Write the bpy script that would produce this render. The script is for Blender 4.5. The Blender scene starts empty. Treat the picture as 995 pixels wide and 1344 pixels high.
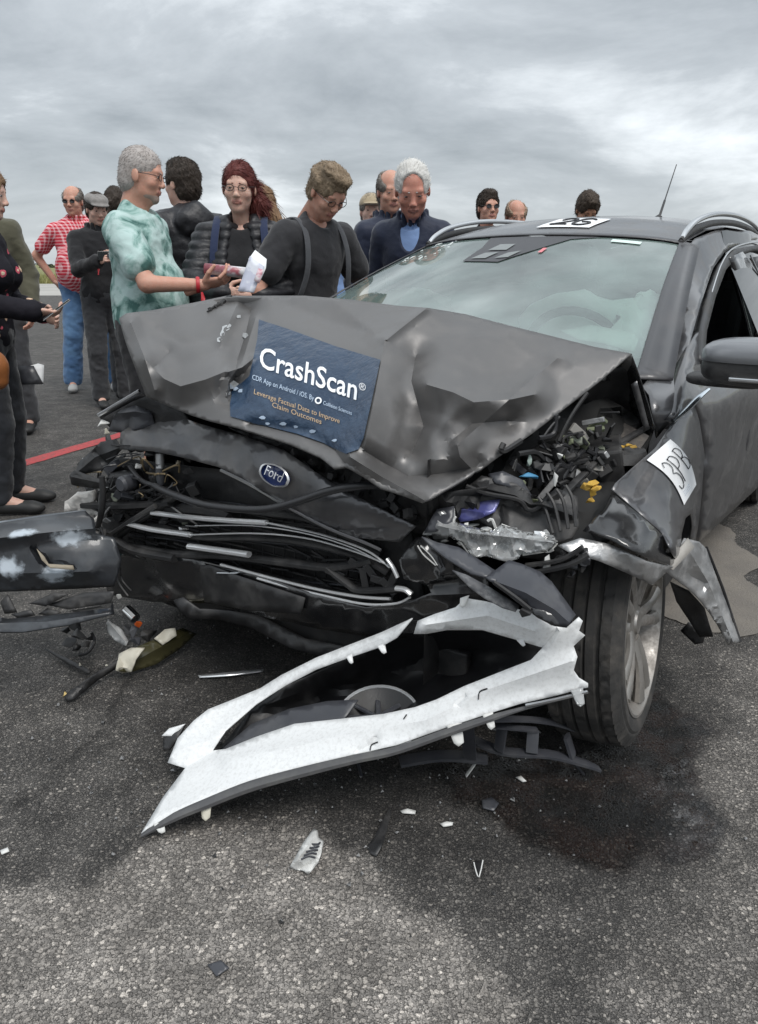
import bpy, bmesh, math, random
import numpy as np
from mathutils import Vector, Matrix, Euler
from mathutils.geometry import delaunay_2d_cdt
from mathutils.bvhtree import BVHTree

random.seed(7); RNG = np.random.default_rng(11)
sc = bpy.context.scene
col = sc.collection
R = math.radians

# ---------------------------------------------------------------- camera
FPX, CX, CY, PITCH, HCAM = 1000.0, 497.5, 672.0, R(18.0), 1.20
cam_d = bpy.data.cameras.new('camera'); cam = bpy.data.objects.new('camera', cam_d); col.objects.link(cam)
cam_d.sensor_fit = 'VERTICAL'; cam_d.sensor_height = 24.0; cam_d.lens = 24.0 * FPX / 1344.0
cam_d.clip_start = 0.05; cam_d.clip_end = 6000
cam.location = (0, 0, HCAM); cam.rotation_euler = (R(90) - PITCH, 0, 0)
sc.camera = cam

# ---------------------------------------------------------------- world, sun, exposure
SUN_EL, SUN_AZ = R(58), R(150)          # high veiled sun, behind and to the right of the viewer
world = bpy.data.worlds.new('World'); sc.world = world; world.use_nodes = True
nt = world.node_tree; nt.nodes.clear()
def wn(t, **kw):
    n = nt.nodes.new(t)
    for k, v in kw.items(): setattr(n, k, v)
    return n
def wl(a, b): nt.links.new(a, b)
def wmath(op, a, b=None, clamp=False):
    n = wn('ShaderNodeMath', operation=op, use_clamp=clamp)
    for i, x in enumerate((a, b)):
        if x is None: continue
        if isinstance(x, (int, float)): n.inputs[i].default_value = x
        else: wl(x, n.inputs[i])
    return n.outputs[0]
tc = wn('ShaderNodeTexCoord'); sep = wn('ShaderNodeSeparateXYZ'); wl(tc.outputs['Generated'], sep.inputs[0])
zc = wmath('ADD', wmath('MAXIMUM', sep.outputs[2], 0.0), 0.19)
cmb = wn('ShaderNodeCombineXYZ')
wl(wmath('DIVIDE', sep.outputs[0], zc), cmb.inputs[0]); wl(wmath('DIVIDE', sep.outputs[1], zc), cmb.inputs[1])
cmb.inputs[2].default_value = 3.7
n1 = wn('ShaderNodeTexNoise'); n1.inputs['Scale'].default_value = 0.85; n1.inputs['Detail'].default_value = 10
n1.inputs['Roughness'].default_value = 0.60; n1.inputs['Distortion'].default_value = 0.35; wl(cmb.outputs[0], n1.inputs['Vector'])
n2 = wn('ShaderNodeTexNoise'); n2.inputs['Scale'].default_value = 0.36; n2.inputs['Detail'].default_value = 3; wl(cmb.outputs[0], n2.inputs['Vector'])
mixv = wmath('ADD', wmath('MULTIPLY', n1.outputs[0], 0.72), wmath('MULTIPLY', n2.outputs[0], 0.28))
rmp = wn('ShaderNodeValToRGB'); wl(mixv, rmp.inputs[0])
e = rmp.color_ramp.elements
e[0].position = 0.35; e[0].color = (0.165, 0.183, 0.198, 1)
e[1].position = 0.66; e[1].color = (0.66, 0.69, 0.71, 1)
k = e.new(0.49); k.color = (0.295, 0.317, 0.335, 1)
# an overcast sky is paler along the horizon where the layers stack up
hz = wmath('POWER', wmath('SUBTRACT', 1.0, wmath('MAXIMUM', sep.outputs[2], 0.0)), 14.0)
pale = wn('ShaderNodeMixRGB'); wl(wmath('MULTIPLY', hz, 0.62), pale.inputs[0]); wl(rmp.outputs[0], pale.inputs[1]); pale.inputs[2].default_value = (0.52, 0.56, 0.59, 1)
sky = wn('ShaderNodeTexSky', sky_type='NISHITA'); sky.sun_disc = False; sky.sun_elevation = SUN_EL; sky.sun_rotation = SUN_AZ
cl10 = wn('ShaderNodeMixRGB', blend_type='MULTIPLY'); cl10.inputs[0].default_value = 1; wl(pale.outputs[0], cl10.inputs[1])
# the luminance of a covered sky grows steadily from the horizon to the zenith
zg = wmath('MULTIPLY', wmath('MULTIPLY_ADD', wmath('MAXIMUM', sep.outputs[2], 0.0), 1.8), 10.0); zn = zg.node.inputs[0].links[0].from_node; zn.inputs[2].default_value = 1.0
zcol = wn('ShaderNodeCombineColor'); [wl(zg, zcol.inputs[i]) for i in range(3)]; wl(zcol.outputs[0], cl10.inputs[2])
mx = wn('ShaderNodeMixRGB'); mx.inputs[0].default_value = 0.93; wl(sky.outputs[0], mx.inputs[1]); wl(cl10.outputs[0], mx.inputs[2])
bg = wn('ShaderNodeBackground'); bg.inputs['Strength'].default_value = 0.10; wl(mx.outputs[0], bg.inputs[0])
wo = wn('ShaderNodeOutputWorld'); wl(bg.outputs[0], wo.inputs[0])
sun_d = bpy.data.lights.new('sun', 'SUN'); sun_d.energy = 1.5; sun_d.angle = R(25); sun_d.color = (1, 0.97, 0.93)
sun = bpy.data.objects.new('sun', sun_d); col.objects.link(sun); sun.location = (0, 0, 30)
sd = Vector((math.sin(SUN_AZ) * math.cos(SUN_EL), math.cos(SUN_AZ) * math.cos(SUN_EL), math.sin(SUN_EL)))
sun.rotation_euler = (-sd).to_track_quat('-Z', 'Y').to_euler()
vs = sc.view_settings; vs.view_transform = 'Standard'; vs.look = 'None'; vs.gamma = 1.0; vs.exposure = 0.55; vs.use_curve_mapping = False
sc.render.engine = 'CYCLES'
sc.render.resolution_x, sc.render.resolution_y = 758, 1024

# ---------------------------------------------------------------- geometry helpers
cp_, sp_ = math.cos(PITCH), math.sin(PITCH)
def ray(u, v):
    a = (u - CX) / FPX; b = (CY - v) / FPX
    return np.array([a, cp_ + b * sp_, -sp_ + b * cp_])
EYE = np.array([0, 0, HCAM])
TH = R(33.4)                                     # heading of the car
CB = np.array([math.sin(TH), math.cos(TH), 0]); CW = np.array([math.cos(TH), -math.sin(TH), 0])
C0 = np.array([-0.04, 2.19, 0])                  # middle of the front axle on the ground
def depth(u, v, kind, val):
    d = ray(u, v)
    if kind == 't': return val
    if kind == 'z': return (val - HCAM) / d[2]
    if kind == 'y': return val / d[1]
    if kind == 's': return (val + C0 @ CB) / (d @ CB)
    if kind == 'w': return (val + C0 @ CW) / (d @ CW)
def pt(u, v, kind, val): return EYE + depth(u, v, kind, val) * ray(u, v)
def G(u, v, z=0.0): return pt(u, v, 'z', z)
def K(s, w, z): return C0 + s * CB + w * CW + np.array([0, 0, z])
def proj(P):
    y = P[1]; z = P[2] - HCAM; d = y * cp_ - z * sp_
    return (CX + FPX * P[0] / d, CY - FPX * (y * sp_ + z * cp_) / d, d)

def _h(ix, iy, iz, seed):
    n = (ix.astype(np.int64) * 374761393 + iy.astype(np.int64) * 668265263 + iz.astype(np.int64) * 2147483647 + seed * 1274126177) & 0xffffffff
    n = ((n ^ (n >> 13)) * 1274126177) & 0xffffffff
    return ((n ^ (n >> 16)) & 0xffff) / 65535.0
def vnoise(P, seed=0):
    P = np.asarray(P, float); i = np.floor(P); f = P - i; f = f * f * (3 - 2 * f); i = i.astype(np.int64)
    x, y, z = i[..., 0], i[..., 1], i[..., 2]; fx, fy, fz = f[..., 0], f[..., 1], f[..., 2]
    def c(a, b, d): return _h(x + a, y + b, z + d, seed)
    l = lambda a, b, t: a + (b - a) * t
    return l(l(l(c(0,0,0), c(1,0,0), fx), l(c(0,1,0), c(1,1,0), fx), fy), l(l(c(0,0,1), c(1,0,1), fx), l(c(0,1,1), c(1,1,1), fx), fy), fz) * 2 - 1
def fbm(P, seed=0, octv=4):
    P = np.asarray(P, float); a = 0.5; s = 0
    for o in range(octv): s = s + a * vnoise(P, seed + o); P = P * 2.03; a *= 0.5
    return s
def inpoly(px, py, poly):
    px = np.asarray(px); py = np.asarray(py); r = np.zeros(px.shape, bool); n = len(poly)
    for i in range(n):
        x1, y1 = poly[i][:2]; x2, y2 = poly[(i + 1) % n][:2]
        c = ((y1 > py) != (y2 > py))
        with np.errstate(divide='ignore', invalid='ignore'):
            r ^= c & (px < (x2 - x1) * (py - y1) / (y2 - y1 + 1e-12) + x1)
    return r
def segdist(P, a, b):
    a = np.asarray(a[:2], float); b = np.asarray(b[:2], float); d = b - a
    t = np.clip(((P - a) @ d) / (d @ d + 1e-12), 0, 1)
    return np.linalg.norm(P - (a + t[:, None] * d), axis=1)
def polydist(P, line, closed=False):
    n = len(line); r = np.full(len(P), 1e9)
    for i in range(n if closed else n - 1): r = np.minimum(r, segdist(P, line[i], line[(i + 1) % n]))
    return r
def smooth(e0, e1, x):
    t = np.clip((x - e0) / (e1 - e0), 0, 1); return t * t * (3 - 2 * t)
def catmull(pts, n=8, closed=False):
    P = np.asarray(pts, float); m = len(P)
    if m < 3 and not closed: return np.array([P[0] + (P[-1] - P[0]) * i / n for i in range(n + 1)])
    out = []
    for i in range(m if closed else m - 1):
        if closed: a, b, c, d = P[(i - 1) % m], P[i], P[(i + 1) % m], P[(i + 2) % m]
        else: a, b, c, d = P[max(i - 1, 0)], P[i], P[i + 1], P[min(i + 2, m - 1)]
        for j in range(n):
            t = j / n
            out.append(0.5 * ((2 * b) + (c - a) * t + (2 * a - 5 * b + 4 * c - d) * t * t + (3 * b - a - 3 * c + d) * t ** 3))
    if not closed: out.append(P[-1])
    return np.array(out)

# ---------------------------------------------------------------- object helpers
def tag(o, label=None, cat=None, group=None, kind=None):
    if label: o['label'] = label
    if cat: o['category'] = cat
    if group: o['group'] = group
    if kind: o['kind'] = kind
    return o
def empty(name, loc=(0, 0, 0), rz=0, label=None, cat=None, group=None):
    o = bpy.data.objects.new(name, None); col.objects.link(o); o.location = loc; o.rotation_euler = (0, 0, rz); o.empty_display_size = 0.1
    return tag(o, label, cat, group)
def worldm(o):
    M = Matrix.LocRotScale(o.location, o.rotation_euler, o.scale)
    return M if o.parent is None else worldm(o.parent) @ o.matrix_parent_inverse @ M
def link(name, me, mat=None, parent=None, sharp=None):
    o = bpy.data.objects.new(name, me); col.objects.link(o)
    if mat is not None:
        for m in (mat if isinstance(mat, (list, tuple)) else [mat]): me.materials.append(m)
    if parent is not None:
        o.parent = parent
        o.matrix_parent_inverse = worldm(parent).inverted()
    if sharp is not None and len(me.polygons):
        me.polygons.foreach_set('use_smooth', [True] * len(me.polygons)); me.set_sharp_from_angle(angle=R(sharp))
    me.update()
    return o
def pyd(name, V, Fc, mat=None, parent=None, sharp=35):
    me = bpy.data.meshes.new(name); me.from_pydata([tuple(map(float, v)) for v in V], [], [tuple(map(int, f)) for f in Fc])
    return link(name, me, mat, parent, sharp)
def solid(o, th, off=-1):
    m = o.modifiers.new('thick', 'SOLIDIFY'); m.thickness = th; m.offset = off; return o
def bevel(o, w=0.004, seg=2):
    m = o.modifiers.new('bevel', 'BEVEL'); m.width = w; m.segments = seg; m.limit_method = 'ANGLE'; return o

def tps_fit(UV, T):
    n = len(UV); d = np.linalg.norm(UV[:, None] - UV[None], axis=2); Kk = np.where(d > 0, d * d * np.log(d + 1e-9), 0) + 1e-4 * np.eye(n)
    Pm = np.hstack([np.ones((n, 1)), UV]); A = np.zeros((n + 3, n + 3)); A[:n, :n] = Kk; A[:n, n:] = Pm; A[n:, :n] = Pm.T
    w = np.linalg.solve(A, np.concatenate([T, np.zeros(3)]))
    def f(X):
        d = np.linalg.norm(X[:, None] - UV[None], axis=2); return np.where(d > 0, d * d * np.log(d + 1e-9), 0) @ w[:n] + w[n] + X @ w[n + 1:]
    return f

def sheet(name, outline, ctrl=(), ridges=(), step=10, mat=None, parent=None, thick=0.003, noise=None, rnd=0, sharp=28, holes=(), relax=0):
    """A sheet of metal or plastic. outline: (u, v[, kind, val]) ; ctrl the same with kinds; ridges: (polyline, height, width)
    noise: (amplitude m, cell px). Returns the object; depth follows a thin-plate surface through the given planes."""
    cs = [c for c in list(outline) + [q for h in holes for q in h] + list(ctrl) if len(c) > 2]
    UV = np.array([[c[0], c[1]] for c in cs], float) / 100; T = np.array([depth(*c) for c in cs])
    if len(cs) >= 4: f = tps_fit(UV, T)
    else:
        A = np.hstack([np.ones((len(cs), 1)), UV]); sol = np.linalg.lstsq(A, T, rcond=None)[0]; f = lambda X: sol[0] + X @ sol[1:]
    def resamp(line, closed=True):
        L = np.array([c[:2] for c in line], float)
        if rnd and closed: L = catmull(L, rnd, True)
        out = []; n = len(L)
        for i in range(n if closed else n - 1):
            a, b = L[i], L[(i + 1) % n]; m = max(1, int(np.linalg.norm(b - a) / step))
            for j in range(m): out.append(a + (b - a) * j / m)
        if not closed: out.append(L[-1])
        return out
    ol = resamp(outline); verts = [tuple(p) for p in ol]; nb = len(verts); edges = []; faces = [list(range(nb))]
    hls = []
    for h in holes:
        hl = resamp(h); b0 = len(verts); verts += [tuple(p) for p in hl]; n = len(hl); edges += [(b0 + i, b0 + (i + 1) % n) for i in range(n)]; hls.append(hl)
    A = np.array(ol); x0, y0 = A.min(0); x1, y1 = A.max(0)
    gx, gy = np.meshgrid(np.arange(x0 + step / 2, x1, step), np.arange(y0 + step / 2, y1, step * 0.87))
    gx = gx + (np.arange(gx.shape[0]) % 2)[:, None] * step / 2
    Pg = np.stack([gx.ravel(), gy.ravel()], 1) + RNG.uniform(-.18, .18, (gx.size, 2)) * step
    ok = inpoly(Pg[:, 0], Pg[:, 1], ol) & (polydist(Pg, ol, True) > step * .45)
    for h in hls: ok &= ~inpoly(Pg[:, 0], Pg[:, 1], h) & (polydist(Pg, h, True) > step * .45)
    for rg in ridges:
        rl = np.array(resamp(rg[0], False)); keep = inpoly(rl[:, 0], rl[:, 1], ol) & (polydist(rl, ol, True) > step * .3)
        ok &= polydist(Pg, rg[0]) > step * .4
        last = None
        for p, kp in zip(rl, keep):
            if kp:
                verts.append(tuple(p))
                if last is not None: edges.append((last, len(verts) - 1))
                last = len(verts) - 1
            else: last = None
    verts += [tuple(p) for p in Pg[ok]]
    r = delaunay_2d_cdt([Vector(v) for v in verts], edges, faces, 1, 1e-4)
    V2 = np.array([tuple(v) for v in r[0]]); Fc = [list(q) for q in r[2]]
    if hls:
        cen = np.array([V2[q].mean(0) for q in Fc]); bad = np.zeros(len(Fc), bool)
        for h in hls: bad |= inpoly(cen[:, 0], cen[:, 1], h)
        Fc = [q for q, b in zip(Fc, bad) if not b]
    t = f(V2 / 100)
    for rg in ridges:
        d = polydist(V2, rg[0]); x = np.clip(1 - d / rg[2], 0, 1)
        t = t - rg[1] * x ** (rg[3] if len(rg) > 3 else 1.35)
    if noise: t = t + noise[0] * fbm(np.stack([V2[:, 0] / noise[1], V2[:, 1] / noise[1], np.full(len(V2), len(name) * 1.7)], 1), 5, 3) * 2
    if relax:
        nb_ = [[] for _ in V2]
        for q in Fc:
            for i in range(3): nb_[q[i]] += [q[(i + 1) % 3], q[(i + 2) % 3]]
        for _ in range(relax): t = np.array([.45 * t[i] + .55 * np.mean(t[list(set(n))]) if n else t[i] for i, n in enumerate(nb_)])
    V3 = [EYE + tt * ray(u, v) for (u, v), tt in zip(V2, t)]
    Fo = []
    for q in Fc:
        a, b, c = V3[q[0]], V3[q[1]], V3[q[2]]
        if np.dot(np.cross(b - a, c - a), a - EYE) > 0: q = q[::-1]
        Fo.append(q)
    o = pyd(name, V3, Fo, mat, parent, sharp)
    if thick: solid(o, thick)
    return o

def tube(name, path, rad, mat, parent=None, n=8, flat=1.0, up=(0, 0, 1), smoothn=6, caps=True, sharp=50):
    P = catmull(path, smoothn) if smoothn else np.asarray(path, float); m = len(P)
    rr = np.interp(np.linspace(0, 1, m), np.linspace(0, 1, len(rad)), rad) if isinstance(rad, (list, tuple)) else np.full(m, rad)
    V = []; Fc = []; up = np.array(up, float)
    for i in range(m):
        d = P[min(i + 1, m - 1)] - P[max(i - 1, 0)]; d = d / (np.linalg.norm(d) + 1e-12)
        a = np.cross(d, up); a = a / np.linalg.norm(a) if np.linalg.norm(a) > 1e-3 else np.array([1., 0, 0]); b = np.cross(a, d)
        for j in range(n):
            g = 2 * math.pi * (j + .5) / n; V.append(P[i] + rr[i] * (math.cos(g) * a + flat * math.sin(g) * b))
    for i in range(m - 1):
        for j in range(n): Fc.append((i * n + j, i * n + (j + 1) % n, (i + 1) * n + (j + 1) % n, (i + 1) * n + j))
    if caps: Fc += [tuple(range(n))[::-1], tuple(range((m - 1) * n, m * n))]
    return pyd(name, V, Fc, mat, parent, sharp)
def px(path, *spec):
    """pixel path -> points; entries (u,v) use the common spec, (u,v,kind,val) their own"""
    return [pt(*(q if len(q) == 4 else (q[0], q[1]) + spec)) for q in path]
def box(name, c, size, mat, parent=None, rot=(0, 0, 0), bev=0.006, basis=None):
    sx, sy, sz = [x / 2 for x in size]
    M = (Euler(rot).to_matrix() if basis is None else basis @ Euler(rot).to_matrix())
    V = [np.array(M @ Vector((a * sx, b * sy, d * sz))) + np.array(c) for a in (-1, 1) for b in (-1, 1) for d in (-1, 1)]
    Fc = [(0, 1, 3, 2), (4, 6, 7, 5), (0, 4, 5, 1), (2, 3, 7, 6), (0, 2, 6, 4), (1, 5, 7, 3)]
    o = pyd(name, V, Fc, mat, parent, None)
    if bev: bevel(o, bev)
    return o
CARM = Matrix(((CW[0], CB[0], 0), (CW[1], CB[1], 0), (0, 0, 1)))   # local x = toward the near side, y = rearwards
def lathe(name, prof, c, axis, mat, parent=None, n=32, sharp=35, closed=False):
    ax = Vector(axis).normalized(); a = ax.orthogonal().normalized(); b = ax.cross(a); V = []; Fc = []; m = len(prof)
    for (r_, h_) in prof:
        for j in range(n):
            g = 2 * math.pi * j / n; V.append(np.array(c) + np.array(ax) * h_ + r_ * (math.cos(g) * np.array(a) + math.sin(g) * np.array(b)))
    for i in range(m - 1 + (1 if closed else 0)):
        i2 = (i + 1) % m
        for j in range(n): Fc.append((i * n + j, i * n + (j + 1) % n, i2 * n + (j + 1) % n, i2 * n + j))
    return pyd(name, V, Fc, mat, parent, sharp)
def chunk(name, c, r_, mat, parent=None, seed=0, sq=(1, 1, 1), n=10):
    """an angular broken lump: hull of jittered points"""
    rg = random.Random(seed); bm = bmesh.new()
    for i in range(n):
        v = Vector((rg.gauss(0, 1), rg.gauss(0, 1), rg.gauss(0, 1))).normalized() * r_ * rg.uniform(.75, 1.1)
        bm.verts.new(Vector(c) + Vector((v.x * sq[0], v.y * sq[1], v.z * sq[2])))
    bmesh.ops.convex_hull(bm, input=bm.verts); me = bpy.data.meshes.new(name); bm.to_mesh(me); bm.free()
    o = link(name, me, mat, parent); bevel(o, r_ * .06, 1); return o

# ---------------------------------------------------------------- materials
MATS = {}
def mat(name, base=(.5, .5, .5), rough=.5, metal=0.0, coat=0.0, spec=.5, bump=None, vary=None, dust=None, rvary=0.0, trans=0.0, ior=1.5, sheen=0.0, scale_obj=True):
    """bump (scale, strength, detail) ; vary (scale, colour2, contrast) mottles the colour ; dust (colour, amount, scale)"""
    m = bpy.data.materials.new(name); m.use_nodes = True; t = m.node_tree; b = t.nodes['Principled BSDF']; L = t.links.new
    b.inputs['Base Color'].default_value = (*base, 1); b.inputs['Roughness'].default_value = rough; b.inputs['Metallic'].default_value = metal
    b.inputs['Coat Weight'].default_value = coat; b.inputs['Coat Roughness'].default_value = .08; b.inputs['Specular IOR Level'].default_value = spec
    b.inputs['Transmission Weight'].default_value = trans; b.inputs['IOR'].default_value = ior; b.inputs['Sheen Weight'].default_value = sheen
    tcn = t.nodes.new('ShaderNodeTexCoord'); geo = tcn.outputs['Object']
    def noise(s, d=4, r_=.55):
        n = t.nodes.new('ShaderNodeTexNoise'); n.inputs['Scale'].default_value = s; n.inputs['Detail'].default_value = d; n.inputs['Roughness'].default_value = r_; L(geo, n.inputs['Vector']); return n.outputs[0]
    def ramp(src, a, c):
        r_ = t.nodes.new('ShaderNodeMapRange'); r_.interpolation_type = 'SMOOTHSTEP'; L(src, r_.inputs[0]); r_.inputs[1].default_value = a; r_.inputs[2].default_value = c; return r_.outputs[0]
    cur = None
    def mixc(fac, c1, c2):
        n = t.nodes.new('ShaderNodeMixRGB'); L(fac, n.inputs[0])
        for i, c in ((1, c1), (2, c2)):
            if isinstance(c, tuple): n.inputs[i].default_value = (*c[:3], 1)
            else: L(c, n.inputs[i])
        return n.outputs[0]
    cur = base
    if vary: cur = mixc(ramp(noise(vary[0]), .5 - vary[2], .5 + vary[2]), cur, vary[1])
    if dust:
        df = t.nodes.new('ShaderNodeMath'); df.operation = 'MULTIPLY'; L(ramp(noise(dust[2], 6, .65), .42, .72), df.inputs[0]); df.inputs[1].default_value = dust[1]
        cur = mixc(df.outputs[0], cur, dust[0])
        ra = t.nodes.new('ShaderNodeMath'); ra.operation = 'MULTIPLY_ADD'; L(df.outputs[0], ra.inputs[0]); ra.inputs[1].default_value = .5; ra.inputs[2].default_value = rough; ra.use_clamp = True; L(ra.outputs[0], b.inputs['Roughness'])
        ma = t.nodes.new('ShaderNodeMath'); ma.operation = 'MULTIPLY_ADD'; L(df.outputs[0], ma.inputs[0]); ma.inputs[1].default_value = -metal; ma.inputs[2].default_value = metal; L(ma.outputs[0], b.inputs['Metallic'])
    elif rvary:
        ra = t.nodes.new('ShaderNodeMath'); ra.operation = 'MULTIPLY_ADD'; L(noise(9, 5), ra.inputs[0]); ra.inputs[1].default_value = rvary; ra.inputs[2].default_value = rough - rvary * .5; ra.use_clamp = True; L(ra.outputs[0], b.inputs['Roughness'])
    if not isinstance(cur, tuple): L(cur, b.inputs['Base Color'])
    if bump:
        bn = t.nodes.new('ShaderNodeBump'); bn.inputs['Strength'].default_value = bump[1]; bn.inputs['Distance'].default_value = .01; L(noise(bump[0], bump[2] if len(bump) > 2 else 4), bn.inputs['Height']); L(bn.outputs[0], b.inputs['Normal'])
    MATS[name] = m; return m
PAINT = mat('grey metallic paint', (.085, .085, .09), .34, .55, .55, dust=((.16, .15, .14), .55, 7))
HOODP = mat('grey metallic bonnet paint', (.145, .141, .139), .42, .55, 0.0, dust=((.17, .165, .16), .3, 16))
UNDER = mat('bonnet underside', (.03, .03, .032), .55, .2, dust=((.1, .095, .09), .4, 9))
BLACKP = mat('black plastic', (.018, .018, .019), .45, dust=((.10, .095, .09), .45, 11), bump=(260, .08))
BLACKD = mat('dark matt plastic', (.011, .011, .012), .6, dust=((.06, .056, .052), .4, 14), bump=(180, .12))
GLOSSB = mat('gloss black plastic', (.012, .012, .013), .16, coat=.5, dust=((.08, .078, .075), .28, 8))
SLATE = mat('satin slate plastic', (.045, .047, .055), .35, dust=((.14, .14, .14), .4, 9))
CHROME = mat('chrome', (.86, .87, .88), .32, .75)
SATIN = mat('satin aluminium', (.62, .63, .64), .30, 1.0, rvary=.15)
ALLOY = mat('alloy wheel silver', (.40, .38, .355), .40, .8, .1, dust=((.085, .065, .05), .7, 10))
STEEL = mat('bare galvanised steel', (.42, .42, .42), .38, .8, dust=((.25, .24, .23), .6, 16), bump=(40, .25))
RUBBER = mat('tyre rubber', (.028, .027, .026), .8, dust=((.10, .09, .08), .65, 14), bump=(120, .15))
WHITEP = mat('scuffed white paint', (.74, .75, .75), .34, coat=.15, dust=((.30, .29, .27), .26, 130))
WHITEPL = mat('white plastic', (.64, .64, .62), .45, dust=((.4, .39, .37), .4, 25))
PAPER = mat('white paper', (.82, .83, .84), .7, bump=(30, .05))
INK = mat('black marker ink', (.015, .015, .018), .6)
CREAMPL = mat('cream plastic', (.60, .57, .48), .45, dust=((.3, .28, .22), .5, 20))
AMBERPL = mat('amber lens', (.55, .10, .02), .2, coat=.4)
YELFOAM = mat('yellow foam', (.62, .38, .06), .8, vary=(40, (.3, .18, .03), .2))
VIOLET = mat('violet blue film', (.075, .08, .24), .3, .3, .3, dust=((.3, .3, .4), .4, 20))
BLUEPL = mat('blue plastic', (.06, .22, .38), .4)
GREENPL = mat('grey green plastic', (.20, .22, .17), .5, dust=((.4, .4, .36), .6, 25))
WIRE = mat('wire insulation', (.02, .02, .022), .4)
COPPER = mat('tan loom tape', (.24, .18, .10), .6)
DASH = mat('dashboard vinyl', (.03, .03, .032), .6)
SEATM = mat('seat cloth', (.035, .036, .04), .85, bump=(200, .2))
AIRBAG = mat('airbag cloth', (.78, .80, .78), .8, bump=(25, .25))
def clearmat(name, tint, gloss_ior, dirt_haze, rough=.02, dirt_haze_col=(.6, .62, .6)):
    m = bpy.data.materials.new(name); m.use_nodes = True; t = m.node_tree; t.nodes.clear(); L = t.links.new
    o = t.nodes.new('ShaderNodeOutputMaterial'); tr = t.nodes.new('ShaderNodeBsdfTransparent'); tr.inputs[0].default_value = (*tint, 1)
    gl = t.nodes.new('ShaderNodeBsdfGlossy'); gl.inputs['Roughness'].default_value = rough; fr = t.nodes.new('ShaderNodeFresnel'); fr.inputs[0].default_value = gloss_ior
    df = t.nodes.new('ShaderNodeBsdfDiffuse'); df.inputs[0].default_value = (*dirt_haze_col, 1)
    tcn = t.nodes.new('ShaderNodeTexCoord'); n = t.nodes.new('ShaderNodeTexNoise'); n.inputs['Scale'].default_value = 3.5; n.inputs['Detail'].default_value = 7; L(tcn.outputs['Object'], n.inputs['Vector'])
    mr = t.nodes.new('ShaderNodeMapRange'); L(n.outputs[0], mr.inputs[0]); mr.inputs[1].default_value = .3; mr.inputs[2].default_value = .8; mr.inputs[3].default_value = dirt_haze * .4; mr.inputs[4].default_value = dirt_haze * 1.6
    m1 = t.nodes.new('ShaderNodeMixShader'); L(mr.outputs[0], m1.inputs[0]); L(tr.outputs[0], m1.inputs[1]); L(df.outputs[0], m1.inputs[2])
    m2 = t.nodes.new('ShaderNodeMixShader'); L(fr.outputs[0], m2.inputs[0]); L(m1.outputs[0], m2.inputs[1]); L(gl.outputs[0], m2.inputs[2]); L(m2.outputs[0], o.inputs[0])
    MATS[name] = m; return m
SCREENG = clearmat('windscreen glass', (.66, .84, .79), 3.0, .27, dirt_haze_col=(.48, .63, .585))  # pale teal film: dust on the glass plus painted-in sky reflection
SIDEG = clearmat('side window glass', (.10, .12, .12), 1.7, .03)
CLEARPL = clearmat('clear polycarbonate', (.86, .88, .88), 1.75, .50, .06, (.75, .76, .76))
# ---------------------------------------------------------------- ground
def axis_pts(lo, hi, fine, far, growth=1.16):
    a = list(np.arange(lo, hi + 1e-6, fine)); s = fine; x = hi
    while x < far: s *= growth; x += s; a.append(x)
    s = fine; x = lo; pre = []
    while x > -far: s *= growth; x -= s; pre.append(x)
    return np.array(pre[::-1] + a)
def G2(u, v): return tuple(G(u, v)[:2])
gxs = axis_pts(-2.3, 2.4, .022, 1500); gys = axis_pts(.45, 4.6, .022, 2500)
gys = gys[gys > -60]
XX, YY = np.meshgrid(gxs, gys); nx_, ny_ = len(gxs), len(gys)
P2 = np.stack([XX.ravel(), YY.ravel()], 1); P3 = np.hstack([P2, np.zeros((len(P2), 1))])
wob = np.stack([fbm(P3 * 5, 1), fbm(P3 * 5, 9)], 1) * .10 + np.stack([fbm(P3 * 22, 3), fbm(P3 * 22, 4)], 1) * .03
Pw = P2 + wob
def region(poly, soft):
    pl = [G2(*q) for q in poly]; d = polydist(Pw, pl, True) * np.where(inpoly(Pw[:, 0], Pw[:, 1], pl), 1, -1); return smooth(-soft, soft, d)
worn = region([(-300, 1170), (60, 1150), (220, 1100), (330, 1092), (440, 1105), (505, 1150), (560, 1195), (640, 1250), (700, 1300), (740, 1420), (-300, 1500)], .022)
worn = np.maximum(worn, .45 * region([(860, 1180), (905, 1060), (930, 960), (960, 860), (1300, 860), (1500, 1400), (900, 1420), (830, 1290)], .07))
wet = region([(560, 985), (700, 985), (770, 980), (845, 935), (880, 905), (910, 950), (925, 1010), (945, 1080), (930, 1130), (850, 1130), (760, 1125), (680, 1095), (600, 1060), (560, 1020)], .028)
wet = wet * (.75 + .25 * smooth(-.12, .10, fbm(P3 * 24, 21, 4) + .3 * (wet - .5)))
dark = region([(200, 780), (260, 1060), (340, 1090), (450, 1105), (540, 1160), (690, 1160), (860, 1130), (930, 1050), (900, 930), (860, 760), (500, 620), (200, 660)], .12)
film = region([(855, 1000), (905, 985), (935, 1040), (940, 1110), (890, 1130), (860, 1080)], .04) * smooth(-.05, .15, fbm(P3 * 30, 41, 3))
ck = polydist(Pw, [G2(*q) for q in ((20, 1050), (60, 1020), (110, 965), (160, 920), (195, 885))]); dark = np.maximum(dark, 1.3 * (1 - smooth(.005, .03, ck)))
me = bpy.data.meshes.new('ground')
idx = (np.arange(ny_ - 1)[:, None] * nx_ + np.arange(nx_ - 1)[None]).ravel()
me.from_pydata(P3.tolist(), [], np.stack([idx, idx + 1, idx + nx_ + 1, idx + nx_], 1).tolist())
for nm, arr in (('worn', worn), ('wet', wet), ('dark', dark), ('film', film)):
    at = me.attributes.new(nm, 'FLOAT', 'POINT'); at.data.foreach_set('value', arr.astype(np.float32))
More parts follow.
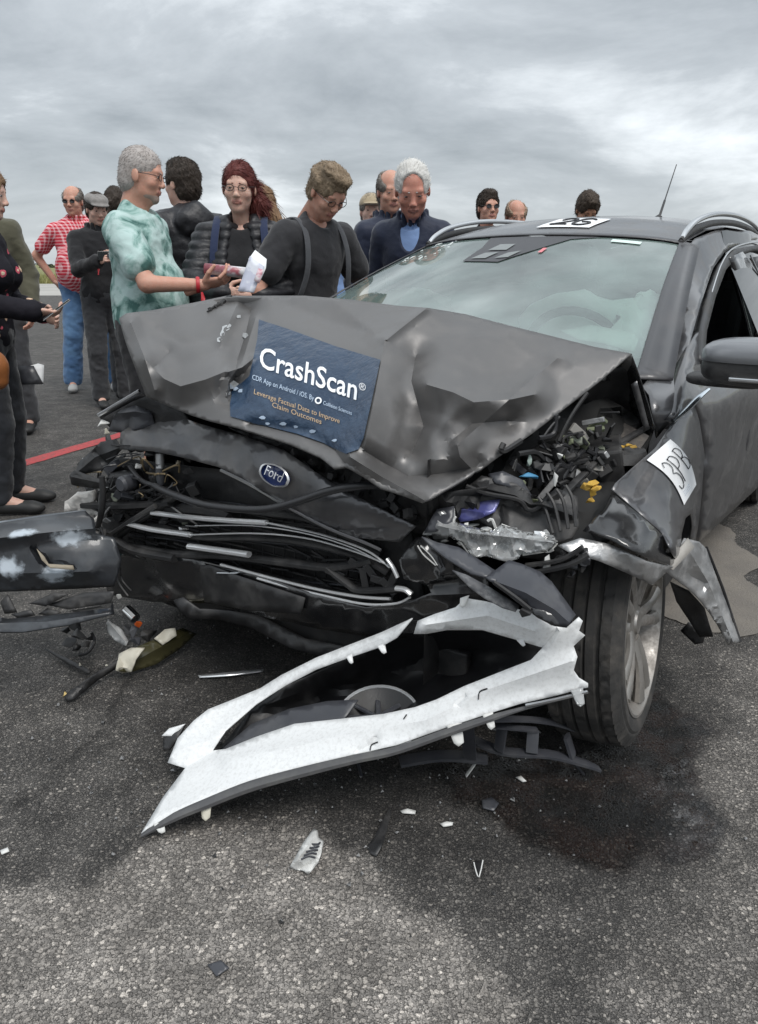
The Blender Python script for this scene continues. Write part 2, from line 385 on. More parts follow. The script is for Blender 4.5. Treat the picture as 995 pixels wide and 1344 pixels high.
def asphalt():
    m = bpy.data.materials.new('coarse asphalt'); m.use_nodes = True; t = m.node_tree; L = t.links.new; b = t.nodes['Principled BSDF']
    tcn = t.nodes.new('ShaderNodeTexCoord').outputs['Object']
    def N(tp, **kw):
        n = t.nodes.new(tp)
        for k_, v_ in kw.items():
            if k_ in n.inputs: n.inputs[k_].default_value = v_
            else: setattr(n, k_, v_)
        return n
    def M(op, a, c=None, d=None, clamp=False):
        n = N('ShaderNodeMath', operation=op, use_clamp=clamp)
        for i, x in enumerate((a, c, d)):
            if x is None: continue
            if isinstance(x, (int, float)): n.inputs[i].default_value = x
            else: L(x, n.inputs[i])
        return n.outputs[0]
    def mix(f, a, c):
        n = N('ShaderNodeMixRGB')
        if isinstance(f, float): n.inputs[0].default_value = f
        else: L(f, n.inputs[0])
        for i, x in ((1, a), (2, c)):
            if isinstance(x, tuple): n.inputs[i].default_value = (*x, 1)
            else: L(x, n.inputs[i])
        return n.outputs[0]
    def attr(nm): return N('ShaderNodeAttribute', attribute_name=nm).outputs['Fac']
    warp = N('ShaderNodeTexNoise', Scale=75.0, Detail=3.0); L(tcn, warp.inputs['Vector'])
    wv = N('ShaderNodeVectorMath', operation='MULTIPLY_ADD'); L(warp.outputs['Color'], wv.inputs[0]); wv.inputs[1].default_value = (.011, .011, 0); L(tcn, wv.inputs[2])
    fl = N('ShaderNodeVectorMath', operation='MULTIPLY'); L(wv.outputs[0], fl.inputs[0]); fl.inputs[1].default_value = (1, 1, 0)
    def vor(s, feat='F1'):
        n = N('ShaderNodeTexVoronoi', feature=feat, Scale=s); n.voronoi_dimensions = '2D'; L(fl.outputs[0], n.inputs['Vector']); return n
    v1 = vor(112.0); v2 = vor(205.0); v3 = vor(330.0)
    big = N('ShaderNodeTexNoise', Scale=1.3, Detail=5.0); L(tcn, big.inputs['Vector'])
    mid = N('ShaderNodeTexNoise', Scale=8.0, Detail=6.0, Roughness=.65); L(tcn, mid.inputs['Vector'])
    sepc = N('ShaderNodeSeparateColor'); L(v1.outputs['Color'], sepc.inputs[0])
    stone = N('ShaderNodeValToRGB'); L(sepc.outputs[0], stone.inputs[0]); e = stone.color_ramp.elements
    e[0].color = (.070, .067, .064, 1); e[1].color = (.42, .385, .345, 1); k1 = e.new(.40); k1.color = (.150, .140, .130, 1); k2 = e.new(.86); k2.color = (.235, .217, .197, 1)
    def pebbles(v, r0, rv, soft):
        sc_ = N('ShaderNodeSeparateColor'); L(v.outputs['Color'], sc_.inputs[0])
        rad = M('MULTIPLY_ADD', sc_.outputs[1], rv, r0); q = M('DIVIDE', M('SUBTRACT', rad, v.outputs['Distance']), soft)
        return M('MINIMUM', M('MAXIMUM', q, 0.0), 1.0), sc_
    wn0 = attr('worn'); pr = M('MULTIPLY_ADD', wn0, .12, .24)
    m1, s1 = pebbles(v1, pr, .36, .17); m2, s2 = pebbles(v2, pr, .38, .20); m3, s3 = pebbles(v3, pr, .40, .22)
    def stonecol(sc_):
        r_ = N('ShaderNodeValToRGB'); L(sc_.outputs[0], r_.inputs[0])
        for q in range(2): r_.color_ramp.elements[q].color = stone.color_ramp.elements[q].color
        for p_, c_ in ((.40, k1.color), (.86, k2.color)): z_ = r_.color_ramp.elements.new(p_); z_.color = c_
        return r_.outputs[0]
    binder = mix(N_mr(t, mid.outputs[0], .35, .7), (.055, .053, .051), (.085, .080, .075))
    colr = mix(M('MULTIPLY', m3, .8), binder, stonecol(s3)); colr = mix(M('MULTIPLY', m2, .85), colr, stonecol(s2)); colr = mix(M('MULTIPLY', m1, .9), colr, stone.outputs[0])
    gr = N('ShaderNodeTexNoise', Scale=330.0, Detail=3.0, Roughness=.75); L(tcn, gr.inputs['Vector'])
    def scaled(c, f):
        n = N('ShaderNodeVectorMath', operation='SCALE'); L(c, n.inputs[0]); L(f, n.inputs['Scale']); return n.outputs[0]
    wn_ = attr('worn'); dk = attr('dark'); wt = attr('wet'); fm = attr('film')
    colr = scaled(colr, M('MULTIPLY_ADD', N_mr(t, gr.outputs[0], .36, .66), 1.1, .55))
    colr = scaled(colr, M('MULTIPLY_ADD', N_mr(t, mid.outputs[0], .35, .70), .55, .75))
    # bitumen still coats the stones away from the worn patches
    base = scaled(colr, M('MULTIPLY_ADD', wn_, .62, .66)); base = mix(M('MULTIPLY', wn_, .16), base, (.23, .20, .17))
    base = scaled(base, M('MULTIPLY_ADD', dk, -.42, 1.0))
    oil = mix(N_mr(t, mid.outputs[0], .40, .62), (.003, .0025, .0025), (.014, .006, .004))
    base = mix(M('MULTIPLY', wt, M('MULTIPLY_ADD', m1, -.22, .99)), base, oil)
    bm_ = N('ShaderNodeMixRGB', blend_type='MULTIPLY'); bm_.inputs[0].default_value = 1; L(base, bm_.inputs[1])
    bb = M('MULTIPLY_ADD', big.outputs[0], .7, .66); cc = N('ShaderNodeCombineColor'); [L(bb, cc.inputs[i]) for i in range(3)]; L(cc.outputs[0], bm_.inputs[2])
    L(bm_.outputs[0], b.inputs['Base Color'])
    wf = M('MAXIMUM', wt, fm)
    L(M('MULTIPLY_ADD', wf, -.72, .80, True), b.inputs['Roughness'])
    L(M('MULTIPLY_ADD', wt, -.04, M('MULTIPLY_ADD', fm, .55, .42)), b.inputs['Specular IOR Level'])
    hgt = M('MAXIMUM', M('MULTIPLY', m1, 1.0), M('MAXIMUM', M('MULTIPLY', m2, .6), M('MULTIPLY', m3, .35)))
    hgt = M('MULTIPLY', hgt, M('MULTIPLY_ADD', fm, -.55, 1.0))
    bp = N('ShaderNodeBump'); bp.inputs['Strength'].default_value = 1.0; bp.inputs['Distance'].default_value = .006; L(hgt, bp.inputs['Height']); L(bp.outputs[0], b.inputs['Normal'])
    return m
def N_mr(t, src, a, c):
    r_ = t.nodes.new('ShaderNodeMapRange'); r_.interpolation_type = 'SMOOTHSTEP'; t.links.new(src, r_.inputs[0]); r_.inputs[1].default_value = a; r_.inputs[2].default_value = c; return r_.outputs[0]
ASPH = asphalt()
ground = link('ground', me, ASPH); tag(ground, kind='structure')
CONC = mat('weathered concrete', (.20, .18, .155), .85, vary=(6, (.15, .137, .122), .25), dust=((.18, .165, .15), .5, 30), bump=(150, .5))
def flat(name, poly, z, m, kind='structure', fine=None):
    V = [(x, y, z) for x, y in poly]; o = pyd(name, V, [tuple(range(len(V)))], m, None, None); return tag(o, kind=kind)
def wavy(poly, seg, amp, seed):
    out = []
    for i in range(len(poly)):
        a = np.array(poly[i]); b = np.array(poly[(i + 1) % len(poly)]); n = max(1, int(np.linalg.norm(b - a) / seg)); nrm = np.array([-(b - a)[1], (b - a)[0]]); nrm /= np.linalg.norm(nrm) + 1e-9
        for j in range(n): q = a + (b - a) * j / n; out.append(tuple(q + nrm * amp * fbm(np.array([[q[0] * 6, q[1] * 6, seed]]), seed)[0]))
    return out
cs_poly = [G2(*q) for q in ((640, 700), (800, 640), (930, 668), (953, 690), (976, 728), (994, 768), (1010, 800), (1004, 822), (972, 834), (900, 818), (850, 800), (700, 790))]
flat('concrete_strip', wavy(cs_poly, .015, .11, 3), .004, CONC)
REDL = mat('red road paint', (.46, .045, .05), .7, vary=(60, (.36, .06, .06), .12), dust=((.13, .10, .095), .75, 35), bump=(150, .4))
rl = [G2(*q) for q in ((10, 620), (70, 601), (128, 584), (250, 546), (250, 539), (128, 577), (70, 593), (10, 611))]
flat('red_painted_line', wavy(rl, .04, .015, 8), .004, REDL)
# far concrete apron and the grass field beyond it
APRON = mat('pale apron concrete', (.40, .385, .36), .9, vary=(.3, (.30, .29, .27), .3), bump=(20, .3))
flat('concrete_apron', [(-900, 32), (900, 32), (900, 52), (-900, 52)], .006, APRON)
FIELD = mat('grass field', (.13, .155, .05), .95, vary=(.25, (.22, .20, .085), .3), bump=(9, .6))
flat('grass_verge', [(-1500, 51.5), (1500, 51.5), (1500, 2400), (-1500, 2400)], .012, FIELD)
GRASSM = mat('grass blades', (.15, .19, .06), .8, vary=(.6, (.30, .26, .11), .25))
gv = []; gf = []
for i in range(9000):
    y = 52 + 26 * random.random() ** 2; x = random.uniform(-36, 2) * y / 52; h = random.uniform(.25, .6); w = random.uniform(.03, .07); lx, ly = random.gauss(0, .12), random.gauss(0, .12); a = random.uniform(0, 3.14); n0 = len(gv)
    gv += [(x - w * math.cos(a), y - w * math.sin(a), 0), (x + w * math.cos(a), y + w * math.sin(a), 0), (x + lx, y + ly, h)]; gf.append((n0, n0 + 1, n0 + 2))
tag(pyd('grass', gv, gf, GRASSM, None, None), 'long pale green grass at the far edge of the tarmac', 'grass', kind='stuff')
HEDGE = mat('far hedge', (.045, .06, .035), .95, vary=(.4, (.08, .09, .05), .3))
hv = []; hf = []
for i in range(1400):
    x = random.uniform(-260, 40); y = 300 + random.uniform(-4, 4); z = random.uniform(0, 1.7) * (0.6 + .4 * math.sin(x * .13) ** 2); r_ = random.uniform(.5, 1.1)
    n0 = len(hv); d = Vector((random.gauss(0, 1), random.gauss(0, 1), random.gauss(0, 1))).normalized(); a = d.orthogonal().normalized(); b = d.cross(a)
    hv += [tuple(Vector((x, y, z)) + a * r_), tuple(Vector((x, y, z)) - a * r_ * .5 + b * r_ * .8), tuple(Vector((x, y, z)) - a * r_ * .5 - b * r_ * .8)]; hf.append((n0, n0 + 1, n0 + 2))
tag(pyd('hedge', hv, hf, HEDGE, None, None), 'dark hedge along the horizon beyond the grass', 'hedge', kind='stuff')
# ---------------------------------------------------------------- the crashed car
car = empty('crashed_car', tuple(K(1.2, 0, 0)), 0, 'dark grey estate car with its whole front end crushed in', 'car')
def grid(name, fn, nu, nv, m, parent=car, flip=False, sharp=40, thick=0):
    V = [fn(i / (nu - 1), j / (nv - 1)) for j in range(nv) for i in range(nu)]
    Fc = [(j * nu + i, j * nu + i + 1, (j + 1) * nu + i + 1, (j + 1) * nu + i) for j in range(nv - 1) for i in range(nu - 1)]
    if flip: Fc = [q[::-1] for q in Fc]
    o = pyd(name, V, Fc, m, parent, sharp)
    if thick: solid(o, thick)
    return o
def lerp(a, b, t): return a + (b - a) * t
def roofz(s): return float(np.interp(s, [1.15, 1.3, 1.6, 2.0, 2.6, 3.1, 3.5, 3.6], [1.312, 1.345, 1.392, 1.418, 1.422, 1.405, 1.36, 1.33]))
def hdr_s(x): return 1.17 + .12 * x * x             # x = -1..1 across the header
HWR = .545
def roof_pt(s, x): return K(s, x * HWR * float(np.interp(s, [1.2, 2.2, 3.6], [1, 1.02, .93])), roofz(s) - .052 * x * x - .012 * x ** 8)
roof = grid('roof', lambda a, b: roof_pt(lerp(hdr_s(a * 2 - 1), 3.55, b), a * 2 - 1), 25, 30, PAINT, flip=False)
# windscreen: header curve to base curve
def hdr_pt(x): return roof_pt(hdr_s(x) - .005, x) + np.array([0, 0, -.004])
def base_pt(x): return K(.06 + .27 * x * x, .70 * x, .935 - .02 * x * x)
def ws(x, y):
    p = lerp(base_pt(x), hdr_pt(x), y); n = np.array([*(-CB[:2] * .35), .65]); return p + n * .035 * math.sin(math.pi * y) * (1 - .3 * x * x)
XI, Y0, Y1 = .965, .02, .968
screen = grid('windscreen', lambda a, b: ws(lerp(-XI, XI, a), lerp(Y0, Y1, b)), 33, 17, SCREENG)
SEALM = mat('dark ceramic border', (.028, .027, .030), .35, coat=.3, dust=((.12, .115, .115), .35, 8))
def ring(name, fo, fi, n, m, parent=car):
    V = []; Fc = []
    for i in range(n): V += [fo(i / n), fi(i / n)]
    for i in range(n): a = 2 * i; b = 2 * ((i + 1) % n); Fc.append((a, a + 1, b + 1, b))
    return solid(pyd(name, V, Fc, m, parent, 50), .004)
def rect_loop(x0, x1, y0, y1):
    def f(t):
        t *= 4; i = int(t) % 4; g = t - int(t)
        return [(lerp(x0, x1, g), y0), (x1, lerp(y0, y1, g)), (lerp(x1, x0, g), y1), (x0, lerp(y1, y0, g))][i]
    return f
lo, li = rect_loop(-1.03, 1.085, -.03, 1.0), rect_loop(-XI - .002, XI + .002, Y0 - .005, Y1 + .003)
ring('windscreen_border', lambda t: ws(*lo(t)) + np.array([0, 0, .002]), lambda t: ws(*li(t)) + np.array([0, 0, .003]), 160, SEALM, screen)
# sensor pod behind the mirror: dark patch at the header with three clear panes
PODM = mat('sensor pod black', (.045, .045, .05), .5)
CLPOD = mat('grey sensor window', (.17, .185, .18), .2)
def ws_poly(name, pts, off, m, parent):
    A = np.array(pts, float); B_ = [tuple(a + (b - a) * j / 6) for a, b in zip(A, np.roll(A, -1, 0)) for j in range(6)]
    gx_, gy_ = np.meshgrid(np.linspace(A[:, 0].min(), A[:, 0].max(), 14), np.linspace(A[:, 1].min(), A[:, 1].max(), 10)); I_ = np.stack([gx_.ravel(), gy_.ravel()], 1); I_ = I_[inpoly(I_[:, 0], I_[:, 1], B_) & (polydist(I_, B_, True) > .004)]
    r_ = delaunay_2d_cdt([Vector(q) for q in B_] + [Vector(q) for q in I_], [], [list(range(len(B_)))], 1, 1e-5)
    return pyd(name, [ws(*q) + np.array([-CB[0] * .35, -CB[1] * .35, .65]) * off for q in r_[0]], [list(q)[::1] for q in r_[2]], m, parent, None)
pod = ws_poly('sensor_pod', [(-.30, .964), (-.22, .83), (-.20, .68), (.05, .67), (.12, .74), (.32, .93), (.50, .964)], .004, PODM, screen)
for q in ([(-.13, .79), (-.11, .86), (.0, .86), (.0, .79)], [(-.16, .70), (-.12, .76), (-.03, .765), (-.06, .70)], [(.0, .70), (.04, .76), (.11, .78), (.08, .71)]):
    ws_poly('sensor_window', q, .008, CLPOD, screen)
STICK = mat('pale green sticker', (.62, .75, .70), .5); STICKP = mat('pink sticker', (.65, .2, .22), .5)
ws_poly('windscreen_sticker', [(.58, .915), (.58, .945), (.76, .935), (.76, .905)], .005, STICK, screen)
ws_poly('toll_tag', [(.22, .77), (.22, .82), (.245, .82), (.245, .77)], .005, STICKP, screen)
# scraped chalk-like scratches upper left of the screen
SCR = mat('white scratch', (.72, .76, .75), .7)
rg = random.Random(5)
for i in range(16):
    x = rg.uniform(-.86, -.55); y = rg.uniform(.72, .95) ; a = rg.uniform(-.4, 1.2); l = rg.uniform(.01, .035)
    tube('scratch', [ws(x, y) + np.array([0, 0, .003]), ws(x + l * math.cos(a) * .5, y + l * .5) + np.array([0, 0, .004]), ws(x + l * math.cos(a), y + l * math.sin(a)) + np.array([0, 0, .003])], [.0012, .002, .0008], SCR, screen, n=4, smoothn=2)
# roof rails
for sgn in (1, -1):
    ss = [1.27, 1.34, 1.5, 1.8, 2.2, 2.7, 3.1, 3.3, 3.38]; hh = [.0, .028, .046, .052, .052, .05, .04, .022, 0]
    tube('roof_rail', [roof_pt(s, sgn * .97) + CW * sgn * .004 + np.array([0, 0, h]) for s, h in zip(ss, hh)], [.007, .011, .012, .012, .012, .012, .011, .010, .006], SATIN, car, n=10, flat=.9)
    tube('rail_gasket', [roof_pt(s, sgn * .97) + CW * sgn * .004 + np.array([0, 0, h * .35]) for s, h in zip(ss, hh)], .010, BLACKP, car, n=8, flat=1.4)
# roof paper sheet with marker digits 2C
PAPL = roof_pt
def roofsheet(a, b): return roof_pt(1.27 + .26 * b, -.06 + .40 * a) + np.array([0, 0, .004])
rp = grid('paper_sheet', roofsheet, 8, 5, PAPER, car)
def stroke(name, fn, pts, r_, m, parent): return tube(name, [fn(*q) for q in catmull(pts, 6)], r_, m, parent, n=6, smoothn=0, flat=.5)
up4 = lambda a, b: roofsheet(a, b) + np.array([0, 0, .003])
stroke('marker_digit', up4, [(.20, .70), (.26, .85), (.42, .85), (.45, .65), (.30, .35), (.18, .2), (.32, .22), (.48, .2)], .006, INK, rp)
stroke('marker_digit', up4, [(.82, .75), (.72, .86), (.58, .75), (.55, .45), (.60, .22), (.75, .16), (.85, .3), (.80, .48), (.66, .48)], .006, INK, rp)
# aerial
ab = pt(864, 289, 's', 2.72); at_ = pt(888, 216, 's', 3.02)
lathe('aerial_base', [(.001, .03), (.018, .02), (.022, 0), (.024, -.02)], ab, (0, 0, 1), BLACKP, car, 16)
tube('aerial_mast', [ab, lerp(ab, at_, .35), lerp(ab, at_, .36), at_], [.007, .006, .0035, .0025], BLACKP, car, n=8, smoothn=1)

# --- near flank. half width of the body by height
def side_w(z, s=1.0): return float(np.interp(z, [.15, .30, .55, .80, .90, 1.30], [.79, .825, .845, .835, .80, .555])) * float(np.interp(s, [0, 2.6, 3.6], [1, 1, .94]))
apil = sheet('windscreen_pillar', [(912, 313, 'w', .555), (903, 325, 'w', .565), (905, 350, 'w', .59), (895, 405, 'w', .64), (882, 445, 'w', .675), (864, 482, 'w', .70), (843, 507, 'w', .714), (852, 518, 'w', .745), (862, 575, 'w', .775), (884, 548, 'w', .805), (895, 495, 'w', .775), (906, 448, 'w', .735), (920, 398, 'w', .68), (936, 352, 'w', .62), (952, 330, 'w', .585), (975, 318, 'w', .565), (1002, 312, 'w', .555), (985, 303, 'w', .545), (945, 300, 'w', .545)], step=8, mat=PAINT, parent=car, thick=.004)
# front door with its mirror triangle
DOORO = [(904, 454, 'w', .742), (893, 500, 'w', .785), (884, 550, 'w', .812), (913, 529, 'w', .815), (920, 552, 'w', .826), (927, 596, 'w', .842), (924, 640, 'w', .845), (917, 712, 'w', .828), (986, 648, 'w', .828), (1060, 575, 'w', .83), (1085, 500, 'w', .84), (1080, 430, 'w', .80), (1010, 452, 'w', .80), (960, 478, 'w', .80), (921, 505, 'w', .80), (919, 470, 'w', .77), (921, 430, 'w', .725)]
fdoor = sheet('front_door', DOORO, [(960, 560, 'w', .848), (1000, 520, 'w', .850), (950, 620, 'w', .850), (980, 600, 'w', .842)], ridges=[([(930, 560), (1000, 505), (1080, 452)], .006, 26), ([(925, 660), (985, 605), (1060, 545)], -.005, 22)], step=9, mat=PAINT, parent=car, thick=.03, noise=(.0004, 80))
# upper door frame, dark seals, B pillar and the windows
dfr = sheet('door_frame', [(919, 470, 'w', .775), (921, 430, 'w', .73), (933, 380, 'w', .665), (946, 346, 'w', .62), (964, 327, 'w', .59), (1000, 320, 'w', .57), (1020, 322, 'w', .57), (1020, 331, 'w', .58), (990, 329, 'w', .585), (968, 336, 'w', .60), (953, 354, 'w', .63), (940, 388, 'w', .675), (928, 434, 'w', .735), (925, 475, 'w', .785)], step=8, mat=BLACKP, parent=fdoor, thick=.02)
tube('window_trim', px([(934, 384, 'w', .668), (948, 344, 'w', .616), (966, 324, 'w', .588), (1000, 317, 'w', .566), (1030, 319, 'w', .565)]), .0035, SATIN, fdoor, n=6)
for a, b in ((.0, 1), ):
    sheet('door_pillar', [(958, 338, 'w', .612), (975, 330, 'w', .60), (985, 345, 'w', .615), (1003, 400, 'w', .70), (1012, 452, 'w', .775), (993, 462, 'w', .77), (983, 420, 'w', .715), (968, 365, 'w', .64)], step=8, mat=GLOSSB, parent=car, thick=.02)
    tube('pillar_trim', px([(985, 335, 'w', .605), (1000, 370, 'w', .66), (1014, 420, 'w', .73), (1020, 455, 'w', .785)]), .004, SATIN, car, n=6)
sheet('rear_window', [(986, 338, 'w', .60), (1030, 330, 'w', .585), (1080, 345, 'w', .60), (1090, 430, 'w', .79), (1022, 455, 'w', .79), (1005, 385, 'w', .68)], step=12, mat=SIDEG, parent=car, thick=.004)
# rear half of the flank and the far flank (seen only from the side)
SR = 2.56
for sgn, s0, nm in ((1, 1.35, 'rear_quarter'), (-1, 1.0, 'far_flank')):
    def fn(a, b, s0=s0, sgn=sgn):
        s = lerp(s0, 3.62, a); z = lerp(.25, .90, b); d = math.hypot(s - SR, z - .30); w = side_w(z, s)
        if d < .36 and z < .70: z = max(z, .30 + math.sqrt(max(0, .36 ** 2 - (s - SR) ** 2))) if abs(s - SR) < .36 else z
        return K(s, sgn * w * (1 if sgn > 0 else .93), z)
    grid(nm, fn, 50, 14, PAINT, flip=(sgn < 0), thick=.01)
    def fw(a, b, s0=s0, sgn=sgn): s = lerp(s0 + (.25 if sgn < 0 else .35) + .2 * b, 3.45 - .2 * b, a); z = lerp(.90, roofz(s) - .075, b); return K(s, sgn * side_w(z, s) * (.995 if sgn > 0 else .90), z)
    grid('side_window', fw, 14, 6, SIDEG, flip=(sgn < 0))
grid('far_windscreen_pillar', lambda a, b: lerp(lerp(base_pt(-1), hdr_pt(-1), b), K(.40 + .95 * b, -.70 + .15 * b, .915 + .385 * b), a), 3, 14, PAINT, flip=True)
grid('tailgate', lambda a, b: lerp(roof_pt(3.55, a * 2 - 1), K(3.72, (a * 2 - 1) * .76, .3), b), 9, 10, PAINT)
box('underbody', K(1.75, 0, .22), (1.5, 3.6, .10), BLACKD, car, basis=CARM)
box('front_subframe', K(-.12, -.05, .26), (1.15, .45, .12), BLACKD, car, basis=CARM)
box('firewall', K(.34, 0, .60), (1.44, .05, .62), BLACKD, car, basis=CARM)
# interior
box('dashboard', K(.50, 0, .84), (1.34, .42, .16), DASH, car, basis=CARM, bev=.05)
def seat(s, w):
    st = box('seat_back', K(s + .28, w, .82), (.46, .13, .62), SEATM, car, rot=(R(-16), 0, 0), bev=.05, basis=CARM)
    box('headrest', K(s + .40, w, 1.17), (.26, .09, .15), SEATM, st, rot=(R(-12), 0, 0), bev=.035, basis=CARM)
    box('seat_cushion', K(s, w, .48), (.48, .50, .16), SEATM, st, bev=.05, basis=CARM)
seat(1.25, .36); seat(1.25, -.36); seat(2.15, .36); seat(2.15, -.36)
def blob(name, c, r_, m, parent, seed, amp=.15, n=24, sc_=4):
    bm = bmesh.new(); bmesh.ops.create_uvsphere(bm, u_segments=n, v_segments=n // 2, radius=1)
    P = np.array([tuple(v.co) for v in bm.verts]); P = P * (1 + amp * fbm(P * sc_ * .5, seed, 3)[:, None] * 2)
    Q = (P * np.array(r_)) @ np.array(CARM).T + np.array(c)
    for v, q in zip(bm.verts, Q): v.co = q
    me_ = bpy.data.meshes.new(name); bm.to_mesh(me_); bm.free(); return link(name, me_, m, parent, 60)
blob('driver_airbag', K(.80, .36, .93), (.27, .12, .17), AIRBAG, car, 3, .25)
blob('passenger_airbag', K(.86, -.36, .94), (.20, .12, .14), AIRBAG, car, 8, .25)
blob('side_airbag', K(1.05, .50, .98), (.03, .4, .13), AIRBAG, car, 12, .2)
blob('side_airbag', K(1.05, -.50, .98), (.03, .4, .13), AIRBAG, car, 13, .2)
lathe('steering_wheel', [(.17 + .015 * math.cos(a), .015 * math.sin(a)) for a in np.linspace(0, 6.28, 9)], K(.72, .36, .90), tuple(CB * .9 + np.array([0, 0, .35])), DASH, car, 28)
box('centre_console', K(1.0, 0, .55), (.2, .7, .25), DASH, car, basis=CARM, bev=.03)
# a crumpled piece of pale airbag cloth behind the glass near the pillar
sheet('loose_trim', [(735, 434, 's', .50), (775, 426, 's', .58), (832, 437, 's', .58), (838, 446, 's', .55), (832, 462, 's', .50), (790, 450, 's', .50), (760, 446, 's', .5)], step=8, mat=AIRBAG, parent=car, thick=.003, noise=(.006, 18))
# mirror
mc = pt(1003, 482, 'w', 1.00)
def sq_ell(name, c, r_, m, parent, e=.55, n=28, cut=None, tilt=0):
    V = []; Fc = []; nv = n // 2 + 1
    f = lambda x: math.copysign(abs(x) ** e, x)
    Mx = CARM @ Euler((0, tilt, 0)).to_matrix()
    for j in range(nv):
        th = -math.pi / 2 + math.pi * j / (nv - 1)
        for i in range(n):
            ph = 2 * math.pi * i / n; p = [r_[0] * f(math.cos(th)) * f(math.cos(ph)), r_[1] * f(math.cos(th)) * f(math.sin(ph)), r_[2] * f(math.sin(th))]
            if cut: p = cut(p)
            V.append(np.array(Mx @ Vector(p)) + np.array(c))
    for j in range(nv - 1):
        for i in range(n): Fc.append((j * n + i, j * n + (i + 1) % n, (j + 1) * n + (i + 1) % n, (j + 1) * n + i))
    return pyd(name, V, Fc, m, parent, 50)
mirror = sq_ell('wing_mirror', mc, (.135, .085, .045), BLACKP, car, .6)
sq_ell('mirror_cap', mc + np.array([0, 0, .020]) - CB * .006, (.137, .086, .046), mat('mirror cap paint', (.20, .205, .215), .3, .5, .5), mirror, .6, cut=lambda p: [p[0], p[1], max(p[2], -.006)])
sq_ell('mirror_foot', pt(955, 498, 'w', .90), (.10, .06, .018), BLACKP, mirror, .6)
box('mirror_strip', mc + CW * .0 - CB * .085 + np.array([0, 0, -.022]), (.12, .012, .010), SATIN, mirror, basis=CARM, bev=.003)
# rear and front wheels
def wheel(name, c, axis, parent=car, rt=.315, wd=.19, rr=.225, spin=.0, seg=120):
    ax = np.array(axis) / np.linalg.norm(axis); h = wd / 2
    prof = [(rr - .004, -h * .80), (rr + .012, -h * .93), (rr + .045, -h), (rt - .03, -h * .95), (rt - .010, -h * .84)]
    tread = np.linspace(-h * .80, h * .80, 34); gro = [-.50, -.17, .17, .50]
    for y in tread:
        g = any(abs(y / h - q) < .045 for q in gro); prof.append((rt - .0025 * (y / h) ** 2 * 2 - (.009 if g else 0), y))
    prof += [(rt - .010, h * .84), (rt - .03, h * .95), (rt - .034, h * .962), (rt - .038, h * .955), (rr + .045, h), (rr + .022, h * .985), (rr + .012, h * .93), (rr - .004, h * .80)]
    w_ = lathe(name, [(0.05, -.01), (rr * .98, -h * .5), (rr * .97, h * .3)], c, ax, BLACKD, parent, 24)
    ty = lathe('tyre', prof, c, ax, RUBBER, w_, seg * 2, 30)
    V = np.zeros(len(ty.data.vertices) * 3); ty.data.vertices.foreach_get('co', V); V = V.reshape(-1, 3); m_ = len(prof)
    for i, (r_, y) in enumerate(prof):                       # sipes cut across the shoulder and centre ribs
        if abs(y) > h * .86 or r_ < rt - .02: continue
        for j in range(seg * 2):
            k_ = (j + int(y / h * 5)) % 6 if abs(y) > h * .55 else (j + 3) % 8
            if k_ == 0 and (abs(y) > h * .55 or abs(y) < h * .1):
                p = V[i * seg * 2 + j]; q = p - np.array(c); q = q - ax * (q @ ax); V[i * seg * 2 + j] = p - q / np.linalg.norm(q) * .006
    ty.data.vertices.foreach_set('co', V.ravel())
    lathe('rim', [(rr - .02, -h * .5), (rr - .012, h * .4), (rr - .006, h * .78), (rr + .006, h * .97), (rr + .013, h * .97), (rr + .014, h * .9)], c, ax, ALLOY, w_, 64)
    a0 = Vector(ax).orthogonal().normalized(); b0 = Vector(ax).cross(a0)
    for i in range(5):
        for d in (-.17, .17):
            g = spin + 2 * math.pi * i / 5 + d; g2 = spin + 2 * math.pi * i / 5 + d * .8
            dr = np.array(a0) * math.cos(g) + np.array(b0) * math.sin(g); dr2 = np.array(a0) * math.cos(g2) + np.array(b0) * math.sin(g2)
            tube('spoke', [c + dr2 * .05 + ax * h * .62, c + dr * .13 + ax * h * .80, c + dr * (rr - .008) + ax * h * .80], [.020, .015, .021], ALLOY, w_, n=8, flat=.75, up=tuple(ax), smoothn=4)
    lathe('hub', [(.0, h * .80), (.028, h * .80), (.032, h * .74), (.062, h * .70), (.07, h * .5), (.07, 0)], c, ax, ALLOY, w_, 24)
    lathe('brake_disc', [(.02, h * .2), (.14, h * .2), (.14, h * .05), (.02, h * .05)], c, ax, STEEL, w_, 40)
    return w_
FWC = pt(812, 862, 'w', .735)
wheel('front_wheel', K(.035, .745, .318), CW + np.array([0, 0, .10]) + CB * .07, spin=.35)
wheel('rear_wheel', K(SR, .72, .312), CW, spin=.2, seg=60)
wheel('rear_wheel', K(SR, -.72, .312), -CW, seg=60); wheel('front_wheel', K(0.02, -.70, .312), -CW, seg=60)
# wheel house liner round the near front wheel
grid('wheel_liner', lambda a, b: K(.02 + .37 * math.cos(math.pi * (.64 * a - .05)), .42 + .22 * b, .32 + .37 * math.sin(math.pi * (.64 * a - .05))), 26, 4, BLACKD)
grid('inner_wing', lambda a, b: K(lerp(-.42, .42, a), .45, lerp(.25, .80, b)), 4, 4, BLACKD)
grid('inner_wing', lambda a, b: K(lerp(-.35, .42, a), -.55, lerp(.25, .80, b)), 4, 4, BLACKD)
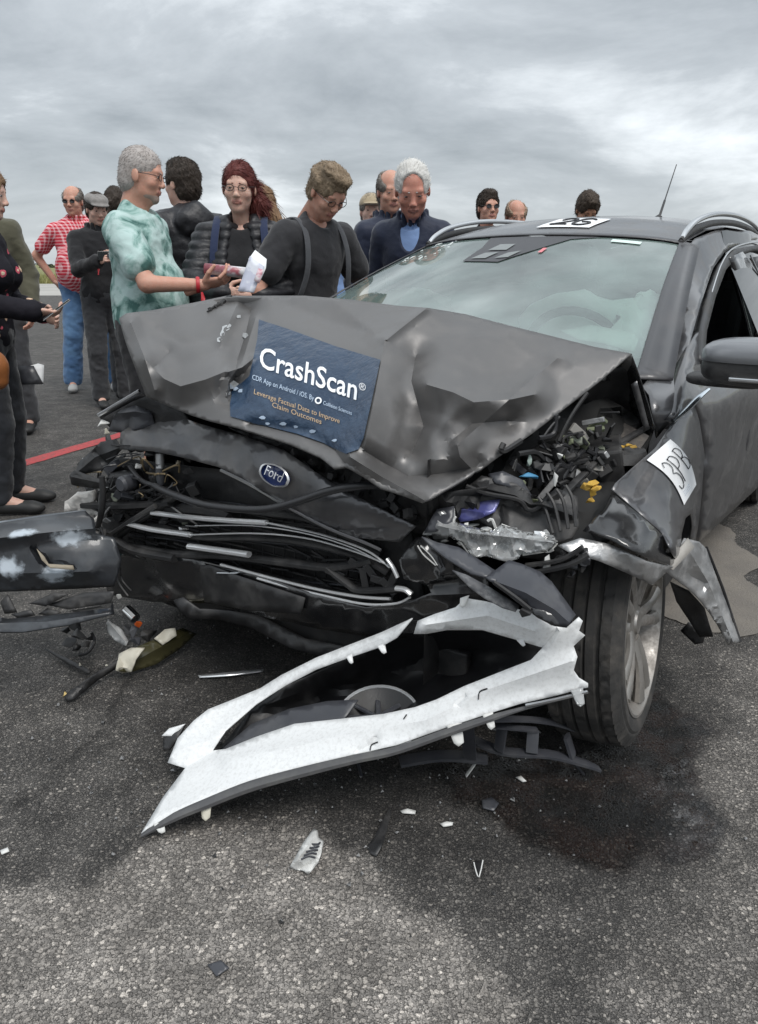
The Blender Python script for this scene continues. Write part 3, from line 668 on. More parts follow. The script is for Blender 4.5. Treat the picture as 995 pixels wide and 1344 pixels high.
# near wing: outer panel, folded-in nose, bare lower flange and torn arch
wing = sheet('front_wing', [(803, 642, 's', -.14), (808, 634, 's', -.12), (860, 588, 's', .08), (884, 553, 's', .24), (912, 532, 'w', .812), (918, 552, 'w', .826), (925, 596, 'w', .842), (922, 640, 'w', .845), (918, 680, 'w', .838), (913, 712, 'w', .828), (906, 708, 's', .30), (909, 690, 's', .27), (907, 674, 's', .22), (900, 680, 's', .15), (895, 700, 's', .09), (893, 728, 's', .02), (887, 735, 's', -.03), (870, 700, 's', -.11), (838, 672, 's', -.15)],
    [(860, 640, 's', 0.0), (890, 600, 's', .16), (885, 665, 's', .06)], ridges=[([(803, 644), (850, 640), (905, 545)], .004, 14), ([(875, 655), (884, 690), (888, 730)], .012, 12), ([(826, 664), (845, 620)], -.008, 20)], step=6, mat=PAINT, parent=car, noise=(.001, 40))
sheet('wing_fold', [(803, 646, 's', -.14), (838, 674, 's', -.155), (870, 702, 's', -.115), (888, 736, 's', -.04), (880, 744, 's', -.12), (850, 732, 's', -.26), (800, 708, 's', -.30), (765, 697, 's', -.32), (772, 688, 's', -.31), (792, 668, 's', -.23)], ridges=[([(775, 696), (880, 728)], .010, 16)], step=7, mat=GLOSSB, parent=wing, noise=(.004, 30))
sheet('wing_flange', [(732, 716, 's', -.36), (762, 706, 's', -.33), (800, 714, 's', -.30), (850, 737, 's', -.255), (884, 744, 's', -.11), (874, 752, 's', -.13), (856, 768, 's', -.20), (822, 752, 's', -.27), (786, 736, 's', -.33), (748, 726, 's', -.36)], step=7, mat=STEEL, parent=wing, noise=(.003, 25))
arch = sheet('torn_arch', [(872, 748, 's', -.12), (884, 736, 's', -.03), (898, 706, 'z', .54), (918, 711, 'z', .50), (927, 720, 'z', .47), (943, 764, 'z', .37), (957, 800, 'z', .29), (971, 842, 'z', .21), (956, 847, 'z', .21), (940, 818, 'z', .27), (922, 792, 'z', .34), (903, 772, 'z', .40), (886, 760, 'z', .46)], ridges=[([(898, 712), (930, 765), (962, 842)], .035, 16), ([(884, 745), (925, 765)], -.012, 12)], step=5, mat=STEEL, parent=car, noise=(.010, 14), sharp=20)
tube('arch_edge', px([(927, 718, 'z', .47), (946, 765, 'z', .365), (958, 800, 'z', .29), (972, 843, 'z', .21)]), .004, BLACKD, arch, n=6)
sheet('arch_bracket', [(874, 742, 'z', .555), (903, 706, 'z', .56), (912, 718, 'z', .54), (884, 748, 'z', .54)], step=8, mat=mat('beige seam panel', (.36, .34, .31), .5), parent=arch)
sheet('arch_liner', [(880, 764, 'z', .42), (905, 776, 'z', .36), (925, 798, 'z', .28), (936, 836, 'z', .19), (918, 836, 'z', .18), (903, 812, 'z', .24), (888, 790, 'z', .32)], step=7, mat=BLACKD, parent=arch, noise=(.01, 20))
sheet('mud_flap', [(893, 828, 'z', .17), (902, 818, 'z', .2), (926, 832, 'z', .18), (923, 844, 'z', .15), (912, 846, 'z', .14)], step=5, mat=BLACKP, parent=arch, thick=.012)
tube('wing_trim', px([(883, 553, 's', .22), (900, 539, 's', .30), (918, 521, 's', .38), (930, 511, 's', .44)]), [.006, .009, .009, .006], mat('bright trim', (.70, .76, .80), .2, 1.0), car, n=8, flat=.7)
# sheet of paper with 3PB taped on the wing
def onto(o, u, v, off=.002):
    return proj_on(BV[o.name], u, v, off)
BV = {}
def make_bvh(o):
    BV[o.name] = BVHTree.FromPolygons([v.co.copy() for v in o.data.vertices], [tuple(p.vertices) for p in o.data.polygons]); return o
def proj_on(bv, u, v, off):
    d = Vector(ray(u, v)).normalized(); h = bv.ray_cast(Vector(EYE), d)
    if h[0] is None:
        q = Vector(EYE) + d * 2; h = bv.find_nearest(q); return np.array(h[0]) - np.array(d) * off
    n = h[1] if h[1].dot(d) < 0 else -h[1]
    return np.array(h[0]) + np.array(n) * off * .5 - np.array(d) * off * .7
make_bvh(wing)
q4 = [(848, 604), (879, 577), (913, 636), (897, 663)]
def bil(q, a, b):
    q = np.array(q, float); bow = np.array([6, -5]) * math.sin(math.pi * b)
    return (q[0] * (1 - a) + q[1] * a) * (1 - b) + (q[3] * (1 - a) + q[2] * a) * b + bow
pap = grid('paper_sheet', lambda a, b: onto(wing, *bil(q4, a, b), .004), 9, 13, PAPER, car, flip=True)
ms = lambda a, b: onto(wing, *bil(q4, a, b), .0065)
stroke('marker_letter', ms, [(.12, .30), (.20, .22), (.31, .28), (.31, .40), (.22, .47), (.33, .52), (.38, .64), (.33, .76), (.20, .78), (.14, .70)], .0014, INK, pap)
stroke('marker_letter', ms, [(.40, .22), (.44, .45), (.46, .74)], .0014, INK, pap)
stroke('marker_letter', ms, [(.38, .24), (.54, .22), (.64, .33), (.58, .45), (.45, .48)], .0014, INK, pap)
stroke('marker_letter', ms, [(.74, .18), (.76, .40), (.80, .64)], .0014, INK, pap)
stroke('marker_letter', ms, [(.72, .19), (.86, .18), (.92, .28), (.86, .38), (.77, .40), (.90, .42), (.97, .52), (.93, .62), (.80, .64)], .0014, INK, pap)
for i in range(3): stroke('faint_print', ms, [(.2, .84 + .035 * i), (.6, .84 + .035 * i)], .0007, mat('faint print', (.5, .55, .62), .7) if i == 0 else MATS['faint print'], pap)
# ---------------------------------------------------------------- bonnet, buckled into a tent
TOPL = [(156, 418, 's', -.40), (166, 411, 's', -.38), (200, 407, 's', -.31), (250, 398, 's', -.22), (298, 388, 's', -.15), (340, 388, 's', -.13), (400, 388, 's', -.10), (460, 393, 's', -.07), (520, 401, 's', -.05), (561, 404, 's', -.04), (610, 412, 's', -.01), (660, 425, 's', .02), (720, 440, 's', .05), (780, 455, 's', .08), (829, 464, 's', .10)]
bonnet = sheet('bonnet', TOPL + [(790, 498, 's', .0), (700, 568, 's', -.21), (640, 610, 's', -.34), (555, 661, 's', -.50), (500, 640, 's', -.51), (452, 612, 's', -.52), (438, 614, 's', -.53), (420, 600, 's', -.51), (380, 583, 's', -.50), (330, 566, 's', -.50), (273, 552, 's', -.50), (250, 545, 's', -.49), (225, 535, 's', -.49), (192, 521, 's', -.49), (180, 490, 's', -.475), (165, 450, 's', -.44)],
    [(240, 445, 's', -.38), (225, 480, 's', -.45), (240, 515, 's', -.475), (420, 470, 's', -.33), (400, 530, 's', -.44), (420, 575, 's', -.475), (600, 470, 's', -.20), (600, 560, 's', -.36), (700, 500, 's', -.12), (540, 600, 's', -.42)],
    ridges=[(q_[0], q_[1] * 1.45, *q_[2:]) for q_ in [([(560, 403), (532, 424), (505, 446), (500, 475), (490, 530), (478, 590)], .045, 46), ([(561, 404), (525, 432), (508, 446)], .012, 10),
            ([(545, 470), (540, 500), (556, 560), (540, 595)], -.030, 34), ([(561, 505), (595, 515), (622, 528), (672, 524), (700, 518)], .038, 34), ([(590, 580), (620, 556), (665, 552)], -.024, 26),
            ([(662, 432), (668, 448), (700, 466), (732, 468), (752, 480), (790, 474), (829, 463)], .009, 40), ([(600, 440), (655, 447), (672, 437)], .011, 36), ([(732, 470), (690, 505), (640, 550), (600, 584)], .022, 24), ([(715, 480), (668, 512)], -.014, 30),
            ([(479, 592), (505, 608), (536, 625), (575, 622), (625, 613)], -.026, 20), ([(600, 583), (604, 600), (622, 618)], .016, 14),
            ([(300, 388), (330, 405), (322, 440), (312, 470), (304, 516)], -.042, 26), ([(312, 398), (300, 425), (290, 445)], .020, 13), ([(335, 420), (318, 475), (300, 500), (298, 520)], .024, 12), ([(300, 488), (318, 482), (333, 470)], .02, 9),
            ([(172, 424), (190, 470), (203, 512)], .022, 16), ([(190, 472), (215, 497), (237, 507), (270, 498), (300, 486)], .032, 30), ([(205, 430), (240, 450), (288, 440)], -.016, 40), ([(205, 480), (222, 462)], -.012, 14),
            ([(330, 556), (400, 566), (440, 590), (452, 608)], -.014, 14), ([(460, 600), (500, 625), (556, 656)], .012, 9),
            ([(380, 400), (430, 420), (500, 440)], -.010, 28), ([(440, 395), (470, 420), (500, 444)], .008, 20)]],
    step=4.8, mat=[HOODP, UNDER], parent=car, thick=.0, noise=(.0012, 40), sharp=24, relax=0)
hm = bonnet.modifiers.new('thick', 'SOLIDIFY'); hm.thickness = .006; hm.offset = -1; hm.material_offset = 1; hm.material_offset_rim = 0
make_bvh(bonnet)
TOP3 = catmull([pt(*q) for q in TOPL], 3)
nT = len(TOP3)
def hood_back(a, b):
    i = min(int(round(a * (nT - 1))), nT - 1); p = TOP3[i]; q = K(.04 + .22 * (a * 2 - 1) ** 2, lerp(-.66, .69, a), .925)
    r_ = lerp(p, q, b); r_[2] -= .03 * math.sin(math.pi * b) + .004 * (b < .01); return r_
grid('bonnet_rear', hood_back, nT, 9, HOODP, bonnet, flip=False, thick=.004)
# inner flange hanging from the near rear corner and the black seal
sheet('bonnet_side_flange', [(829, 465, 's', .105), (838, 492, 's', .12), (850, 530, 's', .14), (859, 563, 's', .15), (852, 572, 's', .16), (838, 560, 's', .19), (822, 520, 's', .20), (806, 500, 's', .16), (790, 500, 's', .03)], step=8, mat=GLOSSB, parent=bonnet, noise=(.006, 20))
sheet('bonnet_hinge_bracket', [(828, 505, 's', .10), (836, 500, 's', .10), (852, 560, 's', .13), (846, 566, 's', .13)], step=6, mat=PAINT, parent=bonnet)
sheet('bonnet_underframe', [(742, 518, 's', -.06), (790, 488, 's', .06), (826, 480, 's', .14), (845, 545, 's', .22), (800, 545, 's', .22), (770, 530, 's', .1)], step=8, mat=BLACKD, parent=bonnet, noise=(.008, 22))
tube('torn_seal', px([(290, 402), (298, 396), (306, 391), (312, 389)], 's', -.20) if False else [onto(bonnet, *q, .004) for q in ((272, 410), (282, 403), (290, 399), (298, 393), (303, 389))], [.002, .004, .006, .008, .004], BLACKD, bonnet, n=6)
for i, (u, v) in enumerate(((276, 407), (283, 403), (290, 400), (296, 394), (300, 391), (286, 400))): chunk('torn_seal_lump', onto(bonnet, u, v, .004), .008, BLACKD, bonnet, 40 + i)
BARE = mat('bared metal', (.55, .56, .56), .4, .7, bump=(60, .3))
for i, (u, v, l) in enumerate(((296, 432, 8), (301, 428, 6), (292, 438, 7), (312, 416, 6), (322, 440, 6), (288, 446, 5), (306, 505, 9), (299, 515, 7))):
    o = [onto(bonnet, u + l * math.cos(k_ * 1.26 + i) * random.uniform(.3, 1), v + l * .8 * math.sin(k_ * 1.26 + i) * random.uniform(.3, 1), .0015) for k_ in range(5)]; pyd('paint_scrape', o, [(0, 1, 2, 3, 4)], BARE, bonnet, None)
# sticker on the bonnet
STB = mat('blue vinyl sticker', (.013, .034, .072), .38, coat=.2, dust=((.06, .10, .16), .45, 14), bump=(28, .9))
stk = sheet('bonnet_sticker', [(340, 420, 't', 2), (380, 433, 't', 2), (440, 455, 't', 2), (500, 473, 't', 2), (490, 520, 't', 2), (478, 575, 't', 2), (471, 590, 't', 2), (455, 596), (430, 584), (390, 570), (350, 560), (303, 547, 't', 2), (302, 530), (305, 510), (318, 503), (328, 494), (333, 470), (338, 446)], step=5, mat=STB, parent=car, thick=0)
for v_ in stk.data.vertices:
    u_, w_, d_ = proj(v_.co); v_.co = onto(bonnet, u_, w_, .0035)
make_bvh(stk); stk.data.update()
LETW = mat('white vinyl lettering', (.80, .82, .84), .45); LETO = mat('tan vinyl lettering', (.50, .36, .22), .5); LETP = mat('pale blue lettering', (.45, .55, .68), .5)
def text_on(name, s_, p0, p1, hpx, m, parent, lean=(0, -1), target=None, bold=0.0, off=.0022, shear=0):
    cu = bpy.data.curves.new('lettering', 'FONT'); cu.body = s_; cu.size = 1; cu.offset = bold; cu.shear = shear; cu.resolution_u = 3
    o = bpy.data.objects.new('lettering', cu); col.objects.link(o); dg = bpy.context.evaluated_depsgraph_get(); me_ = bpy.data.meshes.new_from_object(o.evaluated_get(dg)); bpy.data.objects.remove(o); bpy.data.curves.remove(cu)
    bm = bmesh.new(); bm.from_mesh(me_); bmesh.ops.triangulate(bm, faces=bm.faces)
    x1 = max(v.co.x for v in bm.verts); p0 = np.array(p0, float); p1 = np.array(p1, float); lim = 5.0 / np.linalg.norm(p1 - p0) * x1
    for _ in range(2):
        es = [e_ for e_ in bm.edges if e_.calc_length() > lim]
        if es: bmesh.ops.subdivide_edges(bm, edges=es, cuts=1); bmesh.ops.triangulate(bm, faces=[f_ for f_ in bm.faces if len(f_.verts) > 3])
    for v in bm.verts:
        q = p0 + (p1 - p0) * (v.co.x / x1) + np.array(lean) * hpx * (v.co.y / .70); v.co = target(*q, off)
    bm.to_mesh(me_); bm.free(); return link(name, me_, m, parent)
onS = lambda u, v, off: proj_on(BV[stk.name], u, v, off)
L_ = (.10, -1)
text_on('lettering', 'CrashScan', (339, 481), (468, 525), 27, LETW, stk, L_, onS, .012)
text_on('lettering', '\u00ae', (471, 511), (480, 514), 9, LETW, stk, L_, onS)
text_on('lettering', 'CDR App on Android / iOS. By', (331, 498), (412, 526), 6.5, LETP, stk, L_, onS)
text_on('lettering', 'Collision Sciences', (424, 531), (462, 545), 5, LETP, stk, L_, onS)
text_on('lettering', 'Leverage Factual Data to Improve', (333, 517), (446, 556), 6.5, LETO, stk, L_, onS)
text_on('lettering', 'Claim Outcomes', (357, 534), (422, 557), 6.5, LETO, stk, L_, onS)
def ringpx(c, r0, r1, fn, n=20):
    V = []; [V.extend([fn(c[0] + r1 * math.cos(6.283 * i / n), c[1] + r1 * math.sin(6.283 * i / n)), fn(c[0] + r0 * math.cos(6.283 * i / n), c[1] + r0 * math.sin(6.283 * i / n))]) for i in range(n)]
    return V, [(2 * i, 2 * i + 1, 2 * ((i + 1) % n) + 1, 2 * ((i + 1) % n)) for i in range(n)]
pyd('emblem', *ringpx((418, 526), 2.6, 4.6, lambda u, v: onS(u, v, .0022)), LETW, stk, None)
for i, (u, v, l) in enumerate(((308, 510, 6), (316, 513, 5), (345, 548, 5), (372, 556, 5), (388, 560, 4), (352, 556, 4), (440, 578, 4), (410, 566, 5))):
    pyd('sticker_tear', [onS(u + l * math.cos(k_ * 1.05 + i) * random.uniform(.4, 1.2), v + l * .5 * math.sin(k_ * 1.05 + i), .002) for k_ in range(6)], [tuple(range(6))], LETP, stk, None)
stk.name = 'bonnet_sticker'

# ---------------------------------------------------------------- nose, grille and bumper
F0 = -.42
nose = sheet('nose_panel', [(157, 590, 's', -.44), (158, 568, 's', -.43), (168, 561, 's', -.42), (196, 559, 's', -.40), (203, 552, 's', -.38), (196, 538, 's', -.33), (215, 540, 's', -.35), (262, 556, 's', -.39), (320, 572, 's', -.42), (372, 590, 's', -.445), (440, 637, 's', -.455), (500, 668, 's', -.45), (546, 691, 's', -.43), (525, 712, 's', -.42), (470, 706, 's', -.445), (420, 687, 's', -.46), (370, 659, 's', -.465), (325, 632, 's', -.465), (290, 614, 's', -.46), (250, 603, 's', -.45), (200, 592, 's', -.44)],
    [(360, 622, 's', -.475), (440, 665, 's', -.475), (260, 575, 's', -.43)], ridges=[([(200, 560), (212, 577), (205, 592)], .018, 14), ([(205, 545), (232, 575), (260, 600)], .012, 16), ([(300, 570), (270, 598)], -.010, 16), ([(318, 575), (345, 620)], .007, 12), ([(448, 650), (500, 690)], .006, 20)], step=7, mat=PAINT, parent=car, thick=.004, noise=(.0012, 40), relax=2)
make_bvh(nose)
onN = lambda u, v, off: proj_on(BV[nose.name], u, v, off)
def ell(c, ax_, ay_, rot, n=36, k_=1.0): return [(c[0] + k_ * (ax_ * math.cos(6.283 * i / n) * math.cos(rot) - ay_ * math.sin(6.283 * i / n) * math.sin(rot)), c[1] + k_ * (ax_ * math.cos(6.283 * i / n) * math.sin(rot) + ay_ * math.sin(6.283 * i / n) * math.cos(rot))) for i in range(n)]
ec = (363, 623.5); ea, eb, er = 21, 12.5, R(27)
BADGE = mat('badge blue enamel', (.010, .022, .085), .2, coat=.6)
bd = solid(pyd('badge', [onN(*q, .008) for q in ell(ec, ea, eb, er)], [tuple(range(36))], BADGE, car, None), .006)
o_, i_ = ell(ec, ea, eb, er), ell(ec, ea, eb, er, k_=.86)
pyd('badge_ring', [p for a, b in zip(o_, i_) for p in (onN(*a, .017), onN(*b, .020))], [(2 * i, 2 * i + 1, 2 * ((i + 1) % 36) + 1, 2 * ((i + 1) % 36)) for i in range(36)], CHROME, bd, 60)
text_on('badge_script', 'Ford', (350, 621), (374, 632), 11, mat('badge script silver', (.78, .79, .82), .3, .5), bd, (.25, -1), lambda u, v, off: onN(u, v, .024), 0, shear=.3)
BPL = BLACKP
# dark support behind everything, torn slam panel under the bonnet lip
sheet('grille_backing', [(150, 600, 's', -.36), (300, 618, 's', -.38), (420, 690, 's', -.38), (540, 700, 's', -.38), (560, 800, 's', -.38), (440, 815, 's', -.36), (280, 790, 's', -.34), (140, 730, 's', -.34), (130, 660, 's', -.34)], step=14, mat=BLACKD, parent=car, noise=(.012, 30))
sheet('slam_panel', [(300, 560, 's', -.40), (420, 590, 's', -.41), (555, 650, 's', -.42), (640, 640, 's', -.36), (600, 700, 's', -.37), (545, 700, 's', -.38), (440, 636, 's', -.40)], step=9, mat=BLACKD, parent=car, noise=(.02, 12))
for i in range(46):                                           # crushed radiator fins and lugs below the lip
    f_ = random.random(); u = lerp(330, 550, f_) + random.uniform(-8, 14); v = lerp(572, 672, f_) + random.uniform(0, 20)
    box('slam_panel_lug', pt(u, v, 's', -.43 + random.uniform(-.01, .03)), (random.uniform(.008, .03), .012, random.uniform(.006, .022)), BLACKD, car, rot=(random.uniform(-.6, .6), random.uniform(-.6, .6), random.uniform(-.6, .6)), bev=0, basis=CARM)
for i in range(15):                                            # radiator slats behind the grille
    o_s = i * 8.5; tube('radiator_slat', px([(170 + rg_s, 640 + o_s * .8 + (rg_s) * .17 + 3 * math.sin(i * 1.7 + rg_s * .03), 's', -.385 - .004 * math.sin(rg_s * .05 + i)) for rg_s in range(0, 345, 23)]), .0028, BLACKP if i % 3 else SLATE, car, n=4, smoothn=2)
for i in range(24): tube('radiator_rib', px([(175 + 14 * i, 640 + 2.4 * i, 's', -.383), (178 + 14 * i, 690 + 2.2 * i, 's', -.383), (174 + 14 * i, 735 + 2 * i, 's', -.375)]), .0022, BLACKD, car, n=4, smoothn=2)
tube('nose_trim', px([(290, 617), (330, 637), (372, 662)], 's', -.468), .0045, SATIN, car, n=6)
tube('nose_trim', px([(380, 667), (430, 693), (478, 712), (500, 722)], 's', -.465), .004, mat('dull trim', (.25, .25, .26), .35, .8), car, n=6)
# grille hoops: thick black frames with chrome strips
def hoop(path, r_, m=BPL, flat=.8, nm='grille_bar', s=-.43): return tube(nm, px(path, 's', s), r_, m, car, n=8, flat=flat)
hoop([(152, 712), (160, 700), (205, 668), (232, 650)], .014)
hoop([(120, 690), (150, 700), (166, 690), (205, 690), (260, 705), (330, 706), (400, 712), (470, 730), (510, 752)], .011, s=-.42)
hoop([(150, 712), (220, 726), (300, 730), (370, 738), (430, 745), (470, 740), (490, 735)], .014, s=-.425)
hoop([(160, 722), (230, 742), (310, 748), (380, 765), (450, 782), (520, 785)], .014, s=-.41)
hoop([(210, 650), (270, 660), (340, 672), (400, 680), (450, 700), (500, 728)], .012, s=-.40)
hoop([(430, 745), (455, 765), (475, 775), (530, 772)], .012, s=-.43)
hoop([(150, 705), (175, 722), (230, 733)], .016, s=-.44)
for p_, r_, s_ in (([(168, 687), (200, 695), (250, 702)], .010, -.447), ([(250, 702), (330, 700), (400, 706), (460, 722), (497, 736), (510, 742)], .003, -.445), ([(200, 673), (250, 679), (300, 683), (350, 686)], .009, -.447), ([(350, 686), (420, 701), (480, 722), (512, 745)], .0034, -.446), ([(256, 690), (330, 690), (400, 700), (460, 718), (500, 738)], .0022, -.447), ([(508, 733), (516, 745), (522, 758)], .006, -.45), ([(248, 717), (285, 722), (327, 728)], .011, -.452), ([(290, 741), (350, 757), (410, 772), (470, 783), (512, 786)], .0048, -.45), ([(338, 759), (380, 771), (430, 783), (480, 793), (520, 792), (538, 784)], .0042, -.455), ([(520, 772), (532, 774), (540, 780)], .008, -.455)):
    tube('chrome_strip', px(p_, 's', s_), r_, CHROME, car, n=8, flat=.75)
for (u, v, a) in ((470, 742, .5), (488, 752, .9), (500, 762, .2), (510, 770, .8), (478, 758, 1.4), (440, 752, .3), (515, 762, 2.0)): box('grille_shard', pt(u, v, 's', -.43), (.05, .008, .018), BLACKP, car, rot=(0, a, .3), bev=.002, basis=CARM)
for i in range(26): u = random.uniform(160, 500); v = 668 + (u - 160) * .20 + random.uniform(0, 45); box('grille_mesh_piece', pt(u, v, 's', -.40), (random.uniform(.02, .07), .006, .005), BLACKD, car, rot=(0, random.uniform(-.2, .5), .2), bev=0, basis=CARM)
# lower bumper, gloss black, bowed
bump_ = sheet('front_bumper', [(140, 728, 's', -.40), (170, 726, 's', -.42), (265, 735, 's', -.43), (270, 742, 's', -.43), (330, 752, 's', -.45), (410, 780, 's', -.46), (480, 798, 's', -.46), (545, 787, 's', -.44), (566, 778, 's', -.42), (548, 745, 's', -.43), (556, 706, 's', -.42), (600, 720, 's', -.40), (640, 760, 's', -.36), (650, 810, 's', -.34), (560, 836, 's', -.40), (500, 838, 's', -.42), (420, 826, 's', -.42), (330, 806, 's', -.41), (276, 792, 's', -.40), (200, 790, 's', -.38), (140, 780, 's', -.36)], [(400, 802, 's', -.45), (560, 805, 's', -.43), (220, 760, 's', -.42), (600, 775, 's', -.40)],
    ridges=[([(270, 740), (268, 792)], .012, 10), ([(550, 782), (640, 778)], .012, 14), ([(430, 812), (540, 812)], -.008, 16)], step=8, mat=GLOSSB, parent=car, thick=.004, noise=(.003, 50))
sheet('bumper_patch', [(262, 742, 's', -.445), (276, 742, 's', -.45), (310, 755, 's', -.455), (400, 785, 's', -.47), (395, 806, 's', -.465), (330, 802, 's', -.45), (268, 790, 's', -.43)], step=9, mat=BLACKP, parent=bump_, noise=(.003, 25))
tube('hole_lip', px([(265, 737), (290, 743), (310, 747), (312, 752), (285, 752)], 's', -.452), .002, SATIN, bump_, n=5)
under = sheet('undertray', [(228, 788, 'z', .30), (240, 784, 'z', .31), (262, 800, 'z', .28), (300, 802, 'z', .28), (340, 808, 'z', .27), (400, 838, 'z', .24), (450, 848, 'z', .24), (560, 845, 'z', .26), (620, 850, 'z', .26), (600, 872, 'z', .20), (500, 866, 'z', .20), (430, 864, 'z', .20), (380, 850, 'z', .21), (330, 824, 'z', .23), (290, 814, 'z', .24), (250, 812, 'z', .25), (235, 802, 'z', .27)], step=9, mat=BLACKP, parent=car, thick=.006, noise=(.004, 25))
# big cable draped over the nose
tube('loose_hose', px([(203, 638, 's', -.44), (225, 648, 's', -.47), (262, 661, 's', -.49), (310, 668, 's', -.50), (352, 668, 's', -.505), (392, 658, 's', -.505), (430, 645, 's', -.50), (468, 638, 's', -.48), (500, 637, 's', -.44)]), .0095, WIRE, car, n=10)
tube('loose_hose', px([(203, 638, 's', -.44), (185, 630, 's', -.43), (170, 612, 's', -.42)]), .007, WIRE, car, n=8)
# ---- left-hand headlamp wreckage
def js(u, v, lo_=-.44, hi_=-.36): return pt(u, v, 's', random.uniform(lo_, hi_))
sheet('wing_edge_strip', [(129, 545, 's', -.46), (182, 514, 's', -.43), (192, 520, 's', -.42), (172, 528, 's', -.42), (132, 550, 's', -.45)], step=6, mat=PAINT, parent=car)
tube('wing_edge', px([(129, 545, 's', -.465), (156, 529, 's', -.45), (183, 513, 's', -.435)]), .005, SATIN, car, n=6)
sheet('wing_inner_dark', [(132, 550, 's', -.44), (182, 516, 's', -.40), (240, 540, 's', -.38), (255, 560, 's', -.38), (200, 560, 's', -.40), (150, 566, 's', -.42)], step=8, mat=BLACKD, parent=car, noise=(.008, 20))
lamp = sheet('headlamp_housing', [(150, 545, 's', -.43), (158, 538, 's', -.43), (178, 532, 's', -.42), (198, 540, 's', -.40), (204, 560, 's', -.40), (160, 568, 's', -.43), (142, 566, 's', -.43)], ridges=[([(150, 543), (178, 540), (200, 545)], .02, 8), ([(170, 545), (168, 566)], -.012, 7)], step=5, mat=SLATE, parent=car, noise=(.006, 14))
sheet('headlamp_bezel', [(98, 622, 's', -.46), (104, 606, 's', -.45), (122, 590, 's', -.44), (132, 580, 's', -.43), (152, 576, 's', -.42), (160, 590, 's', -.42), (148, 604, 's', -.43), (132, 617, 's', -.44), (112, 622, 's', -.455)], ridges=[([(100, 621), (125, 600), (156, 588)], .014, 10), ([(125, 592), (140, 608)], -.014, 8)], step=5, mat=BLACKP, parent=car, noise=(.008, 14))
sheet('headlamp_bracket', [(91, 624, 's', -.47), (97, 617, 's', -.47), (134, 630, 's', -.45), (134, 642, 's', -.44), (100, 638, 's', -.46), (94, 636, 's', -.465)], ridges=[([(95, 626), (132, 634)], .012, 6)], step=5, mat=BLACKP, parent=car)
chunk('lamp_fragment', pt(134, 556, 's', -.46), .020, WHITEPL, car, 3, (1.2, .7, .6)); chunk('lamp_fragment', pt(140, 566, 's', -.46), .012, CREAMPL, car, 4)
foam = sheet('bumper_foam', [(85, 658, 's', -.45), (100, 651, 's', -.45), (120, 646, 's', -.44), (124, 656, 's', -.43), (118, 664, 's', -.43), (140, 668, 's', -.42), (128, 678, 's', -.43), (100, 672, 's', -.44), (84, 671, 's', -.46)], step=5, mat=mat('grey white foam', (.55, .53, .50), .9, bump=(60, .5)), parent=car, thick=.02, noise=(.01, 12))
sheet('bumper_foam', [(112, 690, 's', -.46), (120, 684, 's', -.46), (128, 676, 's', -.46), (126, 690, 's', -.46), (118, 704, 's', -.47), (92, 708, 's', -.48), (76, 708, 's', -.485)], step=5, mat=MATS['grey white foam'], parent=car, thick=.006, noise=(.004, 12))
tube('lamp_motor', px([(150, 628, 's', -.42), (182, 626, 's', -.40)]), .022, BLACKP, car, n=14, smoothn=1)
lathe('lamp_motor_cap', [(0, .024), (.018, .024), (.024, .016), (.024, -.02)], pt(166, 634, 's', -.44), tuple(-CB), SLATE, car, 20)
lathe('wiring_plug', [(.0, .03), (.010, .03), (.012, .0), (.010, -.03)], pt(210, 622, 's', -.42), (0, 0, 1), SLATE, car, 12)
tube('wiring_plug', px([(210, 596, 's', -.41), (210, 615, 's', -.42)]), .012, STEEL, car, n=10)
chunk('lamp_fragment', pt(152, 652, 's', -.42), .022, GREENPL, car, 6, (1.2, .5, .8)); chunk('lamp_fragment', pt(182, 612, 's', -.42), .012, WHITEPL, car, 7); chunk('lamp_fragment', pt(232, 608, 's', -.41), .012, mat('tan plastic', (.35, .30, .22), .6), car, 8)
tube('support_strut', px([(134, 625), (135, 650), (133, 672), (129, 690)], 's', -.475), [.008, .010, .010, .008], BLACKP, car, n=8)
tube('support_strut', px([(110, 663), (160, 664), (225, 660)], 's', -.43), .016, BLACKD, car, n=6, flat=.7)
tube('support_strut', px([(195, 668), (230, 668), (270, 670), (300, 680)], 's', -.415), .014, BLACKD, car, n=6)
tube('bracket_arm', px([(148, 700), (175, 682), (204, 664)], 's', -.45), .008, BLACKP, car, n=6)
WIREMATS = [WIRE, WIRE, BLACKD, BLACKD, WIRE, COPPER, mat('grey wire', (.16, .16, .16), .5)]
rg = random.Random(21)
for i in range(30):                                            # loose wiring across the headlamp bay
    u0, v0 = rg.uniform(110, 245), rg.uniform(585, 665); p_ = [(u0, v0, 's', -.43 + rg.uniform(-.03, .04))]
    for k_ in range(3): u0 += rg.uniform(-24, 30); v0 += rg.uniform(-16, 20); p_.append((min(max(u0, 102), 260), min(max(v0, 585), 690), 's', -.43 + rg.uniform(-.03, .04)))
    tube('loose_wire', px(p_), rg.uniform(.0015, .0032), rg.choice(WIREMATS), car, n=5, smoothn=5)
for i in range(95):
    u, v = rg.uniform(108, 262), rg.uniform(575, 695)
    if rg.random() < .5: box('bay_fragment', pt(u, v, 's', -.395 + rg.uniform(-.025, .03)), (rg.uniform(.015, .05), rg.uniform(.01, .03), rg.uniform(.01, .035)), rg.choice([BLACKP, BLACKD, SLATE, BLACKP]), car, rot=(rg.uniform(-1, 1), rg.uniform(-1, 1), rg.uniform(-1, 1)), bev=.002, basis=CARM)
    else: chunk('bay_fragment', pt(u, v, 's', -.395 + rg.uniform(-.025, .03)), rg.uniform(.010, .024), rg.choice([BLACKP, BLACKD, SLATE, BLACKP, STEEL, GREENPL, BLACKP]), car, 100 + i, (1.2, .8, .8), 9)
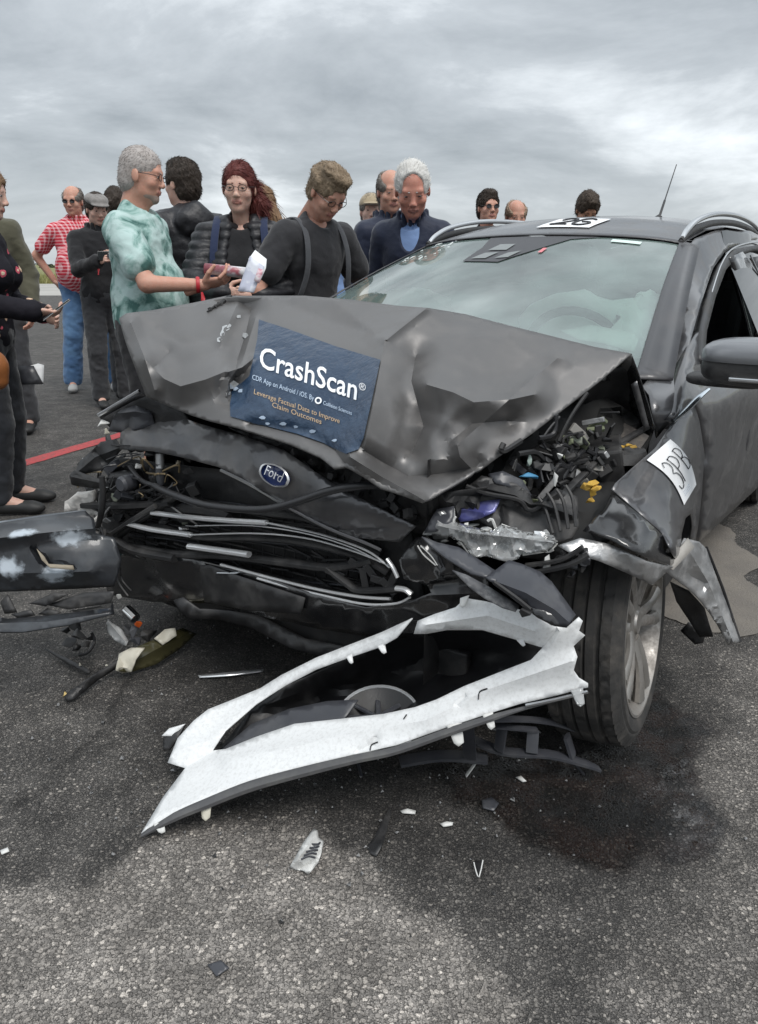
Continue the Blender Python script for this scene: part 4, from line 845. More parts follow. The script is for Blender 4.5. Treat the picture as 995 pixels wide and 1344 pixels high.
tube('dangling_wire', px([(131, 690), (142, 720), (150, 745), (156, 765), (168, 782)], 's', -.47), .0035, WIRE, car, n=6)
tube('dangling_wire', px([(133, 700), (155, 735), (160, 760), (172, 775)], 's', -.465), .0025, WIRE, car, n=6)
chunk('wire_clip', pt(156, 783, 's', -.475), .011, WHITEPL, car, 12, (.8, .5, 1.4)); chunk('teal_connector', pt(150, 726, 's', -.43), .02, mat('teal plastic', (.02, .07, .08), .4), car, 13, (1.5, .6, .7))
for i, (u, v) in enumerate(((126, 690), (135, 700), (140, 712), (148, 722), (128, 706))): chunk('bay_fragment', pt(u, v, 's', -.46), .016, BLACKP, car, 60 + i)
# ---- near side engine bay
sheet('bay_floor', [(560, 640, 's', -.32), (660, 560, 's', -.10), (760, 500, 's', .12), (860, 560, 's', .22), (830, 640, 's', .0), (800, 710, 's', -.2), (740, 740, 's', -.28), (620, 720, 's', -.33)], step=12, mat=mat('near black bay floor', (.006, .006, .006), .7), parent=car, noise=(.03, 24))  # bay floor in one flat near-black tone
box('battery', pt(772, 610, 's', .02), (.17, .12, .10), BLACKP, car, rot=(.15, -.2, .3), bev=.006, basis=CARM)
lathe('strut_top', [(0, .02), (.03, .02), (.05, .012), (.075, .004), (.085, -.02)], pt(806, 590, 's', .06), (0, 0, 1), BLACKP, car, 24)
box('fuse_box', pt(722, 612, 's', -.10), (.11, .08, .06), BLACKD, car, rot=(.3, .2, -.3), bev=.005, basis=CARM)
lathe('reservoir_cap', [(0, .02), (.022, .02), (.024, 0), (.02, -.01)], pt(752, 588, 's', -.02), (.1, -.2, 1), BLACKP, car, 20)
abox = sheet('air_box', [(612, 640, 's', -.36), (632, 624, 's', -.33), (676, 634, 's', -.30), (694, 645, 's', -.29), (700, 660, 's', -.29), (712, 656, 's', -.29), (730, 640, 's', -.26), (758, 652, 's', -.25), (760, 690, 's', -.29), (752, 706, 's', -.31), (735, 712, 's', -.33), (690, 706, 's', -.35), (640, 690, 's', -.37), (608, 665, 's', -.38)], ridges=[([(630, 640), (676, 650), (696, 662), (712, 662), (750, 676)], .03, 10), ([(712, 660), (735, 646)], .015, 7), ([(660, 665), (662, 695)], .01, 6), ([(625, 655), (630, 685)], .01, 6)], step=5, mat=BLACKP, parent=car, thick=.006, noise=(.003, 20))
sheet('air_box_lid', [(640, 622, 's', -.315), (660, 618, 's', -.30), (686, 630, 's', -.275), (698, 650, 's', -.27), (690, 656, 's', -.29), (672, 640, 's', -.305), (650, 634, 's', -.325)], step=5, mat=SLATE, parent=abox, thick=.004)
for i in range(4): tube('air_box_rib', px([(706 + 12 * i, 652 - 5 * i, 's', -.31), (716 + 12 * i, 668 - 4 * i, 's', -.315), (726 + 10 * i, 700 - 3 * i, 's', -.335)]), .004, BLACKP, abox, n=6)
tube('air_box_rim', px([(612, 638, 's', -.375), (640, 648, 's', -.36), (680, 656, 's', -.33), (692, 668, 's', -.32), (704, 668, 's', -.315), (722, 652, 's', -.30)]), .005, BLACKD, abox, n=6)
JM = [BLACKP, BLACKD, BLACKP, BLACKD, BLACKP, BLACKD, WIRE, GREENPL, SLATE, STEEL, mat('stone grey cast', (.25, .24, .22), .7), mat('mould green', (.16, .18, .11), .8)]
rg = random.Random(33)
for i in range(120):
    f_ = rg.random(); u = rg.uniform(668, 805); v = lerp(636, 560, (u - 668) / 137) + rg.uniform(-22, 62); s_ = -.27 + .30 * (u - 668) / 137 + rg.uniform(-.04, .03)
    if rg.random() < .55: box('engine_fragment', pt(u, v, 's', s_), (rg.uniform(.012, .06), rg.uniform(.004, .012), rg.uniform(.004, .026)), rg.choice(JM), car, rot=(rg.uniform(-1, 1), rg.uniform(-1, 1), rg.uniform(-1, 1)), bev=.002, basis=CARM)
    else: chunk('engine_fragment', pt(u, v, 's', s_), rg.uniform(.008, .022), rg.choice(JM), car, 300 + i, (1.1, .9, .8), 9)
for i in range(26):
    u0, v0 = rg.uniform(660, 800), rg.uniform(575, 640); p_ = []
    for k_ in range(4): p_.append((u0, v0, 's', -.27 + .30 * (u0 - 668) / 137 - .02)); u0 += rg.uniform(-6, 22); v0 += rg.uniform(-24, 16)
    tube('engine_hose', px(p_), rg.uniform(.002, .007), rg.choice([WIRE, BLACKP, BLACKD]), car, n=6, smoothn=4)
chunk('blue_cap', pt(694, 626, 's', -.25), .020, BLUEPL, car, 5, (1.3, .8, .5)); chunk('white_clip', pt(729, 628, 's', -.25), .014, WHITEPL, car, 6, (.5, .5, 1.6)); chunk('white_clip', pt(735, 598, 's', -.18), .010, WHITEPL, car, 9); chunk('white_clip', pt(694, 606, 's', -.22), .013, mat('pale glass green', (.5, .6, .55), .3), car, 16, (.6, .6, 1.5))
for i, (u, v) in enumerate(((770, 640), (776, 648), (783, 642), (772, 656), (778, 636))): chunk('yellow_foam', pt(u, v, 's', -.24), .013, YELFOAM, car, 70 + i, (1.2, .8, .9))
for i, (u, v) in enumerate(((818, 587), (826, 585), (832, 586))): chunk('yellow_foam', pt(u, v, 's', .02), .008, YELFOAM, car, 80 + i, (1.6, .8, .7))
tube('strut_brace', px([(722, 668, 's', -.27), (760, 628, 's', -.12), (800, 590, 's', .02), (850, 560, 's', .16)]), .010, BLACKP, car, n=6, flat=.6)
sheet('scuttle_panel', [(770, 560, 's', .16), (800, 545, 's', .18), (852, 572, 's', .14), (838, 592, 's', .06), (812, 600, 's', .02), (795, 585, 's', .08)], step=7, mat=mat('dusty scuttle', (.05, .045, .042), .8, dust=((.16, .14, .12), .7, 20)), parent=car, noise=(.01, 18))
tube('coolant_pipe', px([(700, 560, 's', .0), (730, 575, 's', -.02), (752, 600, 's', -.06), (748, 630, 's', -.12)]), .011, BLACKP, car, n=8)
# ---- broken near headlamp
hl = sheet('broken_headlamp', [(554, 702, 's', -.43), (566, 686, 's', -.42), (574, 672, 's', -.41), (597, 667, 's', -.40), (598, 685, 's', -.41), (624, 692, 's', -.41), (644, 698, 's', -.40), (658, 688, 's', -.38), (695, 700, 's', -.36), (714, 702, 's', -.35), (732, 712, 's', -.34), (720, 724, 's', -.37), (686, 726, 's', -.40), (680, 734, 's', -.41), (665, 737, 's', -.42), (636, 730, 's', -.43), (620, 732, 's', -.44), (606, 712, 's', -.44), (588, 704, 's', -.435)], ridges=[([(575, 690), (620, 700), (680, 706), (725, 712)], .03, 14), ([(640, 700), (646, 728)], .012, 7), ([(668, 694), (674, 724)], .012, 7), ([(604, 690), (622, 728)], .014, 8)], step=5, mat=CLEARPL, parent=car, thick=.004, noise=(.012, 12), sharp=15)
rg = random.Random(4)
for i in range(80):
    f_ = rg.random(); u = lerp(568, 722, f_); v = lerp(692, 708, f_) + rg.uniform(-9, 16); chunk('headlamp_fragment', pt(u, v, 's', -.395 + .05 * f_ + rg.uniform(-.015, .01)), rg.uniform(.006, .017), rg.choice([WHITEPL, WHITEPL, WHITEPL, CHROME, STEEL, CLEARPL, BLACKP]), hl, 500 + i, (1.5, .8, .7), 8)
for p_ in ([(658, 689), (690, 702), (696, 712)], [(640, 684), (646, 682), (651, 695)], [(600, 706), (618, 728), (628, 738)], [(638, 706), (642, 730)], [(668, 700), (676, 722)], [(686, 728), (720, 722), (731, 713)], [(575, 700), (590, 690), (598, 678)], [(610, 712), (650, 726), (690, 724)]):
    tube('headlamp_rib', px([(u, v, 's', -.435 + .0006 * (u - 560)) for u, v in p_]), .0032, WHITEPL, hl, n=5, smoothn=3)
sheet('violet_reflector', [(597, 672, 's', -.38), (601, 664, 's', -.37), (640, 657, 's', -.35), (657, 655, 's', -.34), (650, 671, 's', -.36), (630, 681, 's', -.38), (604, 685, 's', -.39)], ridges=[([(603, 668), (640, 674)], .01, 8)], step=6, mat=VIOLET, parent=hl, noise=(.002, 15))
sheet('headlamp_end', [(556, 700, 's', -.44), (566, 680, 's', -.43), (574, 668, 's', -.41), (596, 664, 's', -.40), (594, 686, 's', -.42), (572, 698, 's', -.44)], step=6, mat=SLATE, parent=hl, noise=(.006, 12))
chunk('headlamp_fragment', pt(720, 742, 's', -.37), .020, WHITEPL, hl, 21, (.8, .5, 1.2))
tube('lamp_bracket', px([(690, 742, 's', -.38), (735, 735, 's', -.37), (765, 718, 's', -.36)]), .009, BLACKP, car, n=6, flat=.6)
tube('lamp_bracket', px([(700, 752, 's', -.39), (745, 742, 's', -.38), (772, 728, 's', -.36)]), .010, BLACKD, car, n=6, flat=.6)
for i in range(16): u = rg.uniform(690, 775); v = rg.uniform(716, 760); chunk('lamp_bay_fragment', pt(u, v, 's', -.345), rg.uniform(.008, .02), rg.choice([BLACKP, BLACKD, SLATE]), car, 700 + i)
sheet('corner_skin', [(545, 706, 's', -.43), (560, 704, 's', -.44), (590, 730, 's', -.44), (600, 760, 's', -.43), (560, 768, 's', -.44), (530, 760, 's', -.45), (524, 735, 's', -.45)], ridges=[([(552, 712), (570, 735), (580, 755)], .012, 8)], step=6, mat=GLOSSB, parent=car, noise=(.004, 16))
tube('corner_crack', px([(548, 716), (556, 728), (572, 742)], 's', -.462), .0015, WHITEPL, car, n=4); tube('corner_crack', px([(552, 716), (566, 730), (574, 742)], 's', -.462), .0012, WHITEPL, car, n=4)
# ---- slate blades of bumper trim
b1 = sheet('trim_blade', [(554, 704, 't', 1.56), (575, 712, 't', 1.56), (602, 718, 't', 1.55), (622, 730, 't', 1.54), (652, 750, 't', 1.52), (668, 742, 't', 1.53), (640, 758, 't', 1.50), (618, 752, 't', 1.51), (588, 734, 't', 1.53), (566, 717, 't', 1.55)], step=6, mat=SLATE, parent=car, thick=.004)
b2 = sheet('trim_blade', [(638, 757, 't', 1.50), (668, 735, 't', 1.53), (685, 740, 't', 1.53), (709, 750, 't', 1.52), (724, 763, 't', 1.51), (741, 786, 't', 1.49), (756, 807, 't', 1.475), (744, 823, 't', 1.46), (728, 821, 't', 1.455), (707, 809, 't', 1.46), (690, 794, 't', 1.47), (664, 776, 't', 1.485)], [(700, 770, 't', 1.485)], ridges=[([(640, 759), (690, 778), (728, 800), (748, 818)], .025, 20)], step=6, mat=SLATE, parent=car, thick=.004)
sheet('trim_blade_edge', [(664, 778, 't', 1.482), (690, 790, 't', 1.468), (710, 796, 't', 1.458), (742, 806, 't', 1.456), (754, 808, 't', 1.468), (744, 824, 't', 1.452), (728, 822, 't', 1.447), (706, 811, 't', 1.452)], step=6, mat=GLOSSB, parent=b2, thick=.003)
b3 = sheet('trim_blade', [(594, 748, 't', 1.515), (612, 754, 't', 1.51), (642, 770, 't', 1.50), (668, 786, 't', 1.49), (682, 795, 't', 1.485), (677, 802, 't', 1.475), (660, 797, 't', 1.48), (636, 785, 't', 1.49), (616, 770, 't', 1.50)], step=6, mat=mat('dusty slate', (.07, .072, .078), .6, dust=((.3, .3, .3), .8, 40)), parent=car, thick=.004, noise=(.002, 14))
tube('blade_rib', px([(648, 764, 't', 1.47), (676, 784, 't', 1.46), (696, 800, 't', 1.455)]), .005, BLACKD, b2, n=6)
chunk('blade_clip', pt(690, 803, 't', 1.46), .015, BLACKD, car, 90); 
# ---------------------------------------------------------------- detached panels and debris
wp = empty('detached_body_panel', tuple(G(470, 1000)), 0, 'white torn body panel with a long open slot, lying in front of the grey car', 'car panel')
OUT = [(541, 811, 't', 1.68), (500, 830, 't', 1.75), (415, 863, 't', 1.84), (369, 886, 't', 1.88), (342, 903, 't', 1.90), (303, 919, 't', 1.91), (273, 931, 't', 1.90), (254, 946, 't', 1.885), (233, 969, 't', 1.865), (220, 1001, 't', 1.83), (243, 1008, 't', 1.80), (214, 1046, 't', 1.745), (185, 1094, 'z', .012), (192, 1088, 'z', .02), (230, 1066, 't', 1.675), (270, 1049, 't', 1.68), (329, 1025, 't', 1.68), (402, 1005, 't', 1.665), (468, 989, 't', 1.645), (520, 978, 't', 1.63), (591, 953, 't', 1.605), (643, 936, 't', 1.59), (682, 924, 't', 1.58), (730, 913, 't', 1.565), (772, 902, 't', 1.55), (772, 897, 't', 1.55), (760, 890, 't', 1.55), (753, 880, 't', 1.55), (758, 862, 't', 1.545), (753, 848, 't', 1.545), (768, 834, 't', 1.535), (760, 828, 't', 1.535), (765, 815, 't', 1.53), (760, 810, 't', 1.53), (744, 824, 't', 1.535), (724, 822, 't', 1.54), (700, 806, 't', 1.55), (670, 797, 't', 1.565), (640, 790, 't', 1.58), (611, 785, 't', 1.59), (598, 797, 't', 1.60), (570, 806, 't', 1.62), (548, 815, 't', 1.635), (543, 832, 't', 1.64), (560, 832, 't', 1.63), (587, 827, 't', 1.62), (633, 827, 't', 1.60), (675, 839, 't', 1.58), (712, 850, 't', 1.565), (697, 866, 't', 1.575), (661, 880, 't', 1.60), (608, 901, 't', 1.63), (573, 918, 't', 1.645), (545, 928, 't', 1.66), (503, 937, 't', 1.685), (450, 943, 't', 1.715), (386, 950, 't', 1.76), (336, 967, 't', 1.785), (296, 983, 't', 1.80), (279, 985, 't', 1.815), (296, 959, 't', 1.845), (336, 924, 't', 1.87), (376, 899, 't', 1.855), (415, 879, 't', 1.825), (459, 863, 't', 1.785), (500, 849, 't', 1.735), (520, 837, 't', 1.70)]
wpan = sheet('panel_skin', OUT, ridges=[([(236, 985), (300, 960), (370, 893), (500, 838)], .006, 9), ([(243, 1008), (280, 986)], -.012, 10), ([(300, 1000), (450, 965), (560, 945), (640, 905), (750, 868)], .012, 20), ([(713, 850), (735, 822)], -.010, 8), ([(560, 820), (640, 808), (700, 828)], .012, 16), ([(470, 985), (490, 976), (494, 968)], -.008, 6), ([(600, 925), (610, 915)], -.008, 6)], step=6, mat=WHITEP, parent=wp, thick=.0028, noise=(.0018, 30), sharp=30)
lowp = [(186, 1097, 'z', .006), (230, 1072, 't', 1.672), (270, 1055, 't', 1.675), (329, 1032, 't', 1.675), (402, 1012, 't', 1.66), (468, 996, 't', 1.64), (520, 985, 't', 1.625), (591, 960, 't', 1.60), (643, 943, 't', 1.585), (690, 929, 't', 1.572), (772, 908, 't', 1.548)]
tube('rubber_edge', px(lowp), [.004, .012, .014, .015, .014, .012, .011, .011, .009, .005, .004], mat('grey rubber', (.075, .075, .078), .6, dust=((.16, .16, .15), .5, 20)), wp, n=8, flat=.75)
sheet('edge_lip', [(229, 1066, 't', 1.70), (330, 1026, 't', 1.70), (468, 990, 't', 1.665), (466, 1000, 't', 1.67), (400, 1018, 't', 1.69), (325, 1042, 't', 1.70), (262, 1068, 't', 1.70)], step=8, mat=BLACKP, parent=wp)
tube('edge_rail', px([(690, 926, 't', 1.565), (730, 918, 't', 1.555), (771, 908, 't', 1.545)]), .004, SATIN, wp, n=6)
# black liner seen through the slot, slate lower skin, round lamp bezel
sheet('slot_liner', [(286, 986, 't', 1.86), (330, 930, 't', 1.93), (376, 900, 't', 1.94), (460, 864, 't', 1.88), (541, 815, 't', 1.76), (600, 815, 't', 1.70), (680, 830, 't', 1.66), (716, 850, 't', 1.63), (697, 872, 't', 1.65), (608, 908, 't', 1.70), (545, 934, 't', 1.73), (450, 950, 't', 1.79), (336, 975, 't', 1.87)], [(500, 915, 't', 1.98), (600, 882, 't', 1.86), (420, 925, 't', 2.02), (660, 858, 't', 1.76)], ridges=[([(350, 925), (480, 875), (650, 838)], .012, 12)], step=9, mat=mat('hollow black plastic', (.007, .007, .008), .4), parent=wp, thick=.003, noise=(.0015, 40))
sheet('lower_skin', [(288, 986, 't', 1.83), (330, 950, 't', 1.85), (380, 930, 't', 1.83), (430, 920, 't', 1.79), (470, 918, 't', 1.76), (452, 944, 't', 1.735), (386, 953, 't', 1.775), (336, 970, 't', 1.80)], step=7, mat=SLATE, parent=wp, noise=(.002, 20))
bzc = pt(497, 942, 't', 1.765); bza = np.array([-.05, -.30, 1.0])
lathe('lamp_bezel', [(.096 + .004 * math.cos(a), .004 * math.sin(a)) for a in np.linspace(0, 6.28, 7)], bzc, bza, CHROME, wp, 40)
lathe('lamp_bowl', [(.093, 0), (.06, -.02), (.02, -.03), (.0, -.03)], bzc, bza, BLACKP, wp, 32)
for a in (0, .8, 1.6, 2.4): box('bezel_spoke', bzc, (.17, .012, .008), SLATE, wp, rot=(.3, 0, a), bev=.002)
# tabs along the edges
for (u, v, du, dv, w_, m_) in ((596, 952, 6, 28, 10, WHITEPL), (640, 938, 5, 20, 7, WHITEPL), (757, 906, 5, 22, 8, CLEARPL), (270, 1052, 0, 26, 8, CREAMPL), (208, 1082, 4, 12, 7, WHITEPL), (610, 785, -3, 12, 6, WHITEPL), (458, 862, 3, 9, 4, WHITEP), (500, 848, 4, 10, 5, WHITEP), (682, 840, 5, 8, 4, WHITEP)):
    t_ = depth(u, v, 't', 1.6) if True else 0
    d0 = min(OUT, key=lambda q: (q[0] - u) ** 2 + (q[1] - v) ** 2); t_ = depth(*d0) - .004
    sheet('fixing_tab', [(u - w_, v, 't', t_), (u + w_, v - 4, 't', t_), (u + du + w_ * .7, v + dv * .8, 't', t_ - .008), (u + du, v + dv, 't', t_ - .01), (u + du - w_ * .6, v + dv * .85, 't', t_ - .008)], step=4, mat=m_, parent=wp, thick=.003)
sheet('broken_corner', [(214, 968, 't', 1.90), (224, 956, 't', 1.905), (243, 950, 't', 1.90), (232, 970, 't', 1.88), (222, 984, 't', 1.88), (214, 985, 't', 1.885)], step=4, mat=BLACKP, parent=wp, thick=.006)
sheet('broken_corner', [(212, 966, 't', 1.895), (222, 956, 't', 1.90), (243, 950, 't', 1.895), (228, 966, 't', 1.89)], step=4, mat=WHITEP, parent=wp, thick=.004)
for i, p_ in enumerate(([(486, 985), (488, 978), (496, 974)], [(628, 918), (630, 908), (640, 904)], [(530, 944), (534, 938)])):
    tube('crack', [proj_on(make_bvh(wpan) and BV[wpan.name], u, v, .002) for u, v in p_], .0015, INK, wp, n=4, smoothn=3)
# black plastic carrier under the white panel
pc = empty('plastic_carrier', tuple(G(650, 990)), 0, 'black plastic lattice bracket lying under the right end of the white panel', 'bracket')
def bar(path, r_, m=SLATE, parent=pc, flat=.35, nm='rail'): return tube(nm, px(path), r_, m, parent, n=6, flat=flat, smoothn=4)
bar([(640, 944, 'z', .20), (690, 944, 'z', .16), (725, 948, 'z', .14), (753, 956, 'z', .12)], .014); bar([(610, 966, 'z', .09), (660, 986, 'z', .08), (720, 990, 'z', .08), (768, 1002, 'z', .05), (784, 1008, 'z', .03)], .018)
bar([(660, 950, 'z', .16), (655, 985, 'z', .09)], .016, nm='cross_bar'); bar([(700, 958, 'z', .14), (698, 988, 'z', .09)], .016, nm='cross_bar'); bar([(744, 966, 'z', .12), (752, 992, 'z', .07)], .020, nm='cross_bar'); bar([(650, 953, 'z', .16), (705, 958, 'z', .14)], .012, nm='rail')
bar([(525, 1000, 'z', .05), (580, 992, 'z', .06), (640, 996, 'z', .06)], .022, nm='rail'); bar([(752, 1000, 'z', .05), (764, 1014, 'z', .01)], .012, nm='foot'); bar([(625, 1000, 'z', .05), (612, 1018, 'z', .01)], .007, WHITEPL, nm='foot'); bar([(470, 1002, 'z', .05), (474, 1018, 'z', .01)], .006, nm='foot')
bar([(612, 946, 'z', .22), (618, 1000, 'z', .05)], .018, nm='cross_bar')
# foreign bumper skin leaning in from the left
SCUFF = mat('blue grey scuffed bumper', (.020, .021, .024), .3, coat=.4, vary=(5.5, (.022, .024, .028), .10), dust=((.10, .115, .13), .40, 7))
fb = empty('torn_bumper', tuple(G(60, 800)), 0, 'dark bumper skin with pale scuffs poking in from the left edge beside the crushed nose', 'bumper')
fbs = sheet('bumper_skin', [(-160, 720, 't', 2.1), (-60, 700, 't', 2.12), (0, 686, 't', 2.14), (60, 677, 't', 2.17), (112, 670, 't', 2.2), (124, 682, 't', 2.2), (126, 700, 't', 2.19), (150, 706, 't', 2.19), (160, 735, 't', 2.19), (150, 770, 't', 2.2), (100, 773, 't', 2.2), (0, 777, 't', 2.16), (-160, 790, 't', 2.12)], [(40, 700, 't', 2.12), (40, 735, 't', 2.11), (100, 735, 't', 2.15)], ridges=[([(-100, 722), (0, 706), (70, 698), (122, 694)], .03, 16), ([(-60, 756), (40, 752), (120, 750)], .018, 20), ([(44, 722), (56, 736), (68, 742), (96, 746)], -.020, 6)], step=6, mat=SCUFF, parent=fb, thick=.005, noise=(.002, 30))
make_bvh(fbs)
def scuffmat():
    m = bpy.data.materials.new('pale paint scuff'); m.use_nodes = True; t = m.node_tree; L = t.links.new; b = t.nodes['Principled BSDF']; b.inputs['Base Color'].default_value = (.44, .49, .54, 1); b.inputs['Roughness'].default_value = .5
    at2 = t.nodes.new('ShaderNodeAttribute'); at2.attribute_name = 'edge'; n = t.nodes.new('ShaderNodeTexNoise'); n.inputs['Scale'].default_value = 45; n.inputs['Detail'].default_value = 6
    tcn = t.nodes.new('ShaderNodeTexCoord'); L(tcn.outputs['Object'], n.inputs['Vector']); ad = t.nodes.new('ShaderNodeMath'); ad.operation = 'MULTIPLY_ADD'; L(n.outputs[0], ad.inputs[0]); ad.inputs[1].default_value = 1.1; L(at2.outputs['Fac'], ad.inputs[2]); L(N_mr(t, ad.outputs[0], .70, 1.25), b.inputs['Alpha']); return m
SCF = scuffmat()
for (u, v, a, b_, rr) in ((92, 706, 34, 17, -.1), (72, 752, 30, 15, -.15), (12, 744, 26, 20, .3), (30, 700, 30, 8, -.15)):
    V = []; E_ = []; Fc = []
    for i in range(6):
        for j in range(24):
            k_ = i / 5; g_ = 6.283 * j / 24; x, y = k_ * a * math.cos(g_), k_ * b_ * math.sin(g_); V.append(proj_on(BV[fbs.name], u + x * math.cos(rr) - y * math.sin(rr), v + x * math.sin(rr) + y * math.cos(rr), .003)); E_.append(1 - k_)
    for i in range(5):
        for j in range(24): Fc.append((i * 24 + j, i * 24 + (j + 1) % 24, (i + 1) * 24 + (j + 1) % 24, (i + 1) * 24 + j))
    o = pyd('paint_scuff', V, Fc, SCF, fb, 60); at3 = o.data.attributes.new('edge', 'FLOAT', 'POINT'); at3.data.foreach_set('value', np.array(E_, np.float32))
sheet('torn_edge', [(48, 720, 't', 2.10), (58, 730, 't', 2.10), (64, 740, 't', 2.105), (96, 742, 't', 2.13), (98, 748, 't', 2.13), (66, 745, 't', 2.10), (55, 735, 't', 2.095)], step=4, mat=mat('tan torn plastic', (.30, .26, .20), .8), parent=fb)
sheet('top_flange', [(-160, 716, 't', 2.2), (0, 684, 't', 2.2), (60, 675, 't', 2.22), (112, 669, 't', 2.24), (116, 676, 't', 2.2), (60, 684, 't', 2.175), (0, 694, 't', 2.145), (-160, 728, 't', 2.1)], step=8, mat=mat('pale blue grey paint', (.20, .225, .25), .3, coat=.3), parent=fb)
sheet('lower_lip', [(-160, 830, 't', 2.1), (-20, 806, 't', 2.1), (10, 812, 't', 2.1), (60, 808, 't', 2.1), (145, 798, 't', 2.12), (148, 788, 't', 2.15), (150, 806, 't', 2.1), (90, 820, 't', 2.06), (30, 829, 't', 2.05), (0, 829, 't', 2.05), (-160, 850, 't', 2.05)], ridges=[([(0, 818), (60, 816), (145, 804)], .012, 8)], step=6, mat=SCUFF, parent=fb, thick=.005)
for i, q in enumerate((([(38, 792), (70, 778), (90, 780), (60, 796)]), ([(60, 794), (110, 778), (150, 776), (145, 792), (90, 800)]), ([(0, 790), (10, 780), (22, 804), (6, 806)]), ([(14, 806), (40, 800), (46, 808), (24, 812)]), ([(50, 806), (62, 798), (80, 804), (70, 810)]), ([(90, 802), (130, 796), (146, 798), (120, 806)]))):
    sheet('broken_flap', [(u, v, 't', 2.12 + .01 * (i % 3)) for u, v in q], step=6, mat=BLACKP, parent=fb, thick=.004)
# heap of smashed lamp parts on the ground
lp = empty('smashed_fog_lamp', tuple(G(160, 850)), 0, 'heap of smashed lamp parts with cream housing on the tarmac beside the crushed nose', 'lamp debris')
sheet('lamp_bowl', [(155, 880, 'z', .04), (160, 862, 'z', .05), (178, 850, 'z', .07), (205, 838, 'z', .09), (240, 824, 'z', .08), (258, 832, 'z', .05), (236, 852, 'z', .03), (205, 872, 'z', .02), (170, 883, 'z', .015)], ridges=[([(165, 875), (200, 855), (245, 832)], .02, 14)], step=5, mat=mat('olive smoked lens', (.055, .05, .022), .25, coat=.3), parent=lp, thick=.004)
sheet('lamp_housing', [(153, 880, 'z', .05), (156, 858, 'z', .07), (172, 850, 'z', .09), (190, 850, 'z', .09), (178, 866, 'z', .07), (172, 882, 'z', .03), (160, 884, 'z', .02)], step=4, mat=CREAMPL, parent=lp, thick=.004, noise=(.008, 10))
sheet('lamp_tab', [(203, 838, 'z', .10), (216, 826, 'z', .11), (230, 824, 'z', .11), (232, 834, 'z', .09), (214, 846, 'z', .08)], step=4, mat=CREAMPL, parent=lp, thick=.006, noise=(.006, 8))
sheet('lens_shell', [(139, 818, 'z', .15), (142, 812, 'z', .16), (160, 826, 'z', .13), (169, 840, 'z', .10), (165, 848, 'z', .09), (150, 840, 'z', .10), (142, 830, 'z', .12)], ridges=[([(142, 816), (166, 844)], .015, 7)], step=4, mat=CLEARPL, parent=lp, thick=.004)
tube('bulb_holder', px([(166, 800, 'z', .17), (172, 806, 'z', .16), (178, 812, 'z', .15)]), .018, CLEARPL, lp, n=10); chunk('amber_bulb', G(182, 818, .14), .014, AMBERPL, lp, 2, (1, 1, 1.3))
for i, (u, v, z, r_) in enumerate(((180, 832, .1, .03), (192, 834, .09, .026), (176, 842, .08, .024), (200, 828, .08, .02), (170, 826, .1, .02))): chunk('lamp_block', G(u, v, z), r_, BLACKP if i % 2 else SLATE, lp, 30 + i)
for i, (u, v, z, r_) in enumerate(((98, 822, .10, .024), (106, 832, .09, .028), (92, 842, .06, .026), (110, 845, .06, .022), (86, 828, .08, .02), (100, 850, .04, .022), (118, 836, .06, .018))): chunk('connector_block', G(u, v, z), r_, BLACKP, lp, 40 + i, (1.1, .9, .8))
tube('lamp_cable', px([(120, 830, 'z', .08), (124, 842, 'z', .05), (116, 856, 'z', .03), (104, 860, 'z', .02)]), .005, WIRE, lp, n=6)
sheet('flat_bracket', [(57, 851, 'z', .03), (62, 852, 'z', .03), (92, 866, 'z', .03), (120, 880, 'z', .02), (116, 884, 'z', .015), (88, 872, 'z', .015)], step=5, mat=BLACKP, parent=lp, thick=.004)
sheet('flat_bracket', [(84, 914, 'z', .02), (92, 906, 'z', .03), (120, 890, 'z', .04), (158, 866, 'z', .06), (162, 872, 'z', .04), (130, 892, 'z', .02), (98, 918, 'z', .01), (88, 921, 'z', .006)], step=5, mat=BLACKP, parent=lp, thick=.008, noise=(.004, 12))
chunk('bracket_bush', G(85, 912, .02), .010, mat('brass bush', (.45, .34, .14), .4, .6), lp, 3); chunk('bracket_bush', G(105, 872, .03), .006, CREAMPL, lp, 4); chunk('bracket_bush', G(140, 874, .04), .006, CREAMPL, lp, 5)
# loose bits on the tarmac
def ground_bit(name, pts, m, label, cat, zs=None, grp=None, thick=.003, kids=(), step=4, ridges=()):
    o = sheet(name, [(u, v, 'z', (zs[i] if zs else .008)) for i, (u, v) in enumerate(pts)], ridges=ridges, step=step, mat=m, parent=None, thick=thick, noise=(.0015, 10)); tag(o, label, cat, grp); return o
ground_bit('chrome_sliver', [(260, 886), (300, 882), (346, 878), (345, 881), (300, 887), (262, 889)], CHROME, 'thin bright chrome sliver lying under the crushed bumper', 'trim strip', zs=[.006, .016, .006, .006, .012, .006])
crump = empty('crumpled_scrap', tuple(G(403, 1120)), 0, 'crumpled white plastic scrap with a grey striped middle on the open tarmac', 'debris')
sheet('scrap_shell', [(380, 1138, 'z', .006), (388, 1124, 'z', .03), (398, 1106, 'z', .045), (412, 1087, 'z', .03), (417, 1090, 'z', .03), (418, 1099, 'z', .03), (425, 1104, 'z', .02), (422, 1118, 'z', .035), (418, 1132, 'z', .02), (405, 1148, 'z', .006), (398, 1143, 'z', .01), (388, 1142, 'z', .008)], ridges=[([(390, 1130), (402, 1112), (414, 1095)], .012, 8), ([(395, 1140), (410, 1128), (420, 1115)], -.01, 7)], step=3.5, mat=WHITEPL, parent=crump, thick=.002, noise=(.006, 9), sharp=20)
for i in range(5): tube('grey_stripe', px([(395 + 3.5 * i, 1128 - 5 * i, 'z', .044), (405 + 3 * i, 1124 - 4 * i, 'z', .046), (414 + 1.5 * i, 1126 - 5 * i, 'z', .040)]), .0022, SLATE, crump, n=5)
